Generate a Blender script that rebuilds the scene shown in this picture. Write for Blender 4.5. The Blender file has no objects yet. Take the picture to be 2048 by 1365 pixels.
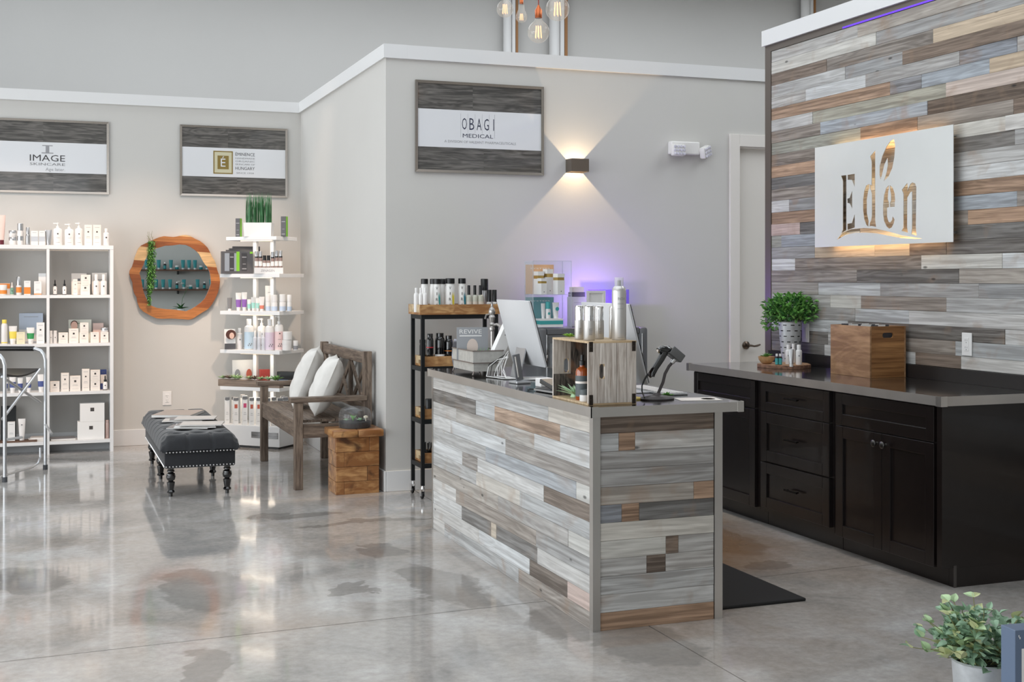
import bpy, bmesh, math, random
from mathutils import Matrix, Vector
random.seed(7)
S = bpy.context.scene
COL = S.collection
R = math.radians

# ------------------------------------------------------------------ camera
FPX, TH, YH, CH = 2490.0, R(20.5), 556.0, 1.40      # focal length (px of 2048), yaw, horizon row, eye height
cam_d = bpy.data.cameras.new('camera')
cam_d.sensor_width = 36.0
cam_d.lens = FPX * 36.0 / 2048.0
cam_d.shift_y = -(682.5 - YH) / 2048.0
cam_d.clip_start = 0.05
cam = bpy.data.objects.new('camera', cam_d)
COL.objects.link(cam)
cam.location = (0, 0, CH)
cam.rotation_euler = (R(90), 0, -TH)
S.camera = cam

# ------------------------------------------------------------------ world, daylight, exposure
W = bpy.data.worlds.new('daylight'); S.world = W; W.use_nodes = True
W.node_tree.nodes['Background'].inputs[0].default_value = (0.85, 0.93, 1.0, 1)
W.node_tree.nodes['Background'].inputs[1].default_value = 1.0
S.view_settings.view_transform = 'Standard'
S.view_settings.look = 'None'
S.view_settings.gamma = 1.0
S.view_settings.use_curve_mapping = False
S.view_settings.exposure = -0.15
S.cycles.use_denoising = True
S.cycles.sample_clamp_indirect = 6.0
S.cycles.transparent_max_bounces = 24
S.cycles.caustics_reflective = False
S.cycles.caustics_refractive = False

def light(name, kind, loc, rot, energy, color=(1, 1, 1), **kw):
    d = bpy.data.lights.new(name, kind); d.energy = energy; d.color = color
    for k, v in kw.items(): setattr(d, k, v)
    o = bpy.data.objects.new(name, d); COL.objects.link(o)
    o.location = loc; o.rotation_euler = rot
    return o

DAY = (0.93, 0.97, 1.0)
# daylight entering through the shopfront windows (left side wall and the wall behind the camera)
for yy in (1.2, 4.4, 7.6):
    light('window_daylight', 'AREA', (-4.42, yy, 1.75), (0, R(-90), 0), 118, DAY, shape='RECTANGLE', size=2.9, size_y=2.6)
for xx in (-3.0, -0.4):
    light('window_daylight', 'AREA', (xx, -1.42, 1.75), (R(90), 0, 0), 20, DAY, shape='RECTANGLE', size=2.2, size_y=2.9)
# added overhead fill lights: above the sales floor, the rear hall, the side aisle
light('overhead_fill', 'AREA', (0.6, 4.6, 5.1), (0, 0, 0), 110, DAY, shape='RECTANGLE', size=6.5, size_y=6.0)
light('overhead_fill', 'AREA', (4.6, 11.4, 5.1), (0, 0, 0), 310, DAY, shape='RECTANGLE', size=14.0, size_y=3.0)
light('overhead_fill', 'AREA', (7.0, 5.4, 5.1), (0, 0, 0), 110, DAY, shape='RECTANGLE', size=3.0, size_y=3.6)
# warm ceiling spots washing the retail wall
for xx in (-1.2, -0.2, 0.75, 1.6):
    light('warm_spot', 'SPOT', (xx, 8.2, 4.9), (R(34), 0, 0), 480, (1.0, 0.74, 0.56), spot_size=R(25), spot_blend=0.9, shadow_soft_size=0.05)
# added warm fill spot over the staff aisle between desk and counter
light('warm_spot', 'SPOT', (3.15, 5.5, 5.0), (0, 0, 0), 150, (1.0, 0.80, 0.60), spot_size=R(36), spot_blend=0.9, shadow_soft_size=0.06)

# ------------------------------------------------------------------ helpers
def lin(c):
    return tuple((v / 255 / 12.92) if v / 255 <= 0.04045 else ((v / 255 + 0.055) / 1.055) ** 2.4 for v in c[:3])

def ray(x, y):
    u, v = (x - 1024) / FPX, (YH - y) / FPX
    return Vector((math.sin(TH) + u * math.cos(TH), math.cos(TH) - u * math.sin(TH), v))
def at(x, y, X=None, Y=None, Z=None):
    """point of the place seen at photo pixel x, y on a plane of the room"""
    d = ray(x, y)
    t = X / d.x if X is not None else Y / d.y if Y is not None else (Z - CH) / d.z
    return Vector((0, 0, CH)) + d * t

MATS = {}
def mat(name, rgb=(200, 200, 200), rough=0.5, metal=0.0, emit=None, es=0.0, spec=0.5, coat=0.0, trans=0.0, alpha=1.0, noise=0.0, nscale=8.0, bump=0.0, bscale=60.0):
    if name in MATS: return MATS[name]
    m = bpy.data.materials.new(name); m.use_nodes = True
    nt = m.node_tree; b = nt.nodes['Principled BSDF']
    c = lin(rgb) + (1,)
    b.inputs['Base Color'].default_value = c
    b.inputs['Roughness'].default_value = rough
    b.inputs['Metallic'].default_value = metal
    b.inputs['Specular IOR Level'].default_value = spec
    b.inputs['Coat Weight'].default_value = coat
    b.inputs['Transmission Weight'].default_value = trans
    b.inputs['Alpha'].default_value = alpha
    if emit:
        b.inputs['Emission Color'].default_value = lin(emit) + (1,)
        b.inputs['Emission Strength'].default_value = es
    if noise or bump:
        tc = nt.nodes.new('ShaderNodeTexCoord')
        if noise:
            n = nt.nodes.new('ShaderNodeTexNoise'); n.inputs['Scale'].default_value = nscale; n.inputs['Detail'].default_value = 5
            nt.links.new(tc.outputs['Object'], n.inputs['Vector'])
            mr = nt.nodes.new('ShaderNodeMapRange'); mr.inputs[1].default_value = 0.3; mr.inputs[2].default_value = 0.7
            mr.inputs[3].default_value = 1 - noise; mr.inputs[4].default_value = 1 + noise
            nt.links.new(n.outputs['Fac'], mr.inputs[0])
            hs = nt.nodes.new('ShaderNodeHueSaturation'); hs.inputs['Color'].default_value = c
            nt.links.new(mr.outputs[0], hs.inputs['Value']); nt.links.new(hs.outputs[0], b.inputs['Base Color'])
        if bump:
            n2 = nt.nodes.new('ShaderNodeTexNoise'); n2.inputs['Scale'].default_value = bscale; n2.inputs['Detail'].default_value = 3
            nt.links.new(tc.outputs['Object'], n2.inputs['Vector'])
            bp = nt.nodes.new('ShaderNodeBump'); bp.inputs['Strength'].default_value = bump; bp.inputs['Distance'].default_value = 0.004
            nt.links.new(n2.outputs['Fac'], bp.inputs['Height']); nt.links.new(bp.outputs[0], b.inputs['Normal'])
    MATS[name] = m
    return m

def wood(name, c1, c2, sc=(3, 40, 40), rough=0.5, rings=0.0, c3=None, bump=0.15, objcol=False, knots=False, coat=0.0, ringf=46.0, dist=0.25, c3f=0.75):
    """grained timber: streak noise along local X (sc), optional cathedral rings, optional object colour"""
    if name in MATS: return MATS[name]
    m = bpy.data.materials.new(name); m.use_nodes = True
    nt = m.node_tree; N = nt.nodes; L = nt.links; b = N['Principled BSDF']
    b.inputs['Roughness'].default_value = rough; b.inputs['Coat Weight'].default_value = coat
    tc = N.new('ShaderNodeTexCoord'); oi = N.new('ShaderNodeObjectInfo')
    off = N.new('ShaderNodeVectorMath'); off.operation = 'SCALE'; off.inputs['Scale'].default_value = 17.3
    cmb = N.new('ShaderNodeCombineXYZ')
    for k in range(3): L.new(oi.outputs['Random'], cmb.inputs[k])
    L.new(cmb.outputs[0], off.inputs[0])
    add = N.new('ShaderNodeVectorMath'); add.operation = 'ADD'
    L.new(tc.outputs['Object'], add.inputs[0]); L.new(off.outputs[0], add.inputs[1])
    mp = N.new('ShaderNodeMapping'); mp.inputs['Scale'].default_value = sc; L.new(add.outputs[0], mp.inputs[0])
    n1 = N.new('ShaderNodeTexNoise'); n1.inputs['Scale'].default_value = 1.0; n1.inputs['Detail'].default_value = 8; n1.inputs['Roughness'].default_value = 0.65
    n1.inputs['Distortion'].default_value = dist
    L.new(mp.outputs[0], n1.inputs['Vector'])
    # broad figure
    mp2 = N.new('ShaderNodeMapping'); mp2.inputs['Scale'].default_value = tuple(v * 0.22 if v > 20 else v * 0.7 for v in sc); L.new(add.outputs[0], mp2.inputs[0])
    n2 = N.new('ShaderNodeTexNoise'); n2.inputs['Scale'].default_value = 1.0; n2.inputs['Detail'].default_value = 3; n2.inputs['Distortion'].default_value = dist * 2
    L.new(mp2.outputs[0], n2.inputs['Vector'])
    # rings : sine of the broad figure
    mu = N.new('ShaderNodeMath'); mu.operation = 'MULTIPLY'; mu.inputs[1].default_value = ringf; L.new(n2.outputs['Fac'], mu.inputs[0])
    si = N.new('ShaderNodeMath'); si.operation = 'SINE'; L.new(mu.outputs[0], si.inputs[0])
    rg = N.new('ShaderNodeMapRange'); rg.inputs[1].default_value = -1; rg.inputs[2].default_value = 1; rg.inputs[3].default_value = 0; rg.inputs[4].default_value = rings
    L.new(si.outputs[0], rg.inputs[0])
    sm = N.new('ShaderNodeMath'); sm.operation = 'SUBTRACT'
    st = N.new('ShaderNodeMapRange'); st.inputs[1].default_value = 0.34; st.inputs[2].default_value = 0.66; L.new(n1.outputs['Fac'], st.inputs[0])
    L.new(st.outputs[0], sm.inputs[0]); L.new(rg.outputs[0], sm.inputs[1])
    cl = N.new('ShaderNodeClamp'); L.new(sm.outputs[0], cl.inputs[0])
    mx = N.new('ShaderNodeMix'); mx.data_type = 'RGBA'
    L.new(cl.outputs[0], mx.inputs[0])
    if objcol:
        dk = N.new('ShaderNodeMix'); dk.data_type = 'RGBA'; dk.blend_type = 'MULTIPLY'; dk.inputs[0].default_value = 1.0
        L.new(oi.outputs['Color'], dk.inputs[6]); dk.inputs[7].default_value = (0.38, 0.35, 0.33, 1)
        sft = N.new('ShaderNodeMix'); sft.data_type = 'RGBA'
        L.new(oi.outputs['Alpha'], sft.inputs[0]); L.new(oi.outputs['Color'], sft.inputs[6]); L.new(dk.outputs[2], sft.inputs[7])
        lt = N.new('ShaderNodeMix'); lt.data_type = 'RGBA'; lt.blend_type = 'MULTIPLY'; lt.inputs[0].default_value = 1.0
        L.new(oi.outputs['Color'], lt.inputs[6]); lt.inputs[7].default_value = (1.18, 1.18, 1.18, 1)
        L.new(sft.outputs[2], mx.inputs[6]); L.new(lt.outputs[2], mx.inputs[7])
    else:
        mx.inputs[6].default_value = lin(c1) + (1,); mx.inputs[7].default_value = lin(c2) + (1,)
    last = mx.outputs[2]
    if c3:
        n3 = N.new('ShaderNodeTexNoise'); n3.inputs['Scale'].default_value = 7.0 if not objcol else 4.5; n3.inputs['Detail'].default_value = 4; n3.inputs['Distortion'].default_value = 0.8
        L.new(add.outputs[0], n3.inputs['Vector'])
        r3 = N.new('ShaderNodeMapRange'); r3.inputs[1].default_value = 0.56; r3.inputs[2].default_value = 0.72; L.new(n3.outputs['Fac'], r3.inputs[0])
        r3.inputs[4].default_value = c3f
        m3 = N.new('ShaderNodeMix'); m3.data_type = 'RGBA'; L.new(r3.outputs[0], m3.inputs[0]); L.new(last, m3.inputs[6]); m3.inputs[7].default_value = lin(c3) + (1,)
        last = m3.outputs[2]
    if knots:
        vo = N.new('ShaderNodeTexVoronoi'); vo.inputs['Scale'].default_value = 5.5
        mk = N.new('ShaderNodeMapping'); mk.inputs['Scale'].default_value = (0.6, 1.6, 0.4); L.new(add.outputs[0], mk.inputs[0]); L.new(mk.outputs[0], vo.inputs['Vector'])
        rk = N.new('ShaderNodeMapRange'); rk.inputs[1].default_value = 0.035; rk.inputs[2].default_value = 0.075; rk.inputs[3].default_value = 0.3; rk.inputs[4].default_value = 1.0
        L.new(vo.outputs['Distance'], rk.inputs[0])
        mkx = N.new('ShaderNodeMix'); mkx.data_type = 'RGBA'; mkx.blend_type = 'MULTIPLY'; mkx.inputs[0].default_value = 1.0
        L.new(last, mkx.inputs[6]); L.new(rk.outputs[0], mkx.inputs[7]); last = mkx.outputs[2]
    L.new(last, b.inputs['Base Color'])
    bp = N.new('ShaderNodeBump'); bp.inputs['Strength'].default_value = bump; bp.inputs['Distance'].default_value = 0.003
    L.new(n1.outputs['Fac'], bp.inputs['Height']); L.new(bp.outputs[0], b.inputs['Normal'])
    MATS[name] = m
    return m

def thin(name, rgb=(250, 252, 253), veil=0.03, ior=1.45):
    """thin clear sheet: see-through with Fresnel reflection and a faint veil"""
    if name in MATS: return MATS[name]
    m = bpy.data.materials.new(name); m.use_nodes = True; nt = m.node_tree; N = nt.nodes; L = nt.links
    N.remove(N['Principled BSDF']); out = N['Material Output']
    tr = N.new('ShaderNodeBsdfTransparent'); tr.inputs[0].default_value = lin(rgb) + (1,)
    gl = N.new('ShaderNodeBsdfGlossy'); gl.inputs['Roughness'].default_value = 0.02
    df = N.new('ShaderNodeBsdfDiffuse'); df.inputs[0].default_value = lin(rgb) + (1,)
    lw = N.new('ShaderNodeLayerWeight'); pw = N.new('ShaderNodeMath'); pw.operation = 'POWER'; pw.inputs[1].default_value = 4.0; L.new(lw.outputs['Facing'], pw.inputs[0])
    r0 = ((ior - 1) / (ior + 1)) ** 2
    fr = N.new('ShaderNodeMapRange'); fr.inputs[3].default_value = r0; fr.inputs[4].default_value = min(1.0, r0 * 12); L.new(pw.outputs[0], fr.inputs[0])
    a = N.new('ShaderNodeMixShader'); b = N.new('ShaderNodeMixShader'); b.inputs[0].default_value = veil
    L.new(fr.outputs[0], a.inputs[0]); L.new(tr.outputs[0], a.inputs[1]); L.new(gl.outputs[0], a.inputs[2])
    L.new(a.outputs[0], b.inputs[1]); L.new(df.outputs[0], b.inputs[2]); L.new(b.outputs[0], out.inputs[0])
    MATS[name] = m
    return m

class MB:
    """mesh builder: collects shapes, build() links ONE mesh object"""
    def __init__(s): s.v, s.f = [], []
    def add(s, vs, fs, M=None):
        n = len(s.v)
        s.v += [tuple(M @ Vector(p)) if M else tuple(p) for p in vs]
        s.f += [tuple(i + n for i in f) for f in fs]
        return s
    def box(s, x0, x1, y0, y1, z0, z1, M=None, b=0.0):
        if b <= 0:
            return s.add([(x, y, z) for z in (z0, z1) for y in (y0, y1) for x in (x0, x1)],
                         [(0, 2, 3, 1), (4, 5, 7, 6), (0, 1, 5, 4), (2, 6, 7, 3), (0, 4, 6, 2), (1, 3, 7, 5)], M)
        bm = bmesh.new(); bmesh.ops.create_cube(bm, size=1)
        for v in bm.verts: v.co = ((x0 + x1) / 2 + v.co.x * (x1 - x0), (y0 + y1) / 2 + v.co.y * (y1 - y0), (z0 + z1) / 2 + v.co.z * (z1 - z0))
        bmesh.ops.bevel(bm, geom=bm.edges[:], offset=b, segments=2, affect='EDGES', profile=0.5)
        bm.verts.index_update()
        s.add([v.co[:] for v in bm.verts], [[v.index for v in f.verts] for f in bm.faces], M); bm.free()
        return s
    def lathe(s, prof, n=16, M=None, sx=1.0, sy=1.0):
        vs, fs, rings = [], [], []
        for r, z in prof:
            if r < 1e-6: rings.append([len(vs)] * n); vs.append((0, 0, z)); continue
            rings.append([len(vs) + k for k in range(n)])
            for k in range(n):
                a = 2 * math.pi * k / n
                vs.append((r * math.cos(a) * sx, r * math.sin(a) * sy, z))
        for A, B in zip(rings, rings[1:]):
            for k in range(n):
                q = []
                for i in (A[k], A[(k + 1) % n], B[(k + 1) % n], B[k]):
                    if i not in q: q.append(i)
                if len(q) > 2: fs.append(tuple(q))
        if prof[0][0] > 1e-6 and prof[0] != prof[-1]: fs.append(tuple(rings[0][::-1]))
        if prof[-1][0] > 1e-6 and not (prof[0][0] < 1e-6 and prof[0][1] == prof[-1][1]): fs.append(tuple(rings[-1]))
        return s.add(vs, fs, M)
    def tube(s, pts, r, n=8, caps=True, M=None):
        pts = [Vector(p) for p in pts]; rs = r if isinstance(r, (list, tuple)) else [r] * len(pts)
        vs, fs = [], []; t0 = (pts[1] - pts[0]).normalized()
        up = Vector((0, 0, 1)) if abs(t0.z) < 0.9 else Vector((1, 0, 0))
        nrm = t0.cross(up).normalized()
        for i, p in enumerate(pts):
            a = pts[max(i - 1, 0)]; c = pts[min(i + 1, len(pts) - 1)]; t = (c - a).normalized()
            nrm = (nrm - t * nrm.dot(t)).normalized(); bn = t.cross(nrm)
            for k in range(n):
                an = 2 * math.pi * k / n
                vs.append(p + nrm * (rs[i] * math.cos(an)) + bn * (rs[i] * math.sin(an)))
        for i in range(len(pts) - 1):
            for k in range(n):
                k2 = (k + 1) % n
                fs.append((i * n + k, i * n + k2, (i + 1) * n + k2, (i + 1) * n + k))
        if caps:
            fs.append(tuple(range(n - 1, -1, -1))); fs.append(tuple((len(pts) - 1) * n + k for k in range(n)))
        return s.add(vs, fs, M)
    def prism(s, poly, z0, z1, M=None):
        n = len(poly)
        return s.add([(x, y, z0) for x, y in poly] + [(x, y, z1) for x, y in poly],
                     [tuple(range(n - 1, -1, -1)), tuple(range(n, 2 * n))] + [(i, (i + 1) % n, n + (i + 1) % n, n + i) for i in range(n)], M)
    def bar(s, a, c, w, h, up=(0, 0, 1)):
        """rectangular bar from a to c"""
        a, c = Vector(a), Vector(c); d = c - a; l = d.length; d.normalize(); up = Vector(up)
        sd = d.cross(up).normalized(); u2 = sd.cross(d)
        M = Matrix.Translation(a) @ Matrix((d, sd, u2)).transposed().to_4x4()
        return s.box(0, l, -w / 2, w / 2, -h / 2, h / 2, M)
    def mesh(s, name, smooth=False, angle=40):
        me = bpy.data.meshes.new(name); me.from_pydata(s.v, [], s.f)
        if smooth:
            bm = bmesh.new(); bm.from_mesh(me)
            bmesh.ops.recalc_face_normals(bm, faces=bm.faces[:])
            for f in bm.faces: f.smooth = True
            for e in bm.edges:
                if len(e.link_faces) == 2 and e.calc_face_angle(0) > R(angle): e.smooth = False
            bm.to_mesh(me); bm.free()
        else:
            bm = bmesh.new(); bm.from_mesh(me); bmesh.ops.recalc_face_normals(bm, faces=bm.faces[:]); bm.to_mesh(me); bm.free()
        return me
    def build(s, name, m, parent=None, smooth=False, label=None, kind=None, angle=40):
        me = s.mesh(name, smooth, angle)
        return link(name, me, m, parent, label, kind)

def link(name, me, m, parent=None, label=None, kind=None):
    o = bpy.data.objects.new(name, me); COL.objects.link(o)
    if m is not None and not me.materials: me.materials.append(m)
    if parent is not None: o.parent = parent
    if label: o['label'] = label
    if kind: o['kind'] = kind
    return o

def tag(o, label, cat, group=None):
    o['label'] = label; o['category'] = cat
    if group: o['group'] = group
    return o
def thing(name, label, cat, loc=(0, 0, 0), rz=0.0, group=None):
    o = bpy.data.objects.new(name, None); COL.objects.link(o); o.empty_display_size = 0.05
    o.location = loc; o.rotation_euler = (0, 0, rz)
    return tag(o, label, cat, group)
def struct(o):
    o['kind'] = 'structure'; return o
def dup(root, loc=None, rz=None, label=None, group=None):
    c = root.copy(); COL.objects.link(c)
    if loc is not None: c.location = loc
    if rz is not None: c.rotation_euler = (0, 0, rz)
    if label: c['label'] = label
    if group: c['group'] = group
    for ch in list(root.children):
        d = ch.copy(); COL.objects.link(d); d.parent = c
        for g in list(ch.children):
            e = g.copy(); COL.objects.link(e); e.parent = d
    return c

_tc = {}
def textmesh(body, bold=0.0):
    key = (body, bold)
    if key not in _tc:
        cu = bpy.data.curves.new('lettering', 'FONT'); cu.body = body; cu.size = 1.0
        cu.align_x = 'CENTER'; cu.align_y = 'CENTER'; cu.resolution_u = 2; cu.offset = bold
        o = bpy.data.objects.new('lettering', cu); COL.objects.link(o)
        dg = bpy.context.evaluated_depsgraph_get()
        me = bpy.data.meshes.new_from_object(o.evaluated_get(dg))
        bpy.data.objects.remove(o); _tc[key] = me
    return _tc[key]
def text(body, h, m, parent, loc, rot=(R(90), 0, 0), width=None, bold=0.0, label=None):
    """flat lettering; h = capital height, width = full width (stretches)"""
    me = textmesh(body, bold).copy(); me.materials.clear(); me.materials.append(m)
    xs = [v.co.x for v in me.vertices]; ys = [v.co.y for v in me.vertices]
    sy = h / max(max(ys) - min(ys), 1e-4); sx = sy if width is None else width / max(max(xs) - min(xs), 1e-4)
    cx, cy = (max(xs) + min(xs)) / 2, (max(ys) + min(ys)) / 2
    for v in me.vertices: v.co = ((v.co.x - cx) * sx, (v.co.y - cy) * sy, 0)
    o = link('lettering', me, m, parent, label)
    o.location = loc; o.rotation_euler = rot
    return o
def prints(root, rects, m, y, name='print'):
    """flat printed marks on a -Y facing panel: rects of x0,x1,z0,z1"""
    if len(rects) <= 3:
        for x0, x1, z0, z1 in rects: o = MB().add([(x0, y, z0), (x1, y, z0), (x1, y, z1), (x0, y, z1)], [(0, 1, 2, 3)]).build(name, m, root)
        return o
    b = MB()
    for x0, x1, z0, z1 in rects: b.add([(x0, y, z0), (x1, y, z0), (x1, y, z1), (x0, y, z1)], [(0, 1, 2, 3)])
    return b.build(name, m, root)

# ------------------------------------------------------------------ common materials
M_WALL = mat('wall_paint', (201, 199, 195), 0.75, noise=0.02, nscale=1.2, bump=0.05, bscale=90)
M_UPPER = mat('upper_wall_paint', (197, 196, 194), 0.8, noise=0.03, nscale=0.6)
M_TRIM = mat('trim_white', (222, 222, 222), 0.45)
M_DOOR = mat('door_paint', (228, 223, 217), 0.45)
M_WHITE = mat('white_laminate', (232, 232, 232), 0.4)
M_PLAST = mat('white_plastic', (232, 230, 228), 0.35)
M_STEEL = mat('stainless_steel', (205, 202, 198), 0.36, 1.0, noise=0.06, nscale=3)
M_STEELTOP = mat('stainless_top', (120, 120, 120), 0.12, 1.0, noise=0.05, nscale=2)
M_CHROME = mat('chrome', (225, 225, 225), 0.08, 1.0)
M_ALU = mat('aluminium', (205, 207, 210), 0.36, 1.0)
M_SILVER = mat('silver_satin', (195, 195, 196), 0.3, 0.9)
M_BLACK = mat('black_plastic', (14, 14, 15), 0.35)
M_BLACKM = mat('black_metal', (38, 40, 42), 0.45, 0.6)
M_GLASS = mat('clear_glass', (255, 255, 255), 0.02, trans=1.0)
M_ACRYL = thin('clear_acrylic', (248, 250, 252), 0.08, 1.3)
M_GREY = mat('print_grey', (120, 120, 122), 0.6)
M_MARK = mat('print_dark', (70, 66, 64), 0.6)
M_CART = mat('carton_cream', (236, 228, 220), 0.55)
M_CARTW = mat('carton_white', (236, 235, 233), 0.5)
M_ORANGE = mat('print_orange', (232, 140, 60), 0.5)
M_TEAL = mat('print_teal', (70, 165, 165), 0.45)
M_GREEN = mat('print_green', (52, 150, 84), 0.5)
M_YEL = mat('print_yellow', (232, 212, 90), 0.5)
M_BLUE = mat('print_blue', (70, 84, 140), 0.5)
M_PURP = mat('print_purple', (140, 95, 175), 0.5)
M_PINK = mat('print_pink', (232, 205, 196), 0.5)
M_AMBER = mat('amber_glass', (150, 70, 20), 0.08, coat=0.5)
M_BLACKG = mat('black_gloss', (10, 10, 12), 0.08, coat=1.0)
M_ESP = mat('espresso_lacquer', (21, 15, 14), 0.3, coat=0.2, noise=0.25, nscale=5)
M_GALV = mat('galvanised_zinc', (204, 207, 210), 0.42, 0.4, noise=0.12, nscale=30)
M_LEAF = mat('leaf_green', (112, 166, 84), 0.45, noise=0.4, nscale=25)
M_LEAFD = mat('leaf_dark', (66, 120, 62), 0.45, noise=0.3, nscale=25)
M_LEAFP = mat('leaf_sage', (176, 202, 156), 0.5, noise=0.25, nscale=40)
M_LEAFM = mat('leaf_mint', (196, 226, 190), 0.5, noise=0.2, nscale=30)
M_BARN = wood('reclaimed_board', None, None, (1.5, 55, 55), 0.72, rings=0.32, ringf=60, dist=0.18, c3=(146, 118, 94), c3f=0.4, bump=0.35, objcol=True, knots=True)

# ================================================================== THE SETTING
YL, XS, YB, XP = 10.84, 2.08, 7.92, 4.37        # back-left wall, side wall, back wall, plank wall face
ZW = 2.93                                        # partition height

# ---- polished concrete floor: sub-base with four saw-cut slabs
def floor_material():
    m = bpy.data.materials.new('polished_concrete'); m.use_nodes = True
    nt = m.node_tree; N = nt.nodes; L = nt.links; b = N['Principled BSDF']
    geo = N.new('ShaderNodeNewGeometry')
    def noise(sc, det, dist=0.0, rough=0.55):
        n = N.new('ShaderNodeTexNoise'); n.inputs['Scale'].default_value = sc; n.inputs['Detail'].default_value = det
        n.inputs['Distortion'].default_value = dist; n.inputs['Roughness'].default_value = rough
        L.new(geo.outputs['Position'], n.inputs['Vector']); return n
    big = noise(0.55, 6, 0.4); mid = noise(2.3, 7, 0.6); fine = noise(26, 5, 0, 0.7)
    cr = N.new('ShaderNodeValToRGB'); e = cr.color_ramp.elements
    e[0].position = 0.32; e[0].color = lin((158, 155, 152)) + (1,)
    e[1].position = 0.68; e[1].color = lin((198, 196, 194)) + (1,)
    q = e.new(0.5); q.color = lin((180, 175, 170)) + (1,)
    L.new(mid.outputs['Fac'], cr.inputs[0])
    # tan tint in the slab
    mt = N.new('ShaderNodeMix'); mt.data_type = 'RGBA'
    r1 = N.new('ShaderNodeMapRange'); r1.inputs[1].default_value = 0.5; r1.inputs[2].default_value = 0.66; r1.inputs[4].default_value = 0.5
    L.new(big.outputs['Fac'], r1.inputs[0]); L.new(r1.outputs[0], mt.inputs[0]); L.new(cr.outputs[0], mt.inputs[6]); mt.inputs[7].default_value = lin((158, 136, 116)) + (1,)
    last = mt.outputs[2]
    # fine speckle
    r2 = N.new('ShaderNodeMapRange'); r2.inputs[1].default_value = 0.3; r2.inputs[2].default_value = 0.7; r2.inputs[3].default_value = 0.80; r2.inputs[4].default_value = 1.1
    L.new(fine.outputs['Fac'], r2.inputs[0])
    ms = N.new('ShaderNodeMix'); ms.data_type = 'RGBA'; ms.blend_type = 'MULTIPLY'; ms.inputs[0].default_value = 1
    L.new(last, ms.inputs[6]); L.new(r2.outputs[0], ms.inputs[7]); last = ms.outputs[2]
    # old stains with ragged outlines: centre x, y, half-length x, y
    rag = noise(3.2, 4, 0.5, 0.6)
    sub = N.new('ShaderNodeVectorMath'); sub.operation = 'SUBTRACT'; L.new(rag.outputs['Color'], sub.inputs[0]); sub.inputs[1].default_value = (0.5, 0.5, 0.5)
    rs = N.new('ShaderNodeVectorMath'); rs.operation = 'SCALE'; rs.inputs['Scale'].default_value = 0.42; L.new(sub.outputs[0], rs.inputs[0])
    wp = N.new('ShaderNodeVectorMath'); wp.operation = 'ADD'; L.new(geo.outputs['Position'], wp.inputs[0]); L.new(rs.outputs[0], wp.inputs[1])
    tot = None
    for cx, cy, hx, hy in STAINS:
        d = N.new('ShaderNodeVectorMath'); d.operation = 'SUBTRACT'; L.new(wp.outputs[0], d.inputs[0]); d.inputs[1].default_value = (cx, cy, 0)
        v = N.new('ShaderNodeVectorMath'); v.operation = 'MULTIPLY'; L.new(d.outputs[0], v.inputs[0]); v.inputs[1].default_value = (1 / hx, 1 / hy, 0)
        ln = N.new('ShaderNodeVectorMath'); ln.operation = 'LENGTH'; L.new(v.outputs[0], ln.inputs[0])
        mr = N.new('ShaderNodeMapRange'); mr.inputs[1].default_value = 0.9; mr.inputs[2].default_value = 1.04; mr.inputs[3].default_value = 0.5; mr.inputs[4].default_value = 0
        L.new(ln.outputs['Value'], mr.inputs[0])
        if tot is None: tot = mr.outputs[0]
        else:
            mxm = N.new('ShaderNodeMath'); mxm.operation = 'MAXIMUM'; L.new(tot, mxm.inputs[0]); L.new(mr.outputs[0], mxm.inputs[1]); tot = mxm.outputs[0]
    st = N.new('ShaderNodeMix'); st.data_type = 'RGBA'; L.new(tot, st.inputs[0]); L.new(last, st.inputs[6]); st.inputs[7].default_value = lin((104, 99, 94)) + (1,)
    # brown tint of the slab in the staff aisle, fading outward
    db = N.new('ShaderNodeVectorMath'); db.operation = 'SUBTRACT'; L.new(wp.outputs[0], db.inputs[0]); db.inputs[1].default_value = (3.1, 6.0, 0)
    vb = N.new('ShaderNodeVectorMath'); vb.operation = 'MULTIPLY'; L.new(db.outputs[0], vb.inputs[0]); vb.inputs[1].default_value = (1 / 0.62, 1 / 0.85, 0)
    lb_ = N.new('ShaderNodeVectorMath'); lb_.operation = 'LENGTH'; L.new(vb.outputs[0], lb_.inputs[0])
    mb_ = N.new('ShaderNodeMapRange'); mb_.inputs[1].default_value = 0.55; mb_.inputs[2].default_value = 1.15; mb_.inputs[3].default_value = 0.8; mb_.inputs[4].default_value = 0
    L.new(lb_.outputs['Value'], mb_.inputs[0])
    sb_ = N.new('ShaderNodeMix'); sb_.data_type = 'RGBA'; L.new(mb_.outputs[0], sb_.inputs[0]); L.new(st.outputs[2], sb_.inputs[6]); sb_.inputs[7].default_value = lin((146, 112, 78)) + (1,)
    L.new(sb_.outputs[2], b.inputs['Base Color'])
    rr = N.new('ShaderNodeMapRange'); rr.inputs[1].default_value = 0.3; rr.inputs[2].default_value = 0.7; rr.inputs[3].default_value = 0.05; rr.inputs[4].default_value = 0.14
    L.new(mid.outputs['Fac'], rr.inputs[0]); L.new(rr.outputs[0], b.inputs['Roughness'])
    b.inputs['Specular IOR Level'].default_value = 0.5
    b.inputs['Coat Weight'].default_value = 0.2; b.inputs['Coat Roughness'].default_value = 0.05
    bp = N.new('ShaderNodeBump'); bp.inputs['Strength'].default_value = 0.03; bp.inputs['Distance'].default_value = 0.002
    L.new(fine.outputs['Fac'], bp.inputs['Height']); L.new(bp.outputs[0], b.inputs['Normal'])
    return m
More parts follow.
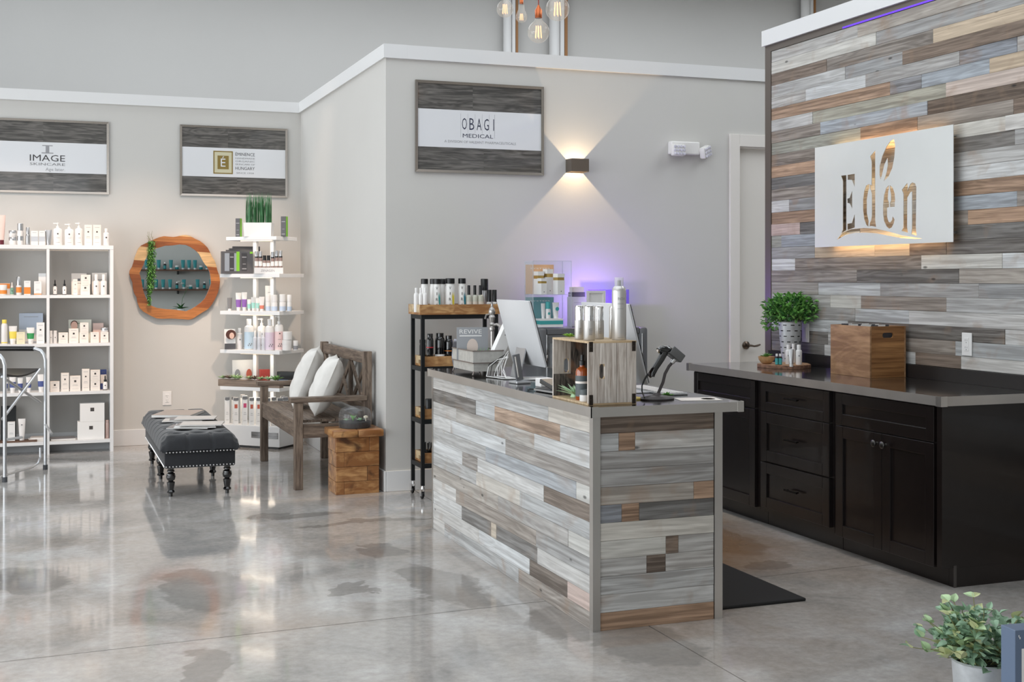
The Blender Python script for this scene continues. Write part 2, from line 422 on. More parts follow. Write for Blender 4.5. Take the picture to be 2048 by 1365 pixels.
STAINS = [(1.42, 7.28, 0.24, 0.10), (1.75, 7.0, 0.42, 0.05), (1.60, 6.22, 0.13, 0.18), (1.70, 5.42, 0.16, 0.42), (2.02, 4.62, 0.22, 0.26), (2.16, 4.28, 0.2, 0.3),
          (0.52, 4.55, 0.12, 0.24), (1.25, 7.36, 0.16, 0.08), (0.66, 5.75, 0.2, 0.42), (3.35, 5.9, 0.22, 0.4), (3.3, 5.25, 0.14, 0.1), (1.3, 5.5, 0.1, 0.1), (-0.1, 6.2, 0.2, 0.3)]
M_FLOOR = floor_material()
floor = struct(MB().box(-4.6, 11.1, -1.6, 15.0, -0.12, -0.004).build('floor', mat('joint_dark', (72, 70, 68), 0.8)))
JX, JG = 2.268, 0.003
def jy(x): return 4.905 + 0.045 * x          # the long saw cut runs slightly askew
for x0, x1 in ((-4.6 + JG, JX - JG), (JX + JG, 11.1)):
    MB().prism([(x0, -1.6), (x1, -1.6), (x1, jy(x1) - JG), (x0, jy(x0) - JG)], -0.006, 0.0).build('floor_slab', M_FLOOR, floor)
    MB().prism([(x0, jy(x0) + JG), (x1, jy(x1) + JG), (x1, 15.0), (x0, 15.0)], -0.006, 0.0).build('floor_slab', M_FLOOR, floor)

# ---- partitions of the treatment rooms, with white cap trim and baseboards
struct(MB().box(-4.5, XS + 0.12, YL, YL + 0.12, 0, ZW - 0.02).build('wall_back_left', M_WALL))
struct(MB().box(XS, XS + 0.12, YB, YL, 0, ZW - 0.02).build('wall_side', M_WALL))
DX0 = at(1480, 500, Y=YB).x; DX1 = DX0 + 0.86; DZ = 2.345
wb = MB().box(XS + 0.12, DX0 - 0.012, YB, YB + 0.12, 0, ZW - 0.02)
wb.box(DX0 - 0.012, DX1 + 0.012, YB, YB + 0.12, DZ + 0.012, ZW - 0.02).box(DX1 + 0.012, 11.0, YB, YB + 0.12, 0, ZW - 0.02)
struct(wb.build('wall_back', M_WALL))
CT = 0.09
struct(MB().box(-4.5, XS - 0.015, YL - 0.018, YL + 0.14, ZW - CT, ZW).build('trim_1', M_TRIM))
struct(MB().box(XS - 0.018, XS + 0.14, YB - 0.018, YL + 0.14, ZW - CT, ZW + 0.001).build('trim_2', M_TRIM))
struct(MB().box(XS + 0.1402, 11.0, YB - 0.018, YB + 0.14, ZW - CT, ZW).build('trim_3', M_TRIM))
BB = 0.135
struct(MB().box(-4.5, XS - 0.016, YL - 0.016, YL - 0.0005, 0, BB, b=0.003).build('baseboard_back_left', M_TRIM))
struct(MB().box(XS - 0.016, XS - 0.0005, YB - 0.016, YL - 0.0005, 0, BB, b=0.003).build('baseboard_side', M_TRIM))
struct(MB().box(XS + 0.0003, DX0 - 0.096, YB - 0.016, YB - 0.0005, 0, BB, b=0.003).build('baseboard_back', M_TRIM))

# ---- door with casing and lever
dr = bpy.data.objects.new('door_1', None); COL.objects.link(dr); struct(dr); dr.location = (DX0, YB, 0)
cs = MB().box(-0.092, -0.012, -0.02, -0.0005, 0, DZ + 0.1, b=0.002).box(0.86 + 0.012, 0.86 + 0.092, -0.02, -0.0005, 0, DZ + 0.1, b=0.002).box(-0.012, 0.872, -0.02, -0.0005, DZ + 0.012, DZ + 0.1, b=0.002)
cs.build('casing', M_DOOR, dr)
MB().box(0, 0.86, 0.035, 0.075, 0.01, DZ).build('door_leaf', M_DOOR, dr)
MB().box(-0.012, 0, 0, 0.12, 0, DZ + 0.012).box(0.86, 0.872, 0, 0.12, 0, DZ + 0.012).box(0, 0.86, 0, 0.12, DZ, DZ + 0.012).build('jamb', M_DOOR, dr)
M_BRONZE = mat('bronze', (96, 84, 74), 0.3, 0.9)
hd = MB().lathe([(0, 0), (0.03, 0), (0.03, 0.006), (0.022, 0.014), (0.010, 0.018), (0.010, 0.045), (0, 0.045)], 20, Matrix.Translation((0.07, 0.035, 0.905)) @ Matrix.Rotation(R(90), 4, 'X'))
hd.tube([(0.07, -0.005, 0.905), (0.09, -0.008, 0.904), (0.115, -0.008, 0.899), (0.14, -0.008, 0.902), (0.165, -0.008, 0.91)], [0.009, 0.008, 0.007, 0.008, 0.006])
hd.build('door_handle', M_BRONZE, dr, smooth=True)

# ---- hall beyond the partitions: high wall, columns with timber edge, ceiling with openings for the added overhead fill
struct(MB().box(-4.6, 11.1, 14.4, 14.55, 0, 5.3).build('wall_far', M_UPPER))
struct(MB().box(11.0, 11.12, -1.6, 14.4, 0, 5.3).build('wall_right', M_UPPER))
ce = MB(); gx = [-4.6, -3.0, -2.7, 3.9, 5.45, 8.55, 11.0, 11.1]; gy = [-1.6, 1.55, 3.55, 7.25, 7.65, 9.85, 12.95, 14.55]
for xa, xb in zip(gx, gx[1:]):
    for ya, yb in zip(gy, gy[1:]):
        xm, ym_ = (xa + xb) / 2, (ya + yb) / 2
        if (-2.7 < xm < 3.9 and 1.55 < ym_ < 7.65) or (-3.0 < xm < 11.0 and 9.85 < ym_ < 12.95) or (5.45 < xm < 8.55 and 3.55 < ym_ < 7.25): continue
        ce.box(xa, xb, ya, yb, 5.2, 5.3)
struct(ce.build('ceiling', mat('ceiling_paint', (206, 205, 203), 0.85)))
M_GOLD = mat('timber_edge', (150, 104, 58), 0.5)
for i, (xa, xb) in enumerate(((1006, 1045), (1098, 1146), (1602, 1640))):
    a, b_ = at(xa, 40, Y=14.3).x, at(xb, 40, Y=14.3).x
    t = bpy.data.objects.new('trim_%d' % (5 + i), None); COL.objects.link(t); struct(t); t.location = ((a + b_) / 2, 14.398, 0)
    w = b_ - a
    MB().lathe([(w * 0.20, 0.01), (w * 0.20, 5.19)], 20, Matrix.Translation((-w * 0.28, -0.10, 0))).build('column', M_TRIM, t, True)
    MB().box(-w * 0.06, w * 0.12, -0.12, 0, 0.01, 5.19, b=0.01).build('pilaster', M_TRIM, t)
    MB().box(w * 0.14, w * 0.26, -0.11, 0, 0.01, 5.19).build('timber_strip', M_GOLD, t)
    MB().box(w * 0.26, w * 0.32, -0.06, 0, 0.01, 5.19).build('dark_strip', M_BLACKM, t)  # solid dark strip beside the timber edge

# ---- shopfront walls (left of and behind the camera) with window openings
ww = MB()
yy = [-1.6, -0.1, 2.5, 3.1, 5.7, 6.3, 8.9, 10.84]
for i in range(0, 8, 2): ww.box(-4.62, -4.5, yy[i], yy[i + 1], 0, 5.3)
for i in (1, 3, 5): ww.box(-4.62, -4.5, yy[i], yy[i + 1], 0, 0.3).box(-4.62, -4.5, yy[i], yy[i + 1], 3.2, 5.3)
struct(ww.build('wall_window_side', M_WALL))
wf = MB(); xx = [-4.5, -4.1, -1.9, -1.5, 0.7, 11.0]
for i in (0, 2, 4): wf.box(xx[i], xx[i + 1], -1.62, -1.5, 0, 5.3)
for i in (1, 3): wf.box(xx[i], xx[i + 1], -1.62, -1.5, 0, 0.3).box(xx[i], xx[i + 1], -1.62, -1.5, 3.2, 5.3)
struct(wf.build('wall_front', M_WALL))
k = 1
for i in (1, 3, 5):
    w_ = bpy.data.objects.new('window_%d' % k, None); COL.objects.link(w_); struct(w_); w_.location = (-4.56, (yy[i] + yy[i + 1]) / 2, 0.3); k += 1
    f = MB()
    for s in (-1.28, -0.02, 1.24): f.box(-0.03, 0.03, s, s + 0.04, 0, 2.9)
    f.box(-0.03, 0.03, -1.28, 1.28, 0, 0.04).box(-0.03, 0.03, -1.28, 1.28, 2.86, 2.9).build('window_frame', M_BLACKM, w_)
for i in (1, 3):
    w_ = bpy.data.objects.new('window_%d' % k, None); COL.objects.link(w_); struct(w_); w_.location = ((xx[i] + xx[i + 1]) / 2, -1.56, 0.3); k += 1
    f = MB()
    for s in (-1.1, -0.02, 1.06): f.box(s, s + 0.04, -0.03, 0.03, 0, 2.9)
    f.box(-1.1, 1.1, -0.03, 0.03, 0, 0.04).box(-1.1, 1.1, -0.03, 0.03, 2.86, 2.9).build('window_frame', M_BLACKM, w_)

# ---- reclaimed boards
PAL = dict(W=(206, 206, 204), L=(184, 184, 182), G=(158, 158, 157), D=(114, 111, 107), B=(150, 140, 130), N=(126, 109, 95), O=(174, 140, 112), T=(198, 178, 152),
           P=(198, 180, 168), Y=(160, 159, 145), U=(162, 168, 174), K=(104, 89, 76), C=(202, 197, 187), R=(192, 166, 156), S=(170, 161, 150), E=(134, 137, 143))
CON = dict(W=0.5, L=0.65, G=0.7, D=1.0, B=0.9, N=0.95, O=0.95, T=0.5, P=0.5, Y=0.7, U=0.7, K=1.0, C=0.45, R=0.5, S=0.7, E=0.9)
def board(parent, L, h, t, M, code, pale=0.0):
    b = MB(); e = 0.0012
    vs = [(0, 0, 0), (L, 0, 0), (L, h, 0), (0, h, 0), (0, 0, t - e), (L, 0, t - e), (L, h, t - e), (0, h, t - e), (e, e, t), (L - e, e, t), (L - e, h - e, t), (e, h - e, t)]
    fs = [(0, 1, 5, 4), (1, 2, 6, 5), (2, 3, 7, 6), (3, 0, 4, 7), (4, 5, 9, 8), (5, 6, 10, 9), (6, 7, 11, 10), (7, 4, 8, 11), (8, 9, 10, 11), (3, 2, 1, 0)]
    me = bpy.data.meshes.new('board'); me.from_pydata(vs, [], fs)
    o = link('board', me, M_BARN, parent); o.matrix_local = M
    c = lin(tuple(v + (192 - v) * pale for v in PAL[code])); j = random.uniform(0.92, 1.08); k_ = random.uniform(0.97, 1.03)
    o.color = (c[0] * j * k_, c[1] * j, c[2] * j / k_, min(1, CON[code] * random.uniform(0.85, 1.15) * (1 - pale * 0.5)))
    return o
MX = Matrix(((0, 0, -1), (-1, 0, 0), (0, 1, 0))).to_4x4()     # local x -> -Y, y -> Z, z -> -X
MY = Matrix(((1, 0, 0), (0, 0, -1), (0, 1, 0))).to_4x4()      # local x -> X, y -> Z, z -> -Y

# ---- plank feature wall
PW_Y0, PW_Y1 = 2.6, 6.92
wall_p = struct(MB().box(XP + 0.012, XP + 0.15, PW_Y0, 6.985, 0, 2.90).build('wall_plank', mat('board_backing', (40, 36, 33), 0.9)))
ROWS = ['L1715S', 'C1752G', 'N1653B1866T', 'L1690G1805N', 'L1611W1731G1919E2034L', 'O1780E1843U1979T', 'L1625Y1892P', 'B1641U1855K', 'Y1721O1835B2027N', 'B1640G1745O1830C2011W',
        'O1640L1760D', 'D1640S1790L', 'B1640C1750W', 'W1578G1700S1850O', 'O1640B1755U', 'R1600D1720B1936O', 'Y1563U1720S1860D', 'G1629T1749T1819N1893D', 'W1590B1843C2005W', 'B1714D1918S',
        'S1636L1760G1957G', 'L1660C1722B1893L', 'G1710L1818W', 'L1696D', 'D1656L1760B1911L', 'D1649W1831N1922W']
RH, ZT = 0.0743, 2.858
for r_, row in enumerate(ROWS):
    z1 = ZT - r_ * RH; z0 = max(z1 - RH, 0.935)
    codes = [row[0]]; xs = []
    i = 1
    while i < len(row):
        xs.append(int(row[i:i + 4])); codes.append(row[i + 4]); i += 5
    ys = [PW_Y1] + [at(x, 500, X=XP).y for x in xs]
    # continue the last board past the picture, then one more board to the wall end
    ys.append(max(ys[-1] - random.uniform(0.9, 1.6), 3.6) if ys[-1] > 4.3 else 3.4); codes.append(random.choice('LGBSW')); ys.append(PW_Y0)
    for c, a, b_ in zip(codes, ys[:-1], ys[1:]):
        t = 0.012 + random.uniform(-0.0018, 0.0022)
        board(wall_p, a - b_ - 0.0012, z1 - z0 - 0.0008, t, Matrix.Translation((XP + 0.012, a, z0)) @ MX, c, 0.14)
# the boards run on down to the floor beside the cabinets
for r_ in range(13):
    z1 = 0.934 - r_ * 0.0718; ya = 4.545; yb = random.uniform(3.3, 4.1)
    for a, b_ in ((ya, yb), (yb, PW_Y0)):
        board(wall_p, a - b_ - 0.0012, 0.071, 0.012 + random.uniform(-0.0018, 0.0022), Matrix.Translation((XP + 0.012, a, z1 - 0.0712)) @ MX, random.choice('LGBSWD'), 0.14)
# metal edge profiles and white cap of the plank wall
M_PROFILE = mat('edge_profile', (112, 104, 98), 0.4, 0.7)
MB().box(XP - 0.004, XP + 0.151, 6.9215, 6.99, 0, 2.90).build('edge_profile', M_PROFILE, wall_p)
MB().box(XP - 0.004, XP + 0.0119, PW_Y0, 6.9212, ZT + 0.001, 2.8995).build('edge_profile', M_PROFILE, wall_p)
MB().box(XP - 0.0056, XP - 0.0042, PW_Y0, 6.15, ZT + 0.001, ZT + 0.011).build('purple_light_strip', mat('led_purple', (90, 50, 200), 0.4, emit=(90, 40, 220), es=1.2), wall_p)
struct(MB().box(XP - 0.022, XP + 0.165, PW_Y0, 7.003, 2.9002, 3.0).build('trim_4', M_TRIM))

# ================================================================== RECEPTION DESK
DKX0, DKX1, DKY0, DKY1, DKH = 2.023, 2.60, 4.493, 6.68, 0.853
desk = thing('reception_desk', 'reception desk clad in weathered grey boards with steel edges and steel top', 'desk', (DKX0, DKY0, 0))
DW, DL = DKX1 - DKX0, DKY1 - DKY0
MB().box(0.014, DW - 0.004, 0.014, DL - 0.004, 0.0, DKH - 0.001).build('carcass', mat('desk_carcass', (46, 42, 40), 0.7), desk)
FR = ['W932L1096C', 'D951L989O1120L', 'L912S1069W', 'W901W1011B', 'L971U1152C', 'W924B955W1087K', 'L952C1039L', 'S996G1136C', 'W912B1072G', 'W923D982T992D1075W', 'W958W1059K1135R', 'W889L1037B']
h = DKH / 12
for r_, row in enumerate(FR):
    codes = [row[0]]; xs = []; i = 1
    while i < len(row):
        j = i
        while row[j].isdigit(): j += 1
        xs.append(int(row[i:j])); codes.append(row[j]); i = j + 1
    ys = [DL - 0.012] + [at(x, 900, X=DKX0).y - DKY0 for x in xs] + [0.03]
    z1 = DKH - r_ * h
    for c, a, b_ in zip(codes, ys[:-1], ys[1:]):
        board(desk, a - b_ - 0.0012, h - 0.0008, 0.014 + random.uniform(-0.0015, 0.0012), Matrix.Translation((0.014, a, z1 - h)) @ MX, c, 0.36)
EN = ['N', 'L1238O1271L', 'G', 'G', 'S1388O', 'E1244O1279D', 'C', 'C1332N1357L', 'L1294N1332L', 'L', 'W', 'O']
for r_, row in enumerate(EN):
    codes = [row[0]]; xs = []; i = 1
    while i < len(row): xs.append(int(row[i:i + 4])); codes.append(row[i + 4]); i += 5
    ex = [0.03] + [at(x, 900, Y=DKY0).x - DKX0 for x in xs] + [DW - 0.035]
    z1 = DKH - r_ * h
    for c, a, b_ in zip(codes, ex[:-1], ex[1:]):
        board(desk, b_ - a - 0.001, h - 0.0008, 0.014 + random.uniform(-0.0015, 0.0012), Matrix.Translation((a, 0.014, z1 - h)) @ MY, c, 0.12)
MB().box(-0.004, 0.0285, -0.004, 0.0025, 0, DKH - 0.002).box(-0.004, 0.0025, 0.0025, 0.0285, 0, DKH - 0.002).build('corner_trim', M_STEEL, desk)
MB().box(DW - 0.0345, DW + 0.002, -0.004, 0.0135, 0, DKH - 0.002).build('corner_trim', M_STEEL, desk)
MB().box(-0.004, 0.0135, DL - 0.0115, DL + 0.002, 0, DKH - 0.002).build('corner_trim', M_STEEL, desk)
MB().box(-0.02, DW + 0.085, -0.028, DL + 0.02, DKH, DKH + 0.0362, b=0.0015).build('countertop', M_STEELTOP, desk)
be = MB().box(-0.0225, -0.0202, -0.0285, DL + 0.021, DKH - 0.002, DKH + 0.037).box(-0.0225, DW + 0.087, -0.0305, -0.0282, DKH - 0.002, DKH + 0.037).box(DW + 0.0852, DW + 0.0875, -0.0285, DL + 0.021, DKH - 0.002, DKH + 0.037)
be.build('edge_band', M_STEEL, desk)
for cx, cy, sx, sy in ((-0.0245, -0.0325, 1, 1), (DW + 0.0895, -0.0325, -1, 1), (-0.0245, DL + 0.023, 1, -1)):
    x0, x1 = sorted((cx, cx + sx * 0.032)); y0, y1 = sorted((cy, cy + sy * 0.0035)); c = MB().box(x0, x1, y0, y1, DKH - 0.004, DKH + 0.039)
    x0, x1 = sorted((cx, cx + sx * 0.0035)); y0, y1 = sorted((cy, cy + sy * 0.03)); c.box(x0, x1, y0, y1, DKH - 0.004, DKH + 0.039)
    c.build('corner_cap', M_STEEL, desk)
ZD = DKH + 0.0362 + 0.0004          # desk surface

# black floor mat behind the desk
tag(MB().box(2.66, 3.08, 4.60, 6.3, 0.0003, 0.014, b=0.006).build('floor_mat', mat('rubber_mat', (18, 18, 19), 0.8)), 'black rubber standing mat on the floor behind the reception desk', 'mat')

# ================================================================== BACK COUNTER
CX0, CX1, CY0, CY1, CZ = 3.752, 4.368, 4.56, 6.905, 0.865
FX = 3.79
def shaker(parent, name, y0, y1, z0, z1, rail=0.06):
    """door or drawer front facing -X, recessed centre panel"""
    b = MB().box(-0.02, 0, y0, y0 + rail, z0, z1, b=0.002).box(-0.02, 0, y1 - rail, y1, z0, z1, b=0.002).box(-0.02, 0, y0 + rail, y1 - rail, z0, z0 + rail, b=0.002).box(-0.02, 0, y0 + rail, y1 - rail, z1 - rail, z1, b=0.002)
    b.box(-0.009, 0, y0 + rail, y1 - rail, z0 + rail, z1 - rail)
    return b.build(name, M_ESP, parent)
M_PULL = mat('pull_black', (30, 29, 28), 0.25, 0.8)
M_KNOB = mat('knob_pewter', (100, 98, 96), 0.3, 0.9)
def pull(parent, y, z):
    b = MB().tube([(-0.02, y - 0.048, z), (-0.036, y - 0.048, z)], 0.004, 6).tube([(-0.02, y + 0.048, z), (-0.036, y + 0.048, z)], 0.004, 6)
    b.box(-0.044, -0.035, y - 0.062, y + 0.062, z - 0.005, z + 0.005, b=0.002).build('pull', M_PULL, parent)
def knob(parent, y, z):
    MB().lathe([(0, 0), (0.008, 0), (0.006, 0.008), (0.007, 0.014), (0.016, 0.02), (0.018, 0.026), (0.012, 0.031), (0, 0.032)], 16,
               Matrix.Translation((-0.02, y, z)) @ Matrix.Rotation(R(-90), 4, 'Y')).build('knob', M_KNOB, parent, True)
def cabinet(label, y0, y1, kind):
    t = thing('base_cabinet', label, 'cabinet', (FX, y0, 0)); w = y1 - y0
    MB().box(0.0, CX1 - FX - 0.004, 0.0008, w - 0.0008, 0.088, 0.824).box(0.05, 0.068, 0.0008, w - 0.0008, 0, 0.0878).build('body', M_ESP, t)
    if kind == 'drawers':
        for z0, z1 in ((0.655, 0.815), (0.374, 0.648), (0.113, 0.366)):
            d = shaker(t, 'drawer', 0.022, w - 0.03, z0, z1, 0.05 if z0 > 0.5 else 0.06); pull(d, w / 2 - 0.005, (z0 + z1) / 2 + 0.008)
    elif kind == 'single':
        shaker(t, 'drawer', 0.03, w - 0.03, 0.66, 0.815, 0.05); shaker(t, 'door', 0.03, w - 0.03, 0.095, 0.652)
    else:
        shaker(t, 'drawer', 0.018, w - 0.032, 0.655, 0.815, 0.055); m_ = w / 2 - 0.007
        d = shaker(t, 'door', 0.018, m_ - 0.0015, 0.085, 0.648); knob(d, m_ - 0.032, 0.598)
        d = shaker(t, 'door', m_ + 0.0015, w - 0.032, 0.085, 0.648); knob(d, m_ + 0.035, 0.598)
    return t
cabinet('dark espresso base cabinet with one drawer above a single door, furthest along the counter', 6.115, 6.885, 'single')
cabinet('dark espresso base cabinet with a bank of three pull-handled drawers', 5.405, 6.113, 'drawers')
cabinet('dark espresso base cabinet with a wide drawer over two knobbed doors', 4.602, 5.403, 'double')
ep = thing('cabinet_end_panel', 'plain dark espresso end panel closing the run of base cabinets', 'panel', (FX - 0.02, 4.565, 0))
MB().box(0.0, CX1 - FX + 0.016, 0, 0.034, 0.088, 0.824).box(0.068, CX1 - FX + 0.016, 0, 0.034, 0, 0.0878).build('panel', M_ESP, ep)
MB().box(0.064, 0.078, -0.004, -0.0003, 0, 0.1).build('corner_bead', mat('bead_grey', (70, 66, 64), 0.4), ep)
wt = thing('worktop', 'long dark steel worktop with bright metal edge over the base cabinets', 'worktop', (CX0, CY0 - 0.012, CZ - 0.04))
LY = CY1 - CY0 + 0.012
MB().box(0, CX1 - CX0 - 0.001, 0, LY, 0, 0.0395).build('slab', mat('dark_steel_top', (160, 157, 155), 0.1, 0.95, noise=0.06, nscale=2), wt)
M_EDGE = mat('edge_steel', (186, 181, 176), 0.32, 0.7, noise=0.08, nscale=6)
MB().box(-0.003, -0.0003, -0.003, LY, -0.002, 0.041).box(-0.003, CX1 - CX0 - 0.001, -0.003, -0.0003, -0.002, 0.041).build('edge_band', M_EDGE, wt)
MB().box(-0.006, 0.03, -0.006, -0.0033, -0.004, 0.0425).box(-0.006, -0.0033, -0.0033, 0.03, -0.004, 0.0425).build('corner_cap', M_STEEL, wt)
MB().box(-0.006, -0.0033, LY - 0.03, LY + 0.003, -0.004, 0.0425).box(-0.0033, 0.03, LY + 0.0003, LY + 0.003, -0.004, 0.0425).build('corner_cap', M_STEEL, wt)
bs = MB().box(CX1 - 0.022, CX1 - 0.0125, CY0 - 0.012, 6.92, CZ, 0.934)
tag(bs.build('backsplash', mat('backsplash_black', (34, 32, 33), 0.3)), 'low black backsplash strip along the back of the worktop', 'backsplash')

# ================================================================== EDEN SIGN (laser-cut steel plate stood off the boards)
SX = XP - 0.055
def sg(zx, zy):
    p = at(1600 + zx / 4.706, 230 + zy / 4.706, X=SX); return (-p.y, p.z)
SHAPES = [[(147, 308), (1452, 90), (1437, 1203), (137, 1243)],
 [(388, 573), (438, 567), (438, 1085), (390, 1115), (405, 1080), (405, 620)],
 [(450, 565), (517, 555), (517, 680), (490, 612), (450, 610)],
 [(448, 790), (470, 780), (493, 715), (493, 885), (470, 835), (448, 828)],
 [(448, 1025), (490, 1018), (517, 935), (517, 1060), (448, 1085)],
 [(655, 650), (625, 665), (605, 720), (595, 800), (595, 900), (605, 980), (625, 1035), (645, 1055), (648, 1000), (632, 930), (630, 800), (645, 710), (655, 690)],
 [(663, 390), (710, 335), (710, 990), (718, 1055), (690, 1048), (668, 1045), (655, 1050), (658, 1020), (672, 990), (678, 950), (678, 740), (661, 690), (661, 655), (676, 665), (676, 440)],
 [(885, 228), (898, 290), (890, 400), (870, 500), (835, 580), (790, 625), (815, 545), (828, 470), (825, 405), (795, 470), (775, 560), (760, 610), (750, 560), (752, 480), (775, 390), (815, 300), (850, 250)],
 [(838, 662), (812, 690), (792, 760), (783, 850), (783, 930), (792, 1000), (815, 1050), (840, 1072), (865, 1060), (885, 1020), (892, 985), (875, 955), (868, 990), (850, 1015), (835, 1005), (822, 960), (822, 875), (840, 868), (840, 830), (828, 790), (832, 720), (838, 700)],
 [(848, 662), (875, 685), (893, 740), (897, 800), (893, 865), (848, 868), (848, 828), (858, 810), (858, 750), (848, 700)],
 [(960, 705), (1012, 640), (1018, 685), (1010, 720), (1040, 650), (1060, 636), (1085, 645), (1097, 680), (1092, 1060), (1100, 1138), (1050, 1122), (1056, 1060), (1056, 720), (1040, 730), (1012, 780), (1010, 1060), (1018, 1110), (957, 1092), (975, 1060), (975, 745)],
 [(345, 1180), (400, 1110), (480, 1078), (600, 1065), (720, 1072), (840, 1100), (960, 1135), (1080, 1155), (1150, 1165), (1080, 1167), (960, 1160), (840, 1138), (720, 1115), (620, 1108), (520, 1110), (430, 1130)]]
def flat_holes(polys, thick):
    cu = bpy.data.curves.new('plate', 'CURVE'); cu.dimensions = '2D'; cu.fill_mode = 'BOTH'; cu.extrude = thick / 2
    for pl in polys:
        sp = cu.splines.new('POLY'); sp.points.add(len(pl) - 1); sp.use_cyclic_u = True
        for q, (x, y) in zip(sp.points, pl): q.co = (x, y, 0, 1)
    o = bpy.data.objects.new('plate', cu); COL.objects.link(o)
    me = bpy.data.meshes.new_from_object(o.evaluated_get(bpy.context.evaluated_depsgraph_get()))
    bpy.data.objects.remove(o); me.materials.clear(); return me
sign = thing('wall_sign', 'brushed steel plate sign with backlit cut-out letters and a leaf on the plank wall', 'sign', (SX, 0, 0))
po = [sg(*p) for p in SHAPES[0]]
y_l = (po[0][0] + po[3][0]) / 2; y_r = (po[1][0] + po[2][0]) / 2; z_t = (po[0][1] + po[1][1]) / 2; z_b = (po[2][1] + po[3][1]) / 2
polys = [[(y_l, z_t), (y_r, z_t), (y_r, z_b), (y_l, z_b)]] + [[sg(*p) for p in s] for s in SHAPES[1:]]
M_PLATE = mat('brushed_plate', (232, 234, 232), 0.3, 0.45, noise=0.04, nscale=2, bump=0.04, bscale=3)
pl = link('plate', flat_holes(polys, 0.003), M_PLATE, sign)
pl.matrix_local = MX
sb = MB()
for yy_ in (y_l + 0.05, y_r - 0.05):
    for zz in (z_t - 0.05, z_b + 0.05): sb.lathe([(0.008, 0), (0.008, 0.052)], 10, Matrix.Translation((0.0017, -yy_, zz)) @ Matrix.Rotation(R(90), 4, 'Y'))
sb.build('standoff', M_STEEL, sign, True)
M_LED = mat('led_warm', (255, 214, 150), 0.5, emit=(255, 190, 110), es=2.0)
ym = (y_l + y_r) / 2
for zz in (z_t - 0.03, z_b + 0.03):
    MB().box(0.004, 0.012, -ym - 0.48, -ym + 0.48, zz - 0.006, zz + 0.006).build('light_strip', M_LED, sign)
    light('sign_backlight', 'AREA', (SX + 0.014, -ym, zz), (0, R(-90), 0), 1.1, (1.0, 0.68, 0.36), shape='RECTANGLE', size=0.012, size_y=0.96)
light('sign_backlight', 'AREA', (SX + 0.014, -ym + 0.02, (z_t + z_b) / 2 - 0.02), (0, R(-90), 0), 0.5, (1.0, 0.72, 0.42), shape='RECTANGLE', size=0.3, size_y=0.5)

# ================================================================== WALL PICTURES
M_FRAME = mat('frame_champagne', (170, 163, 155), 0.25, 0.9)
def print_wood():
    return wood('print_woodgrain', (72, 70, 68), (124, 120, 116), (3, 60, 60), 0.12, rings=0.4, bump=0.0, coat=0.6, dist=0.3)
M_PRINTW = print_wood()
M_POSTER = mat('poster_white', (226, 227, 230), 0.12, coat=0.6)
M_NAVY = mat('print_navy', (46, 50, 74), 0.4); M_INK = mat('print_ink', (60, 58, 60), 0.4)
M_GREYL = mat('print_grey_light', (150, 150, 154), 0.4)
M_GOLDP = mat('print_gold', (138, 116, 56), 0.35); M_GOLDL = mat('print_gold_light', (206, 200, 170), 0.35)
def picture(label, x0, x1, z0, z1, ywall):
    t = thing('framed_picture', label, 'picture', ((x0 + x1) / 2, ywall, (z0 + z1) / 2)); w, hh = (x1 - x0) / 2, (z1 - z0) / 2; f = 0.018
    b = MB()
    for pts in (((-w, -hh), (w, -hh), (w - f, -hh + f), (-w + f, -hh + f)), ((w, -hh), (w, hh), (w - f, hh - f), (w - f, -hh + f)), ((w, hh), (-w, hh), (-w + f, hh - f), (w - f, hh - f)), ((-w, hh), (-w, -hh), (-w + f, -hh + f), (-w + f, hh - f))):
        b.add([(pts[0][0], -0.001, pts[0][1]), (pts[1][0], -0.001, pts[1][1]), (pts[2][0], -0.001, pts[2][1]), (pts[3][0], -0.001, pts[3][1]),
               (pts[0][0], -0.018, pts[0][1]), (pts[1][0], -0.018, pts[1][1]), (pts[2][0], -0.014, pts[2][1]), (pts[3][0], -0.014, pts[3][1])],
              [(0, 3, 2, 1), (4, 5, 6, 7), (0, 1, 5, 4), (1, 2, 6, 5), (2, 3, 7, 6), (3, 0, 4, 7)])
    b.build('frame', M_FRAME, t)
    b1, b2 = -hh + f + (2 * hh - 2 * f) * 0.265, hh - f - (2 * hh - 2 * f) * 0.295
    MB().box(-w + f, w - f, -0.008, -0.002, b1, b2).build('poster', M_POSTER, t)
    # printed plank bands: separate print panels
    for xa, xb, za, zb in ((-w + f, -w * 0.12, b2, hh - f), (-w + f, w * 0.05, -hh + f, b1), (-w * 0.12, w - f, b2, hh - f), (w * 0.05, w - f, -hh + f, b1)):
        MB().box(xa, xb, -0.008, -0.002, za, zb).build('printed_band', M_PRINTW, t)
    return t, -0.0086, w, hh, (b1 + b2) / 2
a0 = at(831, 160, Y=YB - 0.018); a1 = at(1088, 350, Y=YB - 0.018)
t, py, w, hh, zc = picture('framed poster with narrow navy capitals between thin vertical lines, beside the wall sconce', a0.x, a1.x, 2.10, 2.707, YB - 0.0005)
s_ = (a1.x - a0.x) / 257.0      # metres per photo pixel on this poster
for i, ch in enumerate('OBAGI'): text(ch, 0.078, M_NAVY, t, ((-32 + i * 14.6) * s_, py, zc + 0.036), width=0.0055 if ch == 'I' else 0.034, bold=-0.005)
prints(t, [((-39.5 + i * 14.2) * s_, (-39.2 + i * 14.2) * s_, zc - 0.025 - (0.03 if i in (0, 5) else 0), zc + 0.105) for i in range(5)] + [(28.2 * s_, 28.6 * s_, zc - 0.055, zc + 0.105)], M_GREYL, py)
text('MEDICAL', 0.026, M_NAVY, t, (-5 * s_, py, zc - 0.043), width=61 * s_)
text('A DIVISION OF VALEANT PHARMACEUTICALS', 0.017, M_GREYL, t, (0, py, zc - 0.085), width=143 * s_)
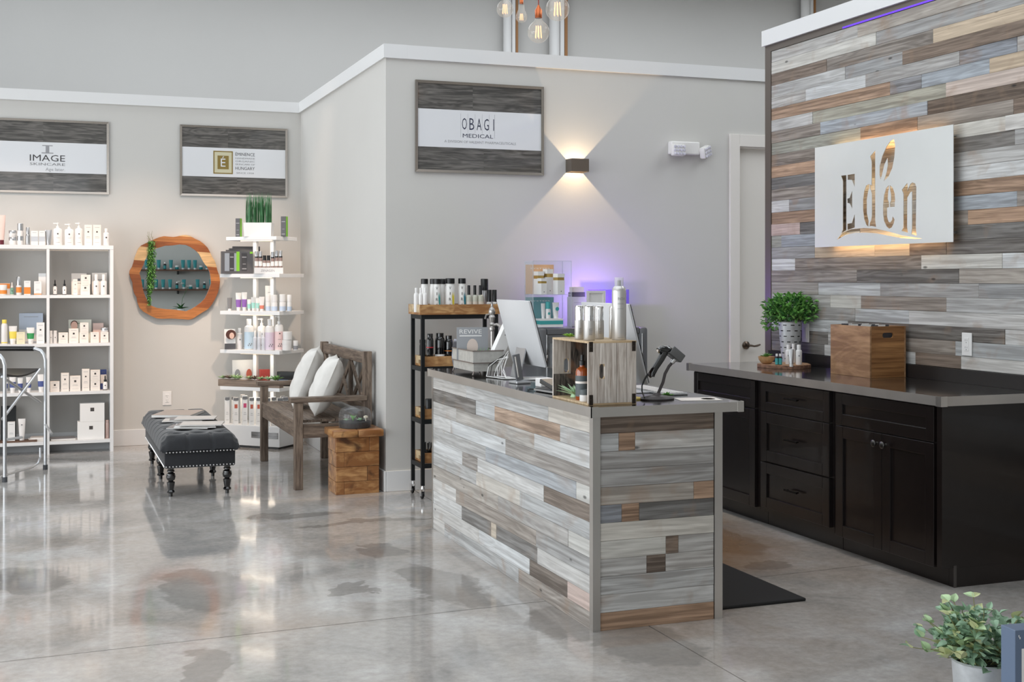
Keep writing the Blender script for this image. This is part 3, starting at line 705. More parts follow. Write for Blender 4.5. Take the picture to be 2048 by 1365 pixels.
a0 = at(0, 235, Y=YL - 0.018); a1 = at(218, 390, Y=YL - 0.018)
t, py, w, hh, zc = picture('framed poster with a large grey capital letter over dark lettering, above the white bookcase', a1.x - 0.91, a1.x, 2.09, 2.69, YL - 0.0005)
cx = at(95, 310, Y=YL - 0.02).x - (a1.x - 0.455)
text('IMAGE', 0.052, M_INK, t, (cx, py, zc - 0.005), width=0.27)
text('SKINCARE', 0.021, M_GREY, t, (cx, py, zc - 0.055), width=0.27)
text('Age later.', 0.034, M_GREYL, t, (cx + 0.06, py, zc - 0.1), width=0.15)
prints(t, [(cx - 0.04, cx + 0.04, zc + 0.093, zc + 0.1), (cx - 0.014, cx + 0.014, zc + 0.04, zc + 0.093), (cx - 0.045, cx + 0.045, zc + 0.032, zc + 0.04)], M_GREYL, py)
a0 = at(360, 250, Y=YL - 0.018); a1 = at(575, 394, Y=YL - 0.018)
t, py, w, hh, zc = picture('framed poster with a gold square emblem, above the grass planter', a0.x, a1.x, 2.095, 2.695, YL - 0.0005)
k_ = (a1.x - a0.x) / 215.0
e0, e1 = (-42 * k_, -3 * k_)
prints(t, [(e0, e1, zc - 0.098, zc + 0.098)], M_GOLDP, py); prints(t, [(e0 + 0.01, e1 - 0.01, zc - 0.088, zc + 0.088)], M_GOLDL, py - 0.0004)
prints(t, [(e0 + 0.035, e1 - 0.035, zc - 0.058, zc + 0.058)], M_GOLDP, py - 0.0008)
text('É', 0.088, M_POSTER, t, ((e0 + e1) / 2, py - 0.0014, zc + 0.008))
rx = 21.5 * k_; rw = 39 * k_
text('ÉMINENCE', 0.034, M_INK, t, (rx, py, zc + 0.078), width=rw)
for q, wd in enumerate(('HANDMADE', 'ORGANIC', 'SKINCARE OF')): text(wd, 0.013, M_GREY, t, (rx, py, zc + 0.04 - q * 0.026), width=rw)
text('HUNGARY', 0.027, M_INK, t, (rx, py, zc - 0.046), width=rw); text('SINCE 1958', 0.012, M_GREY, t, (rx, py, zc - 0.086), width=rw * 0.9)

# ================================================================== SCONCE, EMERGENCY LIGHT, OUTLETS, SWITCH
c0 = at(1137, 318, Y=YB - 0.05); c1 = at(1172, 345, Y=YB - 0.05)
sw, sh = (c1.x - c0.x) / 2, (c0.z - c1.z) / 2
scn = thing('wall_sconce', 'square bronze wall sconce casting light up and down the wall', 'wall lamp', ((c0.x + c1.x) / 2, YB - 0.001, (c0.z + c1.z) / 2))
M_SC = mat('sconce_bronze', (128, 118, 108), 0.35, 0.85)
MB().box(-sw, -sw + 0.004, -0.1, 0, -sh, sh).box(sw - 0.004, sw, -0.1, 0, -sh, sh).box(-sw + 0.004, sw - 0.004, -0.1, -0.096, -sh, sh).box(-sw + 0.004, sw - 0.004, -0.0012, 0, -sh, sh).build('housing', M_SC, scn)
SCE = 30.0
for sgn in (1, -1):
    lo_ = light('sconce_lamp', 'SPOT', (scn.location.x, YB - 0.05, scn.location.z - sgn * 0.02), (R(180) if sgn > 0 else 0, 0, 0), SCE, (1.0, 0.74, 0.45), spot_size=R(165), spot_blend=0.2, shadow_soft_size=0.004)
    lo_.data.use_nodes = True; ln_t = lo_.data.node_tree; fo_ = ln_t.nodes.new('ShaderNodeLightFalloff'); fo_.inputs['Strength'].default_value = 1.0
    ln_t.links.new(fo_.outputs['Linear'], ln_t.nodes['Emission'].inputs['Strength'])
em = at(1368, 297, Y=YB - 0.03)
el = thing('emergency_light', 'white twin-head emergency light on the wall beside the door', 'emergency light', (em.x, YB - 0.001, em.z))
MB().box(-0.115, 0.115, -0.055, 0, -0.045, 0.047, b=0.008).build('housing', M_PLAST, el)
M_LENS = mat('lamp_lens', (214, 212, 224), 0.15, noise=0.2, nscale=80)
for s_x, rz in ((-0.075, R(0)), (0.15, R(35))):
    hdm = MB().box(-0.052, 0.052, -0.05, 0, -0.042, 0.04, b=0.014)
    o = hdm.build('lamp_head', M_PLAST, el, True); o.location = (s_x, -0.057 if s_x < 0 else -0.02, -0.02); o.rotation_euler = (0, R(-18) if s_x > 0 else 0, rz)
    lz = MB()
    for q in range(4):
        for r_ in range(3): lz.lathe([(0.011, 0), (0.009, 0.006), (0, 0.008)], 8, Matrix.Translation((-0.036 + q * 0.024, -0.0505, -0.026 + r_ * 0.025)) @ Matrix.Rotation(R(90), 4, 'X'))
    lz.build('lens', M_LENS, o, True)
def outlet(label, name, loc, rz, switch=False):
    t = thing(name, label, 'light switch' if switch else 'outlet', loc, rz)
    MB().box(-0.036, 0.036, -0.006, 0, -0.058, 0.058, b=0.002).build('plate', M_PLAST, t)
    if switch: MB().box(-0.017, 0.017, -0.010, -0.006, -0.034, 0.034, b=0.002).build('rocker', M_PLAST, t)
    else:
        MB().box(-0.017, 0.017, -0.0085, -0.006, -0.034, 0.034, b=0.001).build('receptacle', M_PLAST, t)
        sl = []
        for zc_ in (-0.018, 0.018): sl += [(-0.008, -0.006, zc_ - 0.002, zc_ + 0.007), (0.005, 0.007, zc_ - 0.001, zc_ + 0.006), (-0.002, 0.002, zc_ - 0.011, zc_ - 0.007)]
        prints(t, sl, M_BLACK, -0.0087, 'slot')
p = at(334, 797, Y=YL); outlet('white wall outlet low on the wall behind the tufted bench', 'wall_outlet', (p.x, YL - 0.0008, p.z), 0)
p = at(1936, 689, X=XP); outlet('white wall outlet on the plank wall above the worktop', 'wall_outlet', (XP - 0.003, p.y, p.z), R(-90))
p = at(1613, 666, X=XP); outlet('white light switch on the plank wall beside the leafy pot plant', 'light_switch', (XP - 0.003, p.y, p.z), R(-90), True)

# ================================================================== SLATTED BENCH WITH CUSHIONS
M_BENCH = wood('bench_timber', (84, 70, 60), (140, 122, 106), (4, 50, 50), 0.55, rings=0.25, knots=True)
M_BENCHV = wood('bench_timber_upright', (84, 70, 60), (146, 128, 112), (50, 50, 4), 0.55, rings=0.2)
bx, by = 1.53, 8.17
bench = thing('wooden_bench', 'brown wooden bench with crossed back slats and flat arms against the wall', 'bench', (bx, by, 0))
BL, BD = 1.43, 0.52            # length (Y), depth (X)
LG = 0.055
for y in (0, BL - LG):
    MB().box(0, LG, y, y + LG, 0, 0.575, b=0.003).build('leg', M_BENCHV, bench)
    o = MB().box(BD - LG, BD, y, y + LG, 0, 0.905, b=0.003).build('leg', M_BENCHV, bench)
    MB().box(-0.03, BD - LG + 0.02, y - 0.012, y + LG + 0.012, 0.576, 0.61, b=0.004).build('armrest', M_BENCH, bench)
    MB().box(LG, BD - LG, y + 0.008, y + LG - 0.008, 0.34, 0.43).build('side_rail', M_BENCH, bench)
def along(parent, name, x0, x1, z0, z1, y0=LG, y1=BL - LG, m=M_BENCH):
    """long board running along Y, modelled along its own X so the grain follows it"""
    o = MB().box(0, y1 - y0, -(x1 - x0) / 2, (x1 - x0) / 2, -(z1 - z0) / 2, (z1 - z0) / 2, b=0.003).build(name, m, parent)
    o.matrix_local = Matrix.Translation(((x0 + x1) / 2, y0, (z0 + z1) / 2)) @ Matrix.Rotation(R(90), 4, 'Z'); return o
along(bench, 'front_rail', 0.008, 0.032, 0.34, 0.435)
along(bench, 'rear_rail', BD - 0.04, BD - 0.012, 0.34, 0.435)
for i in range(5): along(bench, 'seat_slat', 0.0 + i * 0.095, 0.092 + i * 0.095, 0.437, 0.457)
along(bench, 'top_rail', BD - 0.045, BD - 0.015, 0.82, 0.895); along(bench, 'back_rail', BD - 0.045, BD - 0.015, 0.50, 0.55)
n = 3; seg = (BL - 2 * LG) / n
for i in range(n):
    y0 = LG + i * seg
    if i: MB().box(BD - 0.042, BD - 0.018, y0 - 0.022, y0 + 0.022, 0.551, 0.819).build('back_post', M_BENCHV, bench)
    MB().bar((BD - 0.036, y0 + 0.04, 0.555), (BD - 0.036, y0 + seg - 0.04, 0.815), 0.036, 0.012, (1, 0, 0)).build('back_slat', M_BENCHV, bench)
    MB().bar((BD - 0.022, y0 + seg - 0.04, 0.555), (BD - 0.022, y0 + 0.04, 0.815), 0.036, 0.012, (1, 0, 0)).build('back_slat', M_BENCHV, bench)
M_LINEN = mat('linen_white', (224, 221, 216), 0.85, noise=0.04, nscale=20, bump=0.25, bscale=35)
def cushion(label, loc, rz, tilt, size=0.46):
    b = MB(); n = 18; vs = []; fs = []
    rnd = random.Random(label)
    for sgn in (1, -1):
        for i in range(n + 1):
            for j in range(n + 1):
                u, v = -1 + 2 * i / n, -1 + 2 * j / n
                e = max(0, (1 - abs(u) ** 2.6)) ** 0.5 * max(0, (1 - abs(v) ** 2.6)) ** 0.5
                pin = 1 - 0.07 * (1 - abs(v) ** 2) * abs(u) ** 3; pin2 = 1 - 0.07 * (1 - abs(u) ** 2) * abs(v) ** 3
                wr = 0.006 * math.sin(7 * u + 3 * v + loc[1]) * (1 - e) + 0.004 * math.sin(11 * v - 4 * u)
                vs.append((sgn * (0.003 + 0.085 * e + wr * e), u * size / 2 * pin, v * size / 2 * pin2))
    m = (n + 1) ** 2
    for s in (0, 1):
        for i in range(n):
            for j in range(n):
                a = s * m + i * (n + 1) + j; q = (a, a + 1, a + n + 2, a + n + 1)
                fs.append(q if s == 0 else q[::-1])
    edge = [i * (n + 1) for i in range(n + 1)] + [n * (n + 1) + j for j in range(1, n + 1)] + [i * (n + 1) + n for i in range(n - 1, -1, -1)] + [j for j in range(n - 1, 0, -1)]
    for a, c in zip(edge, edge[1:] + edge[:1]): fs.append((a, a + m, c + m, c))
    t = thing('throw_cushion', label, 'cushion', loc, rz)
    o = b.add(vs, fs).build('cover', M_LINEN, t, True, angle=80)
    o.rotation_euler = (R(0), tilt, 0); o.location = (0, 0, size / 2 * math.cos(tilt) + 0.014)
    sm = MB().tube([(-0.0, -size / 2 * 0.97, 0), (-0.0, -size / 2 * 0.985, size * 0.25), (-0.0, -size / 2 * 0.99, size * 0.4)], 0.003, 6)
    s_ = sm.build('zip_seam', M_LINEN, o, True)
    return t
cushion('white linen cushion on the bench, further one from the side table', (1.775, 9.02, 0.4575), R(-14), R(22), 0.45)
cushion('white linen cushion on the bench above the glass terrarium', (1.80, 8.475, 0.4575), R(-10), R(23), 0.42)

# ================================================================== BLOCK SIDE TABLE AND TERRARIUM
M_TEAK = wood('teak_block', (140, 92, 52), (206, 158, 104), (4, 14, 14), 0.35, rings=0.45, c3=(66, 38, 22), c3f=0.85, coat=0.2, ringf=16, dist=0.8)
tb = thing('side_table', 'chunky teak block side table with a thick overhanging top', 'side table', (1.745, 7.90, 0))
MB().box(0.015, 0.270, 0.015, 0.225, 0, 0.368).build('core', mat('table_core', (60, 36, 22), 0.7), tb)
rows = [(0.0, 0.083), (0.084, 0.178), (0.179, 0.273), (0.274, 0.368)]
spl = [[0.055, 0.285], [0.205, 0.285], [0.055, 0.285], [0.22, 0.285]]
for (z0, z1), sp in zip(rows, spl):
    a = 0.0
    for b_ in sp:
        MB().box(a + 0.0005, b_ - 0.0005, random.uniform(-0.003, 0.001), 0.0148, z0, z1 - 0.001, b=0.002).build('block', M_TEAK, tb); a = b_
    MB().box(random.uniform(-0.002, 0.001), 0.0148, 0.0152, 0.235, z0, z1 - 0.001, b=0.002).build('block', M_TEAK, tb)
    MB().box(0.2702, 0.2855, 0.0152, 0.235, z0, z1 - 0.001, b=0.002).build('block', M_TEAK, tb)
MB().box(-0.025, 0.14, -0.028, 0.25, 0.369, 0.416, b=0.008).build('top_slab', M_TEAK, tb, True)
MB().box(0.1405, 0.31, -0.028, 0.25, 0.369, 0.416, b=0.008).build('top_slab', M_TEAK, tb, True)
te = thing('terrarium', 'glass dome terrarium with black gravel and tiny plants on the side table', 'terrarium', (1.90, 8.03, 0.4165))
MB().lathe([(0.104, 0.0), (0.107, 0.004), (0.108, 0.07), (0.106, 0.09), (0.096, 0.118), (0.075, 0.132), (0.03, 0.139), (0, 0.14)], 32).build('glass_dome', thin('dome_glass', (248, 250, 252), 0.04, 1.45), te, True)
MB().lathe([(0.101, 0.003), (0.102, 0.04), (0.06, 0.043), (0, 0.042)], 24).build('gravel', mat('gravel_black', (10, 10, 12), 0.6, noise=0.5, nscale=160, bump=0.8, bscale=160), te)
def leaf_mesh(name, L, w, fold=0.25, curl=0.2, n=4):
    vs, fs = [], []
    for i in range(n + 1):
        s = i / n; ww = w * math.sin(math.pi * (0.08 + 0.92 * s) ** 0.8) if i < n else 0.0
        z = -curl * L * s * s
        vs += [(-ww / 2, s * L, z + fold * ww), (0, s * L, z), (ww / 2, s * L, z + fold * ww)]
    for i in range(n):
        a = i * 3; fs += [(a, a + 1, a + 4, a + 3), (a + 1, a + 2, a + 5, a + 4)]
    return vs, fs
def rosette(mb, c, n, L, w, rings=3, el0=20, el1=80, fold=0.3, curl=0.1):
    vs, fs = leaf_mesh('l', L, w, fold, curl)
    for r_ in range(rings):
        k = max(4, int(n * (1 - r_ * 0.22))); el = el0 + (el1 - el0) * r_ / max(1, rings - 1); sc = 1 - 0.25 * r_
        for i in range(k):
            a = 2 * math.pi * (i + 0.5 * r_) / k + random.uniform(-0.12, 0.12)
            M = Matrix.Translation(c) @ Matrix.Rotation(a, 4, 'Z') @ Matrix.Rotation(R(el + random.uniform(-8, 8)), 4, 'X') @ Matrix.Scale(sc * random.uniform(0.85, 1.1), 4)
            mb.add(vs, fs, M)
    return mb
g = MB(); rosette(g, (0.03, -0.02, 0.045), 9, 0.035, 0.012); rosette(g, (-0.055, 0.01, 0.045), 7, 0.03, 0.01)
g.build('succulent', M_LEAFM, te, True)
g = MB(); rosette(g, (-0.02, -0.03, 0.045), 6, 0.055, 0.012, 2, 60, 80); g.build('sprig', M_LEAF, te, True)
MB().lathe([(0.004, 0.04), (0.004, 0.066), (0.016, 0.064), (0.014, 0.075), (0, 0.08)], 10, Matrix.Translation((0.065, -0.03, 0))).build('mushroom', mat('mushroom', (226, 214, 190), 0.6), te, True)
MB().lathe([(0.02, 0.04), (0.026, 0.07), (0.018, 0.1), (0, 0.105)], 7, Matrix.Translation((0.045, 0.03, 0))).build('stone', mat('stone_brown', (70, 58, 50), 0.8, noise=0.4, nscale=60), te)

# ================================================================== TUFTED BENCH (OTTOMAN)
M_VELVET = mat('velvet_charcoal', (20, 22, 27), 0.8, noise=0.18, nscale=14, bump=0.2, bscale=120)
M_VELVET.node_tree.nodes['Principled BSDF'].inputs['Sheen Weight'].default_value = 0.3
ot = thing('tufted_ottoman', 'charcoal button-tufted upholstered ottoman with nailhead trim and turned black legs', 'ottoman', (0.70, 8.17, 0))
OW, OL = 0.445, 1.62
MB().box(0, OW, 0, OL, 0.185, 0.30, b=0.012).build('base_frame', M_VELVET, ot, True)
nx, ny = 44, 120; vs, fs = [], []
bts = [(0.5 + (i % 2 == 0) * 0.0, 0) for i in range(1)]
buttons = []
cols_, rws = 3, 10
for r_ in range(rws):
    for c in range(cols_ if r_ % 2 == 0 else cols_ - 1):
        buttons.append((OW * ((c + 0.5) / cols_ if r_ % 2 == 0 else (c + 1.0) / cols_), OL * (r_ + 0.7) / (rws + 0.4)))
G = 0.028
for j in range(ny + 1):
    for i in range(nx + 1):
        u, v = i / nx, j / ny
        x, y = -G + u * (OW + 2 * G), -G + v * (OL + 2 * G)
        ex = min(u, 1 - u) * (OW + 2 * G); ey = min(v, 1 - v) * (OL + 2 * G)
        rr = 0.075
        def edge(e): return 1.0 if e > rr else math.sqrt(max(0, 1 - ((rr - e) / rr) ** 2))
        z = 0.302 + 0.098 * min(edge(ex), 1) * min(edge(ey), 1)
        dmin = min((x - bx_) ** 2 + (y - by_) ** 2 for bx_, by_ in buttons) ** 0.5
        z -= 0.042 * math.exp(-(dmin / 0.034) ** 2)
        # pleats along the rim
        if ey < 0.1: z -= 0.012 * (abs(math.sin(math.pi * x / (OW / 3))) < 0.18)
        if ex < 0.1: z -= 0.012 * (abs(math.sin(math.pi * y / (OL / 10))) < 0.14)
        if ex < 1e-6 or ey < 1e-6:
            pass
        vs.append((x, y, z))
m_ = nx + 1
for j in range(ny):
    for i in range(nx): a = j * m_ + i; fs.append((a, a + 1, a + m_ + 1, a + m_))
MB().add(vs, fs).box(-G + 0.012, OW + G - 0.012, -G + 0.012, OL + G - 0.012, 0.288, 0.303, b=0.007).build('tufted_cushion', M_VELVET, ot, True, angle=85)
nh = MB(); hp = [(0.006, 0), (0.0045, 0.003), (0, 0.0042)]
for zz in (0.197, 0.289):
    k = int(OW / 0.021)
    for i in range(k): nh.lathe(hp, 6, Matrix.Translation((0.012 + i * (OW - 0.024) / (k - 1), -0.0004 if zz < 0.25 else -0.0125, zz)) @ Matrix.Rotation(R(90), 4, 'X'))
k = int(OL / 0.021)
for i in range(k): nh.lathe(hp, 6, Matrix.Translation((-0.0004, 0.012 + i * (OL - 0.024) / (k - 1), 0.197)) @ Matrix.Rotation(R(-90), 4, 'Y'))
nh.build('nailheads', M_CHROME, ot, True, kind='stuff')
bt = MB().lathe([(0.011, 0), (0.010, 0.004), (0.005, 0.007), (0, 0.0075)], 10).mesh('button', True)
for x, y in buttons:
    o = link('button', bt, M_VELVET, ot); o.location = (x, y, 0.372)
lp = [(0.012, 0.0), (0.013, 0.02), (0.024, 0.024), (0.026, 0.032), (0.018, 0.042), (0.026, 0.085), (0.0265, 0.092), (0.014, 0.098), (0.026, 0.108), (0.031, 0.125), (0.027, 0.145), (0.016, 0.153), (0.024, 0.158), (0.024, 0.166), (0.019, 0.17), (0.022, 0.184)]
lm = MB().lathe(lp, 20).mesh('leg', True)
for y in (0.06, OL / 2, OL - 0.06):
    for x in (0.045, OW - 0.045):
        o = link('leg', lm, M_BLACKG, ot); o.location = (x, y, 0.0003)
ZO = 0.4005
def magazine(label, loc, rz, w=0.21, l=0.27, t=0.007, cover=M_CARTW, group=None):
    o = thing('magazine', label, 'magazine', loc, rz, group)
    MB().box(-w / 2, w / 2, -l / 2, l / 2, 0.0008, t - 0.0009).build('pages', mat('paper_edge', (226, 224, 220), 0.7), o)
    MB().box(-w / 2 - 0.001, w / 2 + 0.001, -l / 2 - 0.001, l / 2 + 0.001, t - 0.0008, t).box(-w / 2 - 0.001, w / 2 + 0.001, -l / 2 - 0.001, l / 2 + 0.001, 0, 0.0007).build('cover', cover, o)
    return o
M_C1 = mat('cover_taupe', (178, 158, 146), 0.3); M_C2 = mat('cover_pale', (214, 206, 200), 0.3); M_C3 = mat('cover_slate', (126, 122, 124), 0.3)
magazine('large taupe hardback album lying on the far end of the ottoman', (0.90, 9.35, ZO), R(68), 0.36, 0.28, 0.018, M_C1)
mg = 'magazines fanned on the ottoman'
magazine('pale magazine lying at the middle of the ottoman, lowest of its stack', (0.90, 8.98, ZO), R(78), 0.2, 0.27, 0.006, M_C2, mg)
magazine('pale magazine fanned on the middle stack of the ottoman, second up', (0.945, 9.0, ZO + 0.0062), R(84), 0.2, 0.27, 0.006, M_C3, mg)
magazine('pale magazine on top of the middle stack of the ottoman', (0.985, 8.97, ZO + 0.0124), R(76), 0.2, 0.27, 0.006, M_C2, mg)
magazine('grey magazine at the bottom of the stack nearest the studded end of the ottoman', (0.90, 8.55, ZO), R(72), 0.21, 0.27, 0.007, M_C3, mg)
magazine('white magazine second from the bottom of the stack nearest the studded end of the ottoman', (0.935, 8.53, ZO + 0.0072), R(80), 0.21, 0.27, 0.007, M_CARTW, mg)
magazine('slate magazine third up in the stack nearest the studded end of the ottoman', (0.955, 8.55, ZO + 0.0144), R(70), 0.21, 0.27, 0.007, M_C3, mg)
magazine('white magazine on top of the stack nearest the studded end of the ottoman', (0.975, 8.52, ZO + 0.0216), R(77), 0.21, 0.27, 0.007, M_C2, mg)

# ================================================================== MIRROR WITH WAVY TIMBER FRAME, HANGING PLANT
def mz(zx, zy):
    p = at(240 + zx / 6.205, 440 + zy / 6.205, Y=YL - 0.03); return (p.x, p.z)
OUT = [(545, 203), (600, 208), (660, 213), (715, 205), (770, 190), (815, 187), (870, 200), (930, 235), (990, 262), (1040, 300), (1085, 345), (1115, 400), (1140, 455), (1175, 510), (1192, 560), (1205, 620), (1230, 690), (1240, 760), (1232, 840), (1212, 910), (1180, 980), (1140, 1050), (1090, 1110), (1020, 1150), (950, 1195), (900, 1228), (850, 1240), (750, 1232), (640, 1225), (520, 1228), (450, 1222), (380, 1190), (290, 1140), (240, 1090), (215, 1020), (205, 960), (175, 910), (160, 850), (155, 780), (130, 720), (115, 670), (120, 630), (150, 580), (170, 520), (180, 470), (200, 420), (225, 360), (260, 320), (320, 290), (380, 262), (440, 235), (490, 215)]
INN = [(560, 322), (650, 318), (740, 305), (820, 312), (880, 340), (940, 382), (985, 430), (1015, 490), (1045, 540), (1085, 590), (1112, 650), (1125, 720), (1128, 790), (1105, 860), (1080, 920), (1050, 980), (1000, 1030), (940, 1075), (880, 1110), (820, 1135), (700, 1118), (560, 1108), (450, 1092), (380, 1060), (335, 1000), (305, 930), (285, 870), (275, 800), (258, 720), (242, 660), (262, 620), (290, 560), (310, 500), (340, 440), (390, 390), (450, 355)]
mir = thing('wall_mirror', 'round mirror in a wavy-edged striped timber frame', 'mirror', (1.03, YL - 0.001, 1.40))
o_ = [(x - 1.03, z - 1.40) for x, z in (mz(*p) for p in OUT)]; i_ = [(x - 1.03, z - 1.40) for x, z in (mz(*p) for p in INN)]
M_ACACIA = bpy.data.materials.new('acacia_frame'); M_ACACIA.use_nodes = True
def _acacia():
    nt = M_ACACIA.node_tree; N = nt.nodes; L = nt.links; b = N['Principled BSDF']; b.inputs['Roughness'].default_value = 0.4
    tc = N.new('ShaderNodeTexCoord'); mp = N.new('ShaderNodeMapping'); mp.inputs['Rotation'].default_value = (0, 0, R(5)); L.new(tc.outputs['Object'], mp.inputs[0])
    sp = N.new('ShaderNodeSeparateXYZ'); L.new(mp.outputs[0], sp.inputs[0])
    ml = N.new('ShaderNodeMath'); ml.operation = 'MULTIPLY'; ml.inputs[1].default_value = 17.0; L.new(sp.outputs['Y'], ml.inputs[0])
    fl = N.new('ShaderNodeMath'); fl.operation = 'FLOOR'; L.new(ml.outputs[0], fl.inputs[0])
    wn = N.new('ShaderNodeTexWhiteNoise'); wn.noise_dimensions = '1D'; L.new(fl.outputs[0], wn.inputs['W'])
    cr = N.new('ShaderNodeValToRGB'); cr.color_ramp.interpolation = 'CONSTANT'; e = cr.color_ramp.elements
    e[0].color = lin((150, 86, 46)) + (1,); e[1].position = 0.35; e[1].color = lin((184, 118, 66)) + (1,)
    q = e.new(0.62); q.color = lin((132, 72, 42)) + (1,); q = e.new(0.74); q.color = lin((222, 182, 132)) + (1,)
    L.new(wn.outputs['Value'], cr.inputs[0])
    m2 = N.new('ShaderNodeMapping'); m2.inputs['Scale'].default_value = (5, 60, 5); L.new(tc.outputs['Object'], m2.inputs[0])
    n = N.new('ShaderNodeTexNoise'); n.inputs['Scale'].default_value = 1; n.inputs['Detail'].default_value = 6; n.inputs['Distortion'].default_value = 1.0; L.new(m2.outputs[0], n.inputs['Vector'])
    mr = N.new('ShaderNodeMapRange'); mr.inputs[1].default_value = 0.3; mr.inputs[2].default_value = 0.7; mr.inputs[3].default_value = 0.7; mr.inputs[4].default_value = 1.15; L.new(n.outputs['Fac'], mr.inputs[0])
    mx = N.new('ShaderNodeMix'); mx.data_type = 'RGBA'; mx.blend_type = 'MULTIPLY'; mx.inputs[0].default_value = 1; L.new(cr.outputs[0], mx.inputs[6]); L.new(mr.outputs[0], mx.inputs[7])
    L.new(mx.outputs[2], b.inputs['Base Color'])
_acacia()
fo = link('frame', flat_holes([o_, i_], 0.03), M_ACACIA, mir); fo.rotation_euler = (R(90), 0, 0); fo.location = (0, -0.02, 0)
cxm = sum(p[0] for p in i_) / len(i_); czm = sum(p[1] for p in i_) / len(i_)
MB().prism([(cxm + (x - cxm) * 1.02, czm + (z - czm) * 1.02) for x, z in i_], 0, 0.006, Matrix.Translation((0, -0.014, 0)) @ Matrix.Rotation(R(90), 4, 'X')).build('mirror_glass', mat('mirror_silver', (206, 212, 212), 0.0, 1.0), mir)
MB().prism([(x * 0.93 + 0.0, z * 0.93) for x, z in o_], 0, 0.004, Matrix.Translation((0, -0.0005, 0)) @ Matrix.Rotation(R(90), 4, 'X')).build('back_board', M_GREY, mir)
hp_ = at(303, 470, Y=YL - 0.06)
hg = thing('hanging_plant', 'trailing string of green leaves hanging over the edge of the round mirror', 'plant', (hp_.x, YL - 0.06, hp_.z - 0.62))
vs, fs = leaf_mesh('l', 0.02, 0.012, 0.2, 0.2, 3)
g = MB(); top = 0.565
for st_ in range(9):
    x0 = random.uniform(-0.028, 0.028); ln = random.uniform(0.38, 0.44) if abs(x0 + 0.02) > 0.012 else 0.53
    k = int(ln / 0.009)
    for i in range(k):
        z = top - ln * i / k
        for q in range(2):
            a = random.uniform(0, 6.28)
            g.add(vs, fs, Matrix.Translation((x0 + random.uniform(-0.006, 0.006), -random.uniform(0.0, 0.02), z)) @ Matrix.Rotation(a, 4, 'Z') @ Matrix.Rotation(R(random.uniform(-60, 20)), 4, 'X') @ Matrix.Scale(random.uniform(0.7, 1.1), 4))
g.build('foliage', M_LEAF, hg, True, kind='stuff')
g = MB()
for i in range(10): g.tube([(random.uniform(-0.02, 0.02), 0, top - 0.02), (random.uniform(-0.05, 0.02), -0.005, top + random.uniform(0.03, 0.09))], 0.0012, 5)
g.build('stem', mat('dry_stem', (140, 140, 110), 0.7), hg)
MB().lathe([(0.004, 0), (0.004, 0.05)], 8, Matrix.Translation((0, 0.0585, top - 0.01)) @ Matrix.Rotation(R(90), 4, 'X')).build('hook', M_STEEL, hg)

# ================================================================== TALL FOLDING CHAIR (aluminium)
R1 = Vector((-0.268, 9.2, 0)); R2 = Vector((-0.008, 9.70, 0)); dv = Vector((-0.92, 0.39, 0)) * 0.47
fc = thing('folding_chair', 'tall folding aluminium chair with black arm pads and black seat', 'folding chair', tuple(R1))
def lv(p): return tuple(Vector(p) - R1)
Z = Vector((0, 0, 1))
for A in (R1, R2):
    B = A + dv; k = dv.normalized()
    pts = [A + Z * 0.02, A + Z * 0.80, A + Z * 0.84 + k * 0.012, A + Z * 0.868 + k * 0.035, A + Z * 0.88 + k * 0.07, B + Z * 0.88 - k * 0.07, B + Z * 0.868 - k * 0.035, B + Z * 0.84 - k * 0.012, B + Z * 0.80, B + Z * 0.02]
    MB().tube([lv(q) for q in pts], 0.0135, 10).build('side_frame', M_ALU, fc, True)
    MB().tube([lv(A + Z * 0.883 + k * 0.085), lv(B + Z * 0.883 - k * 0.085)], 0.0185, 10).build('arm_pad', M_BLACK, fc, True)
    for q in (A, B): MB().lathe([(0.017, 0), (0.017, 0.035), (0.0145, 0.035)], 12, Matrix.Translation(lv(q))).build('foot_cap', mat('foot_grey', (70, 72, 76), 0.5), fc, True)
for off in (0.0, 1.0):
    o1 = dv * off + (dv.normalized() * (0.018 if off == 0 else -0.018))
    a, b_ = R1 + o1, R2 + o1
    MB().tube([lv(a + Z * 0.43), lv(a.lerp(b_, 0.92) + Z * 0.735)], 0.010, 8).build('brace', M_ALU, fc, True)
    o2 = o1 + dv.normalized() * 0.02 * (1 if off == 0 else -1); a, b_ = R1 + o2, R2 + o2
    MB().tube([lv(b_ + Z * 0.49), lv(a.lerp(b_, 0.06) + Z * 0.72)], 0.010, 8).build('brace', M_ALU, fc, True)
    pts = [b_ + Z * 0.16, b_ + Z * 0.09, b_.lerp(a, 0.06) + Z * 0.05, b_.lerp(a, 0.2) + Z * 0.035, a + Z * 0.035]
    MB().tube([lv(q) for q in pts], 0.008, 8).build('leg_brace', M_ALU, fc, True)
MB().tube([lv(R2 + Z * 0.33), lv(R2.lerp(R1, 0.25) + Z * 0.28 - dv * 0.25)], 0.009, 8).build('footrest', M_ALU, fc, True)
MB().tube([lv(R1 + Z * 0.29), lv(R1.lerp(R2, 0.25) + Z * 0.29 - dv * 0.1)], 0.009, 8).build('footrest', M_ALU, fc, True)
sv, sf = [], []
for i in range(9):
    for j in range(2):
        s = i / 8; pp = (R1 + dv * (0.05 + 0.9 * j)).lerp(R2 + dv * (0.05 + 0.9 * j), 0.06 + 0.86 * s) + Z * (0.742 - 0.03 * math.sin(math.pi * s)); sv.append(lv(pp))
for i in range(8): a = i * 2; sf.append((a, a + 1, a + 3, a + 2))
st_ = MB().add(sv, sf).build('seat', M_BLACK, fc); so = st_.modifiers.new('thick', 'SOLIDIFY'); so.thickness = 0.012

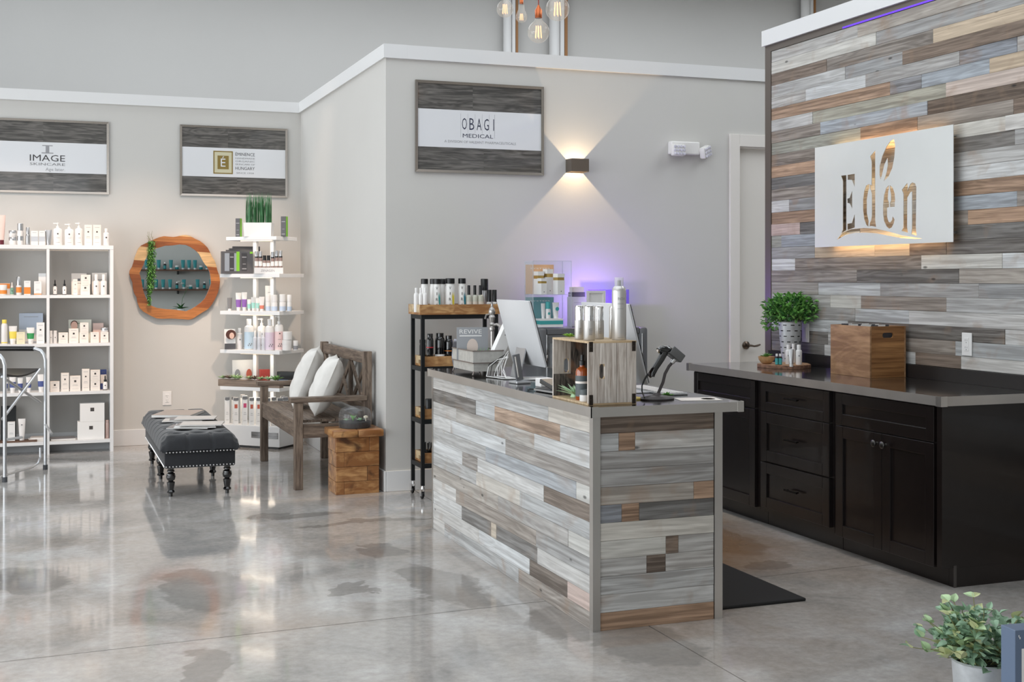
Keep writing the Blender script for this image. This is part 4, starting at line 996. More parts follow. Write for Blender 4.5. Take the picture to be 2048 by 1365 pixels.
# ================================================================== PRODUCT KIT
def b_carton(t, w, h, m=M_CART, mark=M_MARK, d=None, lines=True, band=None, emblem=True):
    d = d or min(w, 0.07) * 0.85
    MB().box(-w / 2, w / 2, -d / 2, d / 2, 0, h, b=0.0012).build('carton', m, t)
    y = -d / 2 - 0.0006; r = []
    if emblem: q = min(w, h) * 0.10; zc = h * 0.66; r.append((-q, q, zc - q, zc + q))
    if r: prints(t, r, mark, y, 'emblem')
    if lines: prints(t, [(-w * 0.3, w * 0.3, h * 0.87, h * 0.885), (-w * 0.22, w * 0.22, h * 0.42, h * 0.432), (-w * 0.28, w * 0.28, h * 0.36, h * 0.372), (-w * 0.3, w * 0.3, h * 0.14, h * 0.15)], M_GREYL, y, 'print')
    if band: prints(t, [(-w / 2, w / 2, h * band[1], h * band[2])], band[0], y - 0.0003, 'colour_band')
def b_bottle(t, w, h, m=M_PLAST, cap=M_PLAST, capf=0.22, capw=0.6, mark=None, band=None, n=20, d=None):
    r = w / 2; hb = h * (1 - capf); sy = 1.0
    MB().lathe([(r * 0.94, 0), (r, 0.003), (r, hb * 0.86), (r * 0.9, hb * 0.94), (r * capw * 0.9, hb)], n).build('bottle_body', m, t, True)
    rc = r * capw
    MB().lathe([(rc, hb + 0.0003), (rc, h - 0.002), (rc * 0.92, h), (0, h)], n).build('cap', cap, t, True)
    if band:
        MB().lathe([(r + 0.0004, hb * band[1]), (r + 0.0004, hb * band[2])], n).build('label_band', band[0], t, True)
    if mark: prints(t, [(-r * 0.22, r * 0.22, hb * 0.55, hb * 0.55 + r * 0.44)], mark, -r - 0.0006, 'emblem')
def b_jar(t, w, h, m=M_PLAST, lid=M_SILVER, lf=0.4, band=None):
    r = w / 2; hb = h * (1 - lf)
    MB().lathe([(r * 0.9, 0), (r * 0.97, 0.003), (r * 0.97, hb)], 22).build('jar_body', m, t, True)
    MB().lathe([(r, hb + 0.0003), (r, h - 0.002), (r * 0.95, h), (0, h)], 22).build('lid', lid, t, True)
    if band: MB().lathe([(r * 0.97 + 0.0004, hb * 0.2), (r * 0.97 + 0.0004, hb * 0.8)], 22).build('label_band', band, t, True)
def b_tube(t, w, h, m=M_PLAST, cap=M_PLAST, band=None, mark=None):
    hc = h * 0.16; prof = [(hc, w * 0.36, w * 0.34), (h * 0.4, w * 0.42, w * 0.28), (h * 0.75, w * 0.47, w * 0.14), (h, w * 0.5, 0.0015)]
    def ring(ps, n=20):
        vs, fs = [], []
        for z, a, b_ in ps:
            for k in range(n): q = 2 * math.pi * k / n; vs.append((a * math.cos(q), b_ * math.sin(q), z))
        for i in range(len(ps) - 1):
            for k in range(n): k2 = (k + 1) % n; fs.append((i * n + k, i * n + k2, (i + 1) * n + k2, (i + 1) * n + k))
        fs.append(tuple(range(n - 1, -1, -1))); fs.append(tuple((len(ps) - 1) * n + k for k in range(n)))
        return vs, fs
    MB().add(*ring(prof)).build('tube_body', m, t, True)
    MB().lathe([(w * 0.33, 0), (w * 0.33, hc - 0.0003), (w * 0.28, hc - 0.0002)], 18).build('cap', cap, t, True)
    if band: 
        ps = []
        for z in (h * band[1], h * (band[1] + band[2]) / 2, h * band[2]):
            for (z0, a0_, b0_), (z1, a1_, b1_) in zip(prof, prof[1:]):
                if z0 <= z <= z1: f = (z - z0) / (z1 - z0); ps.append((z, a0_ + (a1_ - a0_) * f + 0.0007, b0_ + (b1_ - b0_) * f + 0.0007)); break
        MB().add(*ring(ps)).build('colour_band', band[0], t, True)
    if mark: prints(t, [(-w * 0.1, w * 0.1, h * 0.7, h * 0.7 + w * 0.14)], mark, -w * 0.26, 'emblem')
def b_pump(t, w, h, m=M_PLAST, pump=M_PLAST, band=None, mark=M_MARK):
    r = w / 2; hb = h * 0.76
    MB().lathe([(r * 0.95, 0), (r, 0.004), (r, hb * 0.86), (r * 0.88, hb * 0.95), (r * 0.38, hb)], 22).build('bottle_body', m, t, True)
    b = MB().lathe([(r * 0.36, hb + 0.0003), (r * 0.36, hb + h * 0.08), (r * 0.14, hb + h * 0.085), (r * 0.14, hb + h * 0.17), (r * 0.3, hb + h * 0.175), (r * 0.3, h - 0.002), (0, h)], 14)
    b.box(-r * 0.95, 0, -r * 0.13, r * 0.13, h - 0.012, h - 0.003, b=0.002).build('pump', pump, t, True)
    if band: MB().lathe([(r + 0.0005, hb * band[1]), (r + 0.0005, hb * band[2])], 22).build('label_band', band[0], t, True)
    if mark: prints(t, [(-r * 0.15, r * 0.15, hb * 0.62, hb * 0.62 + r * 0.3), (-r * 0.4, r * 0.4, hb * 0.42, hb * 0.43), (-r * 0.45, r * 0.45, hb * 0.15, hb * 0.16)], mark, -r - 0.0008, 'emblem')
def b_dropper(t, w, h, m=M_PLAST, cap=M_BLACK, mark=M_MARK):
    r = w / 2; hb = h * 0.58
    MB().lathe([(r * 0.95, 0), (r, 0.002), (r, hb * 0.85), (r * 0.5, hb)], 18).build('bottle_body', m, t, True)
    MB().lathe([(r * 1.0 + 0.0004, 0.001), (r * 1.0 + 0.0004, 0.006)], 18).build('base_ring', cap, t, True)
    MB().lathe([(r * 0.62, hb + 0.0003), (r * 0.62, h * 0.72), (r * 0.34, h * 0.73), (r * 0.3, h * 0.93), (r * 0.18, h), (0, h)], 14).build('dropper', cap, t, True)
    prints(t, [(-r * 0.25, r * 0.25, hb * 0.5, hb * 0.5 + r * 0.5)], mark, -r - 0.0006, 'emblem')
def b_card(t, w, h, m=M_CARTW, th=0.003, tilt=8, pr=None, foot=True):
    b = MB().box(-w / 2, w / 2, -th / 2, th / 2, 0, h)
    o = b.build('card', m, t); o.rotation_euler = (R(-tilt), 0, 0); o.location.z = th / 2 * math.sin(R(tilt)) + 0.0006
    if foot: MB().bar((0, th / 2 + 0.0006 + math.sin(R(tilt)) * h * 0.6, h * 0.6), (0, 0.05 + h * 0.12, 0.002), 0.02, 0.002).build('easel_back', m, t)
    if pr: prints(o, pr[0], pr[1], -th / 2 - 0.0006, 'print')
    return o
KIT = dict(carton=b_carton, bottle=b_bottle, jar=b_jar, tube=b_tube, pump=b_pump, dropper=b_dropper, card=b_card)
CATS = dict(carton='carton', bottle='bottle', jar='jar', tube='tube', pump='bottle', dropper='bottle', card='display card')
NAMES = dict(carton='skincare_carton', bottle='cosmetic_bottle', jar='cream_jar', tube='cream_tube', pump='pump_bottle', dropper='dropper_bottle', card='display_card')
def item(kind, label, x0, x1, yt, z, Y, group=None, z_extra=0.0, rz=0.0, dep=None, **kw):
    """product whose front stands at depth Y on a shelf at height z, spanning x0..x1 with its top at yt (photo px)"""
    z = z + 0.0005 + z_extra
    p0, p1 = at(x0, yt, Y=Y), at(x1, yt, Y=Y); w = p1.x - p0.x; h = max(p0.z - z, 0.012)
    d = dep if dep is not None else (w if kind not in ('card',) else 0.003)
    if kind == 'carton': kw.setdefault('d', dep or min(w, 0.07) * 0.85); d = kw['d']
    t = thing(NAMES[kind], label, CATS[kind], ((p0.x + p1.x) / 2, Y + d / 2, z), rz, group)
    KIT[kind](t, w, h, **kw)
    return t, w, h

# ================================================================== WHITE BOOKCASE
BKY = 10.52
bk = thing('bookcase', 'white open-backed bookcase stocked with skin care products', 'bookcase', (-0.48, BKY, 0))
SHZ = [1.66, 1.263, 0.877, 0.492, 0.100]
bkx = lambda X: X + 0.48
for xa, xb in ((-0.48, -0.456), (0.0, 0.022), (0.479, 0.505)): MB().box(bkx(xa), bkx(xb), 0, 0.29, 0, 1.628).build('upright', M_WHITE, bk)
MB().box(0, bkx(0.505), -0.002, 0.29, 1.6285, 1.66).build('top_board', M_WHITE, bk)
for z in SHZ[1:]:
    for xa, xb in ((-0.4555, -0.0005), (0.0225, 0.4785)): MB().box(bkx(xa), bkx(xb), 0.002, 0.288, z - 0.024, z).build('shelf_board', M_WHITE, bk)
for xa, xb in ((-0.4555, -0.0005), (0.0225, 0.4785)): MB().box(bkx(xa), bkx(xb), 0.2, 0.216, 0, 0.0755).build('plinth', mat('plinth_grey', (190, 192, 194), 0.5), bk)
Y1 = 10.56; z1, z2, z3, z4, z5 = SHZ
BG = 'products on the white bookcase'
item('tube', 'white and burgundy tube standing at the end of the bookcase top', -8, 11, 430, z1, Y1, cap=mat('burgundy', (96, 30, 44), 0.4), m=M_PINK)
t, w, h = item('jar', 'silver-lidded jar at the bottom of the stacked pair on the bookcase top', 17, 33, 475, z1, Y1, m=M_PLAST, lid=M_SILVER)
item('jar', 'silver-lidded jar stacked on another jar on the bookcase top', 17, 33, 461, z1, Y1, z_extra=h + 0.0006, m=M_PLAST, lid=M_SILVER)
item('bottle', 'tall silver-capped bottle beside the stacked jars on the bookcase top', 34, 47, 447, z1, Y1, cap=M_SILVER, capf=0.32, capw=0.95, band=(M_SILVER, 0.3, 0.6))
item('bottle', 'slim silver bottle between a fat bottle and cartons on the bookcase top', 51, 60, 455, z1, Y1, m=M_SILVER, cap=M_SILVER, capf=0.4, capw=0.85)
for a, b_ in ((62, 76), (78, 90)): item('carton', 'white carton with grey swirl beside the silver tube on the bookcase top', a, b_, 462, z1, Y1, 'swirl cartons on the bookcase top', m=M_CARTW, band=(mat('print_silver', (206, 208, 212), 0.3, 0.4), 0.25, 0.6), emblem=False)
item('tube', 'silver metallic cream tube on the bookcase top', 90, 104, 460, z1, Y1, m=M_SILVER, cap=M_SILVER)
for a, b_, yt in ((106, 125, 445), (129, 148, 447), (150, 166, 445)): item('pump', 'white pump bottle with floral print on the bookcase top', a, b_, yt, z1, Y1, 'pump bottles on the bookcase top')
for a, b_ in ((169, 184), (186, 202)): item('carton', 'tall white carton with square emblem on the bookcase top', a, b_, 450, z1, Y1, 'tall cartons on the bookcase top')
item('bottle', 'small bottle with white cap at the outer corner of the bookcase top', 206, 219, 457, z1, Y1, cap=M_PLAST, capf=0.22, capw=0.5, mark=M_MARK)
# second shelf
item('carton', 'low orange gift box on the second bookcase shelf', -6, 20, 567, z2, Y1 + 0.1, m=M_CARTW, band=(M_ORANGE, 0.55, 0.98), emblem=False)
item('jar', 'white jar with orange label in front of the orange gift box', -2, 14, 570, z2, Y1, m=M_PLAST, lid=M_PLAST, band=M_ORANGE)
item('dropper', 'green glass dropper bottle on the second bookcase shelf', 20, 28, 565, z2, Y1, m=mat('green_glass', (120, 160, 140), 0.1), cap=M_CART)
item('bottle', 'silver-capped bottle with orange label on the second bookcase shelf', 32, 43, 554, z2, Y1, cap=M_SILVER, capf=0.46, capw=0.9, band=(M_ORANGE, 0.25, 0.8))
item('carton', 'white carton with orange wave on the second bookcase shelf', 48, 61, 562, z2, Y1, m=M_CARTW, band=(M_ORANGE, 0.08, 0.55), emblem=False)
item('carton', 'white carton with thin orange foot band on the second bookcase shelf', 68, 83, 563, z2, Y1, m=M_CARTW, band=(M_ORANGE, 0.03, 0.1), emblem=False)
item('card', 'clear acrylic sign holder behind the cartons on the second bookcase shelf', 77, 92, 547, z2, Y1 + 0.1, m=M_CARTW, tilt=6)
for a, b_ in ((106, 114), (125, 133)): item('dropper', 'white dropper bottle with black top on the second bookcase shelf', a, b_, 560, z2, Y1, 'dropper bottles on the second bookcase shelf')
item('card', 'cream shelf card behind the slim carton on the second bookcase shelf', 143, 173, 547, z2, Y1 + 0.13, m=M_CART, tilt=6, pr=([(-0.01, 0.01, 0.11, 0.13), (-0.03, 0.03, 0.09, 0.094)], M_GREY))
item('carton', 'slim cream carton on the second bookcase shelf', 146, 155, 559, z2, Y1)
t, w, h = item('carton', 'cream carton at the bottom of the pair on the second bookcase shelf', 161, 180, 569, z2, Y1)
item('carton', 'cream carton on top of the pair on the second bookcase shelf', 162, 181, 550, z2, Y1, z_extra=h + 0.0006)
for a, b_ in ((186, 199), (201, 214)): item('bottle', 'white mist bottle with clear cap on the second bookcase shelf', a, b_, 549, z2, Y1, 'mist bottles on the second bookcase shelf', capf=0.3, capw=0.5, mark=M_MARK)
item('card', 'cream shelf card behind the mist bottles', 184, 214, 546, z2, Y1 + 0.13, m=M_CART, tilt=6, pr=([(-0.04, 0.04, 0.12, 0.124), (-0.03, 0.03, 0.11, 0.114)], M_GREY))
# third shelf
item('bottle', 'white spray bottle with yellow cap on the third bookcase shelf', 2, 15, 640, z3, Y1, cap=M_YEL, capf=0.15, capw=0.75, band=(M_YEL, 0.05, 0.1))
item('tube', 'white tube with yellow label on the third bookcase shelf', 17, 34, 653, z3, Y1, band=(M_YEL, 0.3, 0.7))
item('carton', 'low cream box beside the yellow tube', 33, 50, 665, z3, Y1, m=mat('carton_butter', (238, 228, 196), 0.5), emblem=False)
item('carton', 'large grey-blue kit box at the back of the third bookcase shelf', 38, 86, 627, z3, Y1 + 0.15, m=mat('kit_blue', (186, 196, 212), 0.4), emblem=False, band=(M_CARTW, 0.05, 0.45), d=0.05)
item('tube', 'white tube with green label on the third bookcase shelf', 53, 69, 656, z3, Y1, band=(M_GREEN, 0.3, 0.65))
item('carton', 'tall white carton beside the green tube', 73, 89, 646, z3, Y1, m=M_CARTW)
for a, b_ in ((98.5, 105.5), (106.5, 114.5)): item('bottle', 'slim white bottle standing by the middle upright of the bookcase', a, b_, 662, z3, Y1, 'slim bottles on the third bookcase shelf', capf=0.2, capw=0.9, mark=M_MARK)
item('carton', 'low cream carton beside the slim bottles', 117, 136, 666, z3, Y1)
t, w, h = item('carton', 'tall cream carton in front of the portrait card', 138, 157, 658, z3, Y1)
o, w, h = item('card', 'leaf-print shelf card with a portrait at the back of the third shelf', 137, 183, 640, z3, Y1 + 0.14, m=mat('card_green', (222, 224, 212), 0.5), tilt=6, pr=([(-0.055, 0.0, 0.15, 0.154), (0.01, 0.05, 0.145, 0.15)], M_GREEN))
fp = MB().lathe([(0.0, 0), (0.028, 0)], 20, Matrix.Translation((-0.045, -0.024, 0.135)) @ Matrix.Rotation(R(90), 4, 'X'), sx=0.9, sy=1.2); fp.build('portrait_print', mat('print_skin', (214, 176, 160), 0.5), o)
fp = MB().lathe([(0.0, 0), (0.03, 0)], 20, Matrix.Translation((-0.045, -0.0234, 0.146)) @ Matrix.Rotation(R(90), 4, 'X'), sx=0.95, sy=1.05); fp.build('portrait_print', mat('print_hair', (90, 64, 56), 0.5), o)
t, w, h = item('carton', 'cream carton at the bottom of the pair on the third bookcase shelf', 159, 177, 665, z3, Y1)
item('carton', 'cream carton on top of the pair on the third bookcase shelf', 160, 177, 646, z3, Y1, z_extra=h + 0.0006)
item('carton', 'low cream carton in front of the blush box', 181, 198, 665, z3, Y1)
item('carton', 'blush pink gift box at the back of the third bookcase shelf', 186, 207, 647, z3, Y1 + 0.13, m=M_PINK, emblem=False, lines=False)
t, w, h = item('carton', 'cream carton carrying a silver-lidded jar', 201, 217, 665, z3, Y1)
item('jar', 'silver-lidded jar on top of a cream carton', 202, 217, 656, z3, Y1, z_extra=h + 0.0006, m=M_PLAST, lid=M_SILVER, lf=0.6)
# fourth shelf
for a, b_, yt in ((6, 16, 757), (18, 32, 752), (35, 46, 757), (52, 63, 755), (75, 89, 750)): item('tube', 'white tube with navy blue label behind the folding chair', a, b_, yt, z4, Y1, 'navy tubes on the fourth bookcase shelf', band=(M_BLUE, 0.3, 0.62))
item('carton', 'small square cream carton beside the middle upright on the fourth shelf', 100, 119, 764, z4, Y1)
item('carton', 'tall cream carton between two lower cartons on the fourth shelf', 122, 138, 747, z4, Y1)
item('carton', 'medium wide cream carton on the fourth bookcase shelf', 140, 161, 753, z4, Y1)
item('carton', 'tallest slim cream carton on the fourth bookcase shelf', 164, 179, 739, z4, Y1)
t, w, h = item('carton', 'cream carton at the bottom of the pair on the fourth shelf', 181, 200, 762, z4, Y1)
item('carton', 'cream carton on top of the pair on the fourth shelf', 181, 200, 741, z4, Y1, z_extra=h + 0.0006)
item('carton', 'navy blue box behind the dropper bottle on the fourth shelf', 201, 213, 740, z4, Y1 + 0.1, m=M_BLUE, emblem=False, band=(M_CART, 0.3, 0.75))
item('dropper', 'white dropper bottle in front of the navy box', 206, 215, 752, z4, Y1)
# bottom shelf
o, w, h = item('card', 'black display board leaning on the bottom bookcase shelf', 2, 32, 813, z5, Y1 + 0.12, m=M_BLACK, th=0.006, tilt=10)
t = thing('wooden_tray', 'dark brown wooden tray on the bottom bookcase shelf', 'tray', (-0.2, Y1 + 0.03, z5 + 0.0005)); MB().box(-0.2, 0.13, -0.03, 0.07, 0, 0.012, b=0.002).build('board', mat('tray_brown', (96, 70, 54), 0.5), t)
item('carton', 'plain white box on the dark tray', 15, 30, 845, z5, Y1 + 0.01, z_extra=0.0125, m=M_CARTW, emblem=False)
item('tube', 'white tube standing on the dark tray', 36, 51, 839, z5, Y1 + 0.01, z_extra=0.0125, mark=M_GREY)
for i, (a, b_, yy_, zz, rz) in enumerate(((55, 108, Y1 + 0.05, 0, 4), (60, 92, Y1 + 0.06, 0.013, -5))):
    q0, q1 = at(a, 870, Y=yy_), at(min(b_, 93), 870, Y=yy_)
    magazine(('flat white paper parcel on the bottom bookcase shelf', 'flat white paper envelope on top of a parcel on the bottom shelf')[i], ((q0.x + q1.x) / 2 , yy_ + 0.06, z5 + 0.0005 + zz), R(rz), q1.x - q0.x - 0.012, 0.13, 0.0125, (M_CARTW, M_C2)[i])
q0, q1 = at(101, 875, Y=Y1), at(150, 875, Y=Y1)
magazine('grey folder lying beside the white gift boxes', ((q0.x + q1.x) / 2, Y1 + 0.08, z5 + 0.0005), R(3), q1.x - q0.x, 0.16, 0.015, M_C3)
t, w, h = item('carton', 'white gift box with embossed lid, lower of two', 155, 209, 845, z5, Y1, m=M_CARTW, d=0.12, lines=False)
item('carton', 'white gift box stacked on another gift box', 160, 209, 808, z5, Y1, z_extra=h + 0.0006, m=M_CARTW, d=0.12, lines=False)
item('bottle', 'rose-silver pouch squeezed in beside the gift boxes', 210, 219, 841, z5, Y1 + 0.02, m=mat('rose_foil', (206, 180, 172), 0.25, 0.6), cap=mat('rose_foil2', (206, 180, 172), 0.25, 0.6), capf=0.1, capw=0.9)

# ================================================================== CORNER DISPLAY ETAGERE
EA = Vector((1.775, 10.15, 0)); EU = Vector((-0.731, 0.682, 0)); EV = Vector((0.682, 0.731, 0)); EL_, ED = 0.58, 0.37
et = thing('display_etagere', 'white tiered corner display stand with two posts and lit shelves', 'display stand', tuple(EA), math.atan2(EU.y, EU.x))
# local frame: x along EU (towards the back-left wall), y = -EV rotated: EV is local -y
def er(x0, x1, v0, v1, za, zb, b=0.0): return MB().box(x0, x1, -v1, -v0, za, zb, b=b)
er(0, EL_, 0, ED, 0.018, 0.183, 0.003).build('base', M_WHITE, et)
er(0.02, EL_ - 0.02, 0.02, ED - 0.02, 0, 0.0178).build('plinth', M_BLACK, et)
er(0.012, 0.27, -0.002, -0.0004, 0.085, 0.135).build('nameplate', M_PRINTW, et)
ESZ = [1.739, 1.433, 1.125, 0.804, 0.50]
for i, z in enumerate(ESZ):
    q = (0.03, EL_ - 0.06, 0.0, ED - 0.06) if i == 0 else (0, EL_, 0, ED)
    er(*q, z - 0.03, z, 0.002).build('shelf', M_WHITE, et)
for x in (0.155, 0.325):
    for za, zb in zip([0.1832] + ESZ[::-1][:-1], [z - 0.0302 for z in ESZ[::-1]]): er(x, x + 0.032, 0.15, 0.182, za, zb).build('post', M_WHITE, et)
for z in ESZ:
    er(0.12, 0.42, 0.06, 0.075, z - 0.036, z - 0.0302).build('light_strip', mat('led_white', (255, 236, 208), 0.5, emit=(255, 226, 190), es=1.5), et)
    c = EA + EU * 0.27 + EV * 0.09
    light('shelf_lamp', 'AREA', (c.x, c.y, z - 0.038), (0, 0, math.atan2(EU.y, EU.x)), 0.5, (1.0, 0.86, 0.7), shape='RECTANGLE', size=0.34, size_y=0.03)
def eitem(kind, label, x0, x1, yt, z, v=0.05, **kw):
    """product on the etagere: front at distance v behind the long front edge"""
    xm = (x0 + x1) / 2; d = ray(xm, 500); P0 = EA + EV * v
    # solve d*t = P0 + EU*s in plan
    det = d.x * (-EU.y) - d.y * (-EU.x); tt = (P0.x * (-EU.y) - P0.y * (-EU.x)) / det
    return item(kind, label, x0, x1, yt, z, d.y * tt, **kw)
M_CHAR = mat('carton_charcoal', (84, 84, 88), 0.5); M_LIME = mat('print_lime', (126, 190, 56), 0.5)
z1, z2, z3, z4, z5 = ESZ
def zen(label, x0, x1, yt, z, v, rz=-25, **kw):
    t, w, h = eitem('carton', label, x0, x1, yt, z, v, m=M_CHAR, emblem=False, lines=False, rz=R(rz), **kw)
    for ch in t.children: pass
    d_ = kw.get('d', min(w, 0.07) * 0.85)
    MB().add([(w / 2 + 0.0006, -d_ / 2, 0), (w / 2 + 0.0006, d_ / 2, 0), (w / 2 + 0.0006, d_ / 2, h), (w / 2 + 0.0006, -d_ / 2, h)], [(0, 1, 2, 3)]).build('lime_side', M_LIME, t)
    prints(t, [(-w * 0.35, w * 0.35, h * 0.72, h * 0.76), (-w * 0.25, w * 0.25, h * 0.36, h * 0.38), (-w * 0.3, w * 0.3, h * 0.1, h * 0.14)], M_GREYL, -d_ / 2 - 0.0006)
    return t
zen('charcoal carton with lime side on the top tier, on the side nearest the mirror', 473, 483, 437, z1, 0.06, rz=-35)
zen('charcoal carton with lime side on the top tier, by the side wall', 564, 575, 433, z1, 0.10, rz=-35)
# grass planter
c = EA + EU * 0.255 + EV * 0.085
gp = thing('grass_planter', 'white rectangular planter of tall artificial grass on the top tier of the display stand', 'planter', (c.x, c.y, z1 + 0.0005), R(-20))
MB().add([(-0.11, -0.06, 0), (0.11, -0.06, 0), (0.11, 0.06, 0), (-0.11, 0.06, 0), (-0.115, -0.066, 0.115), (0.115, -0.066, 0.115), (0.115, 0.066, 0.115), (-0.115, 0.066, 0.115)],
         [(3, 2, 1, 0), (0, 1, 5, 4), (1, 2, 6, 5), (2, 3, 7, 6), (3, 0, 4, 7), (4, 5, 6, 7)]).build('pot', M_WHITE, gp)
g = MB(); M_GRASS = mat('grass_blade', (58, 112, 72), 0.5, noise=0.4, nscale=18)
for i in range(230):
    x, y = random.uniform(-0.105, 0.1), random.uniform(-0.055, 0.055); hh = random.uniform(0.2, 0.265); lx, ly = random.gauss(0, 0.008), random.gauss(0, 0.008); w = random.uniform(0.0018, 0.0035); a = random.uniform(0, 3.14)
    dx, dy = w * math.cos(a), w * math.sin(a)
    g.add([(x - dx, y - dy, 0.1), (x + dx, y + dy, 0.1), (x + lx * 0.4 + dx, y + ly * 0.4 + dy, 0.1 + hh * 0.6), (x + lx * 0.4 - dx, y + ly * 0.4 - dy, 0.1 + hh * 0.6), (x + lx, y + ly, 0.115 + hh)], [(0, 1, 2, 3), (3, 2, 4)])
g.build('grass', M_GRASS, gp, kind='stuff')
# second tier: boxed kits and sprays
for i, (a, b_, yt, v) in enumerate(((466, 520, 493, 0.24), (459, 513, 497, 0.17), (453, 508, 500, 0.10))):
    t, w, h = eitem('carton', 'charcoal hair care kit box on the second tier, %s from the wall' % ('first', 'second', 'third')[i], a, b_, yt, z2, v, m=M_CHAR, emblem=False, lines=False, d=0.05)
t, w, h = eitem('carton', 'charcoal window-front kit box with lime stripe at the front of the second tier', 443, 506, 503, z2, 0.03, m=M_CHAR, emblem=False, lines=False, d=0.05)
prints(t, [(-w * 0.40, w * 0.02, h * 0.12, h * 0.92)], mat('kit_window', (150, 158, 168), 0.2), -0.0256, 'window'); prints(t, [(-w * 0.25, -w * 0.1, h * 0.12, h * 0.92), (w * 0.13, w * 0.31, h * 0.12, h * 0.92)], mat('kit_dark', (62, 62, 66), 0.5), -0.0259, 'printed_bottle')
prints(t, [(-w * 0.03, w * 0.07, h * 0.12, h * 0.99), (w * 0.4, w * 0.49, h * 0.9, h * 0.99)], M_LIME, -0.0262, 'lime_stripe')
prints(t, [(-w * 0.23, -w * 0.12, h * 0.72, h * 0.77), (-w * 0.23, -w * 0.12, h * 0.2, h * 0.25), (w * 0.15, w * 0.29, h * 0.72, h * 0.77), (w * 0.15, w * 0.29, h * 0.2, h * 0.25), (w * 0.17, w * 0.27, h * 0.42, h * 0.45)], M_GREYL, -0.0263)
P0 = at(508, 547, Y=10.22); P1 = at(565, 547, Y=10.22)
zr = thing('product_riser', 'white riser block with thin grey capitals on the second tier', 'riser', ((P0.x + P1.x) / 2 + 0.012, 10.225 + 0.05, z2 + 0.0005), R(-6))
rw = P1.x - P0.x
MB().box(-rw / 2, rw / 2, -0.03, 0.06, 0, 0.05, b=0.001).build('block', M_WHITE, zr); text('ZENAGEN', 0.019, M_GREYL, zr, (-0.01, -0.0306, 0.025), width=rw * 0.48)
M_HAIR = mat('bottle_brown', (150, 128, 122), 0.3)
for i, (a, b_, yt, dy) in enumerate(((511, 519, 496, 0), (520, 527, 496, 0.0), (530, 537, 509, 0.0), (541, 547, 509, 0.0), (547, 553, 498, 0.0), (554, 562, 495, -0.0), (563, 571, 495, -0.0))):
    eitem('bottle', 'small brown-tinted hair bottle with dark collar on the lettered white riser', a, b_, yt, z2, 0.07 + 0.0 * i, group='hair bottles on the riser', z_extra=0.0505, m=M_HAIR, cap=(M_BLACK if i in (2, 3) else M_SILVER), capf=0.36, capw=0.9, band=(M_CARTW, 0.1, 0.6)) if False else None
for i in range(7):
    x = -rw / 2 + 0.018 + i * (rw - 0.036) / 6; hh = (0.135, 0.135, 0.1, 0.1, 0.13, 0.14, 0.14)[i]
    L_ = Matrix.Rotation(R(-6), 4, 'Z') @ Vector((x, 0.012, 0.0505))
    t = thing('cosmetic_bottle', 'small brown-tinted hair bottle with dark collar on the lettered white riser', 'bottle', tuple(zr.location + L_), 0, 'hair bottles on the riser')
    b_bottle(t, 0.03, hh, m=M_HAIR, cap=(M_BLACK if i in (2, 3) else M_SILVER), capf=0.36, capw=0.92, band=(M_CARTW, 0.15, 0.6))
    MB().lathe([(0.0152, hh * 0.6), (0.0152, hh * 0.67)], 16).build('collar', M_BLACK, t, True)
# third tier
eitem('tube', 'silver and white tube on the third tier, nearest the mirror', 455, 465, 596, z3, 0.05, m=M_GREY, cap=M_PLAST)
for a, b_, yt in ((472, 484, 586), (484, 495, 585)): eitem('tube', 'white tube with purple label on the third tier', a, b_, yt, z3, 0.06, group='purple tubes on the third tier', band=(M_PURP, 0.2, 0.62))
for a, b_, yt in ((495, 503, 599), (503, 512, 595), (512, 521, 596)): eitem('tube', 'white tube with mint label on the third tier', a, b_, yt, z3, 0.06, group='mint tubes on the third tier', band=(mat('print_mint', (160, 214, 204), 0.5), 0.2, 0.6))
eitem('tube', 'white tube with coral label on the third tier', 519, 530, 594, z3, 0.03, band=(mat('print_coral', (222, 130, 108), 0.5), 0.16, 0.4))
for a, b_, yt in ((532, 542, 590), (544, 556, 590), (560, 573, 589), (575, 584, 590)): eitem('bottle', 'pale blue-based white bottle on the third tier', a, b_, yt, z3, 0.05, group='white bottles on the third tier', capf=0.42, capw=0.97, band=(mat('print_ice', (196, 210, 228), 0.4), 0.05, 0.5))
eitem('card', 'tall white leaflet card standing behind the bottles of the third tier', 531, 551, 572, z3, 0.2, m=M_CARTW, tilt=4, pr=([(-0.02, 0.02, 0.15, 0.154)], M_GREYL))
# fourth tier
t, w, h = eitem('card', 'small display card with a curly-haired model on the fourth tier', 449, 471, 659, z4, 0.02, m=M_CARTW, tilt=6)
MB().lathe([(0, 0), (0.042, 0)], 20, Matrix.Translation((0.005, -0.02, 0.125)) @ Matrix.Rotation(R(90), 4, 'X'), sx=1, sy=0.95).build('portrait_print', mat('hair_brown', (86, 52, 44), 0.5), t)
MB().lathe([(0, 0), (0.022, 0)], 16, Matrix.Translation((0.012, -0.0206, 0.115)) @ Matrix.Rotation(R(90), 4, 'X'), sx=0.9, sy=1.2).build('portrait_print', mat('print_skin2', (226, 190, 174), 0.5), t)
prints(t, [(-w / 2, w / 2, 0.003, 0.05)], M_CHAR, -0.011, 'caption_band')
eitem('bottle', 'white spray bottle beside the model card on the fourth tier', 474, 486, 657, z4, 0.08, capf=0.22, capw=0.5, mark=M_GREY)
lit = [('large white bottle with pale blue lower half on the fourth tier', 490, 509, 639, mat('print_sky', (190, 212, 228), 0.4), 'bottle'), ('white pump bottle standing behind the small sprays on the fourth tier', 516, 534, 637, mat('print_grey_pale', (214, 216, 222), 0.4), 'pump'), ('large white bottle with pale lilac lower half on the fourth tier', 532, 551, 639, mat('print_lilac', (222, 208, 222), 0.4), 'bottle'), ('tall pump bottle with pale pink label on the fourth tier', 551, 568, 632, mat('print_blush', (236, 206, 204), 0.4), 'pump')]
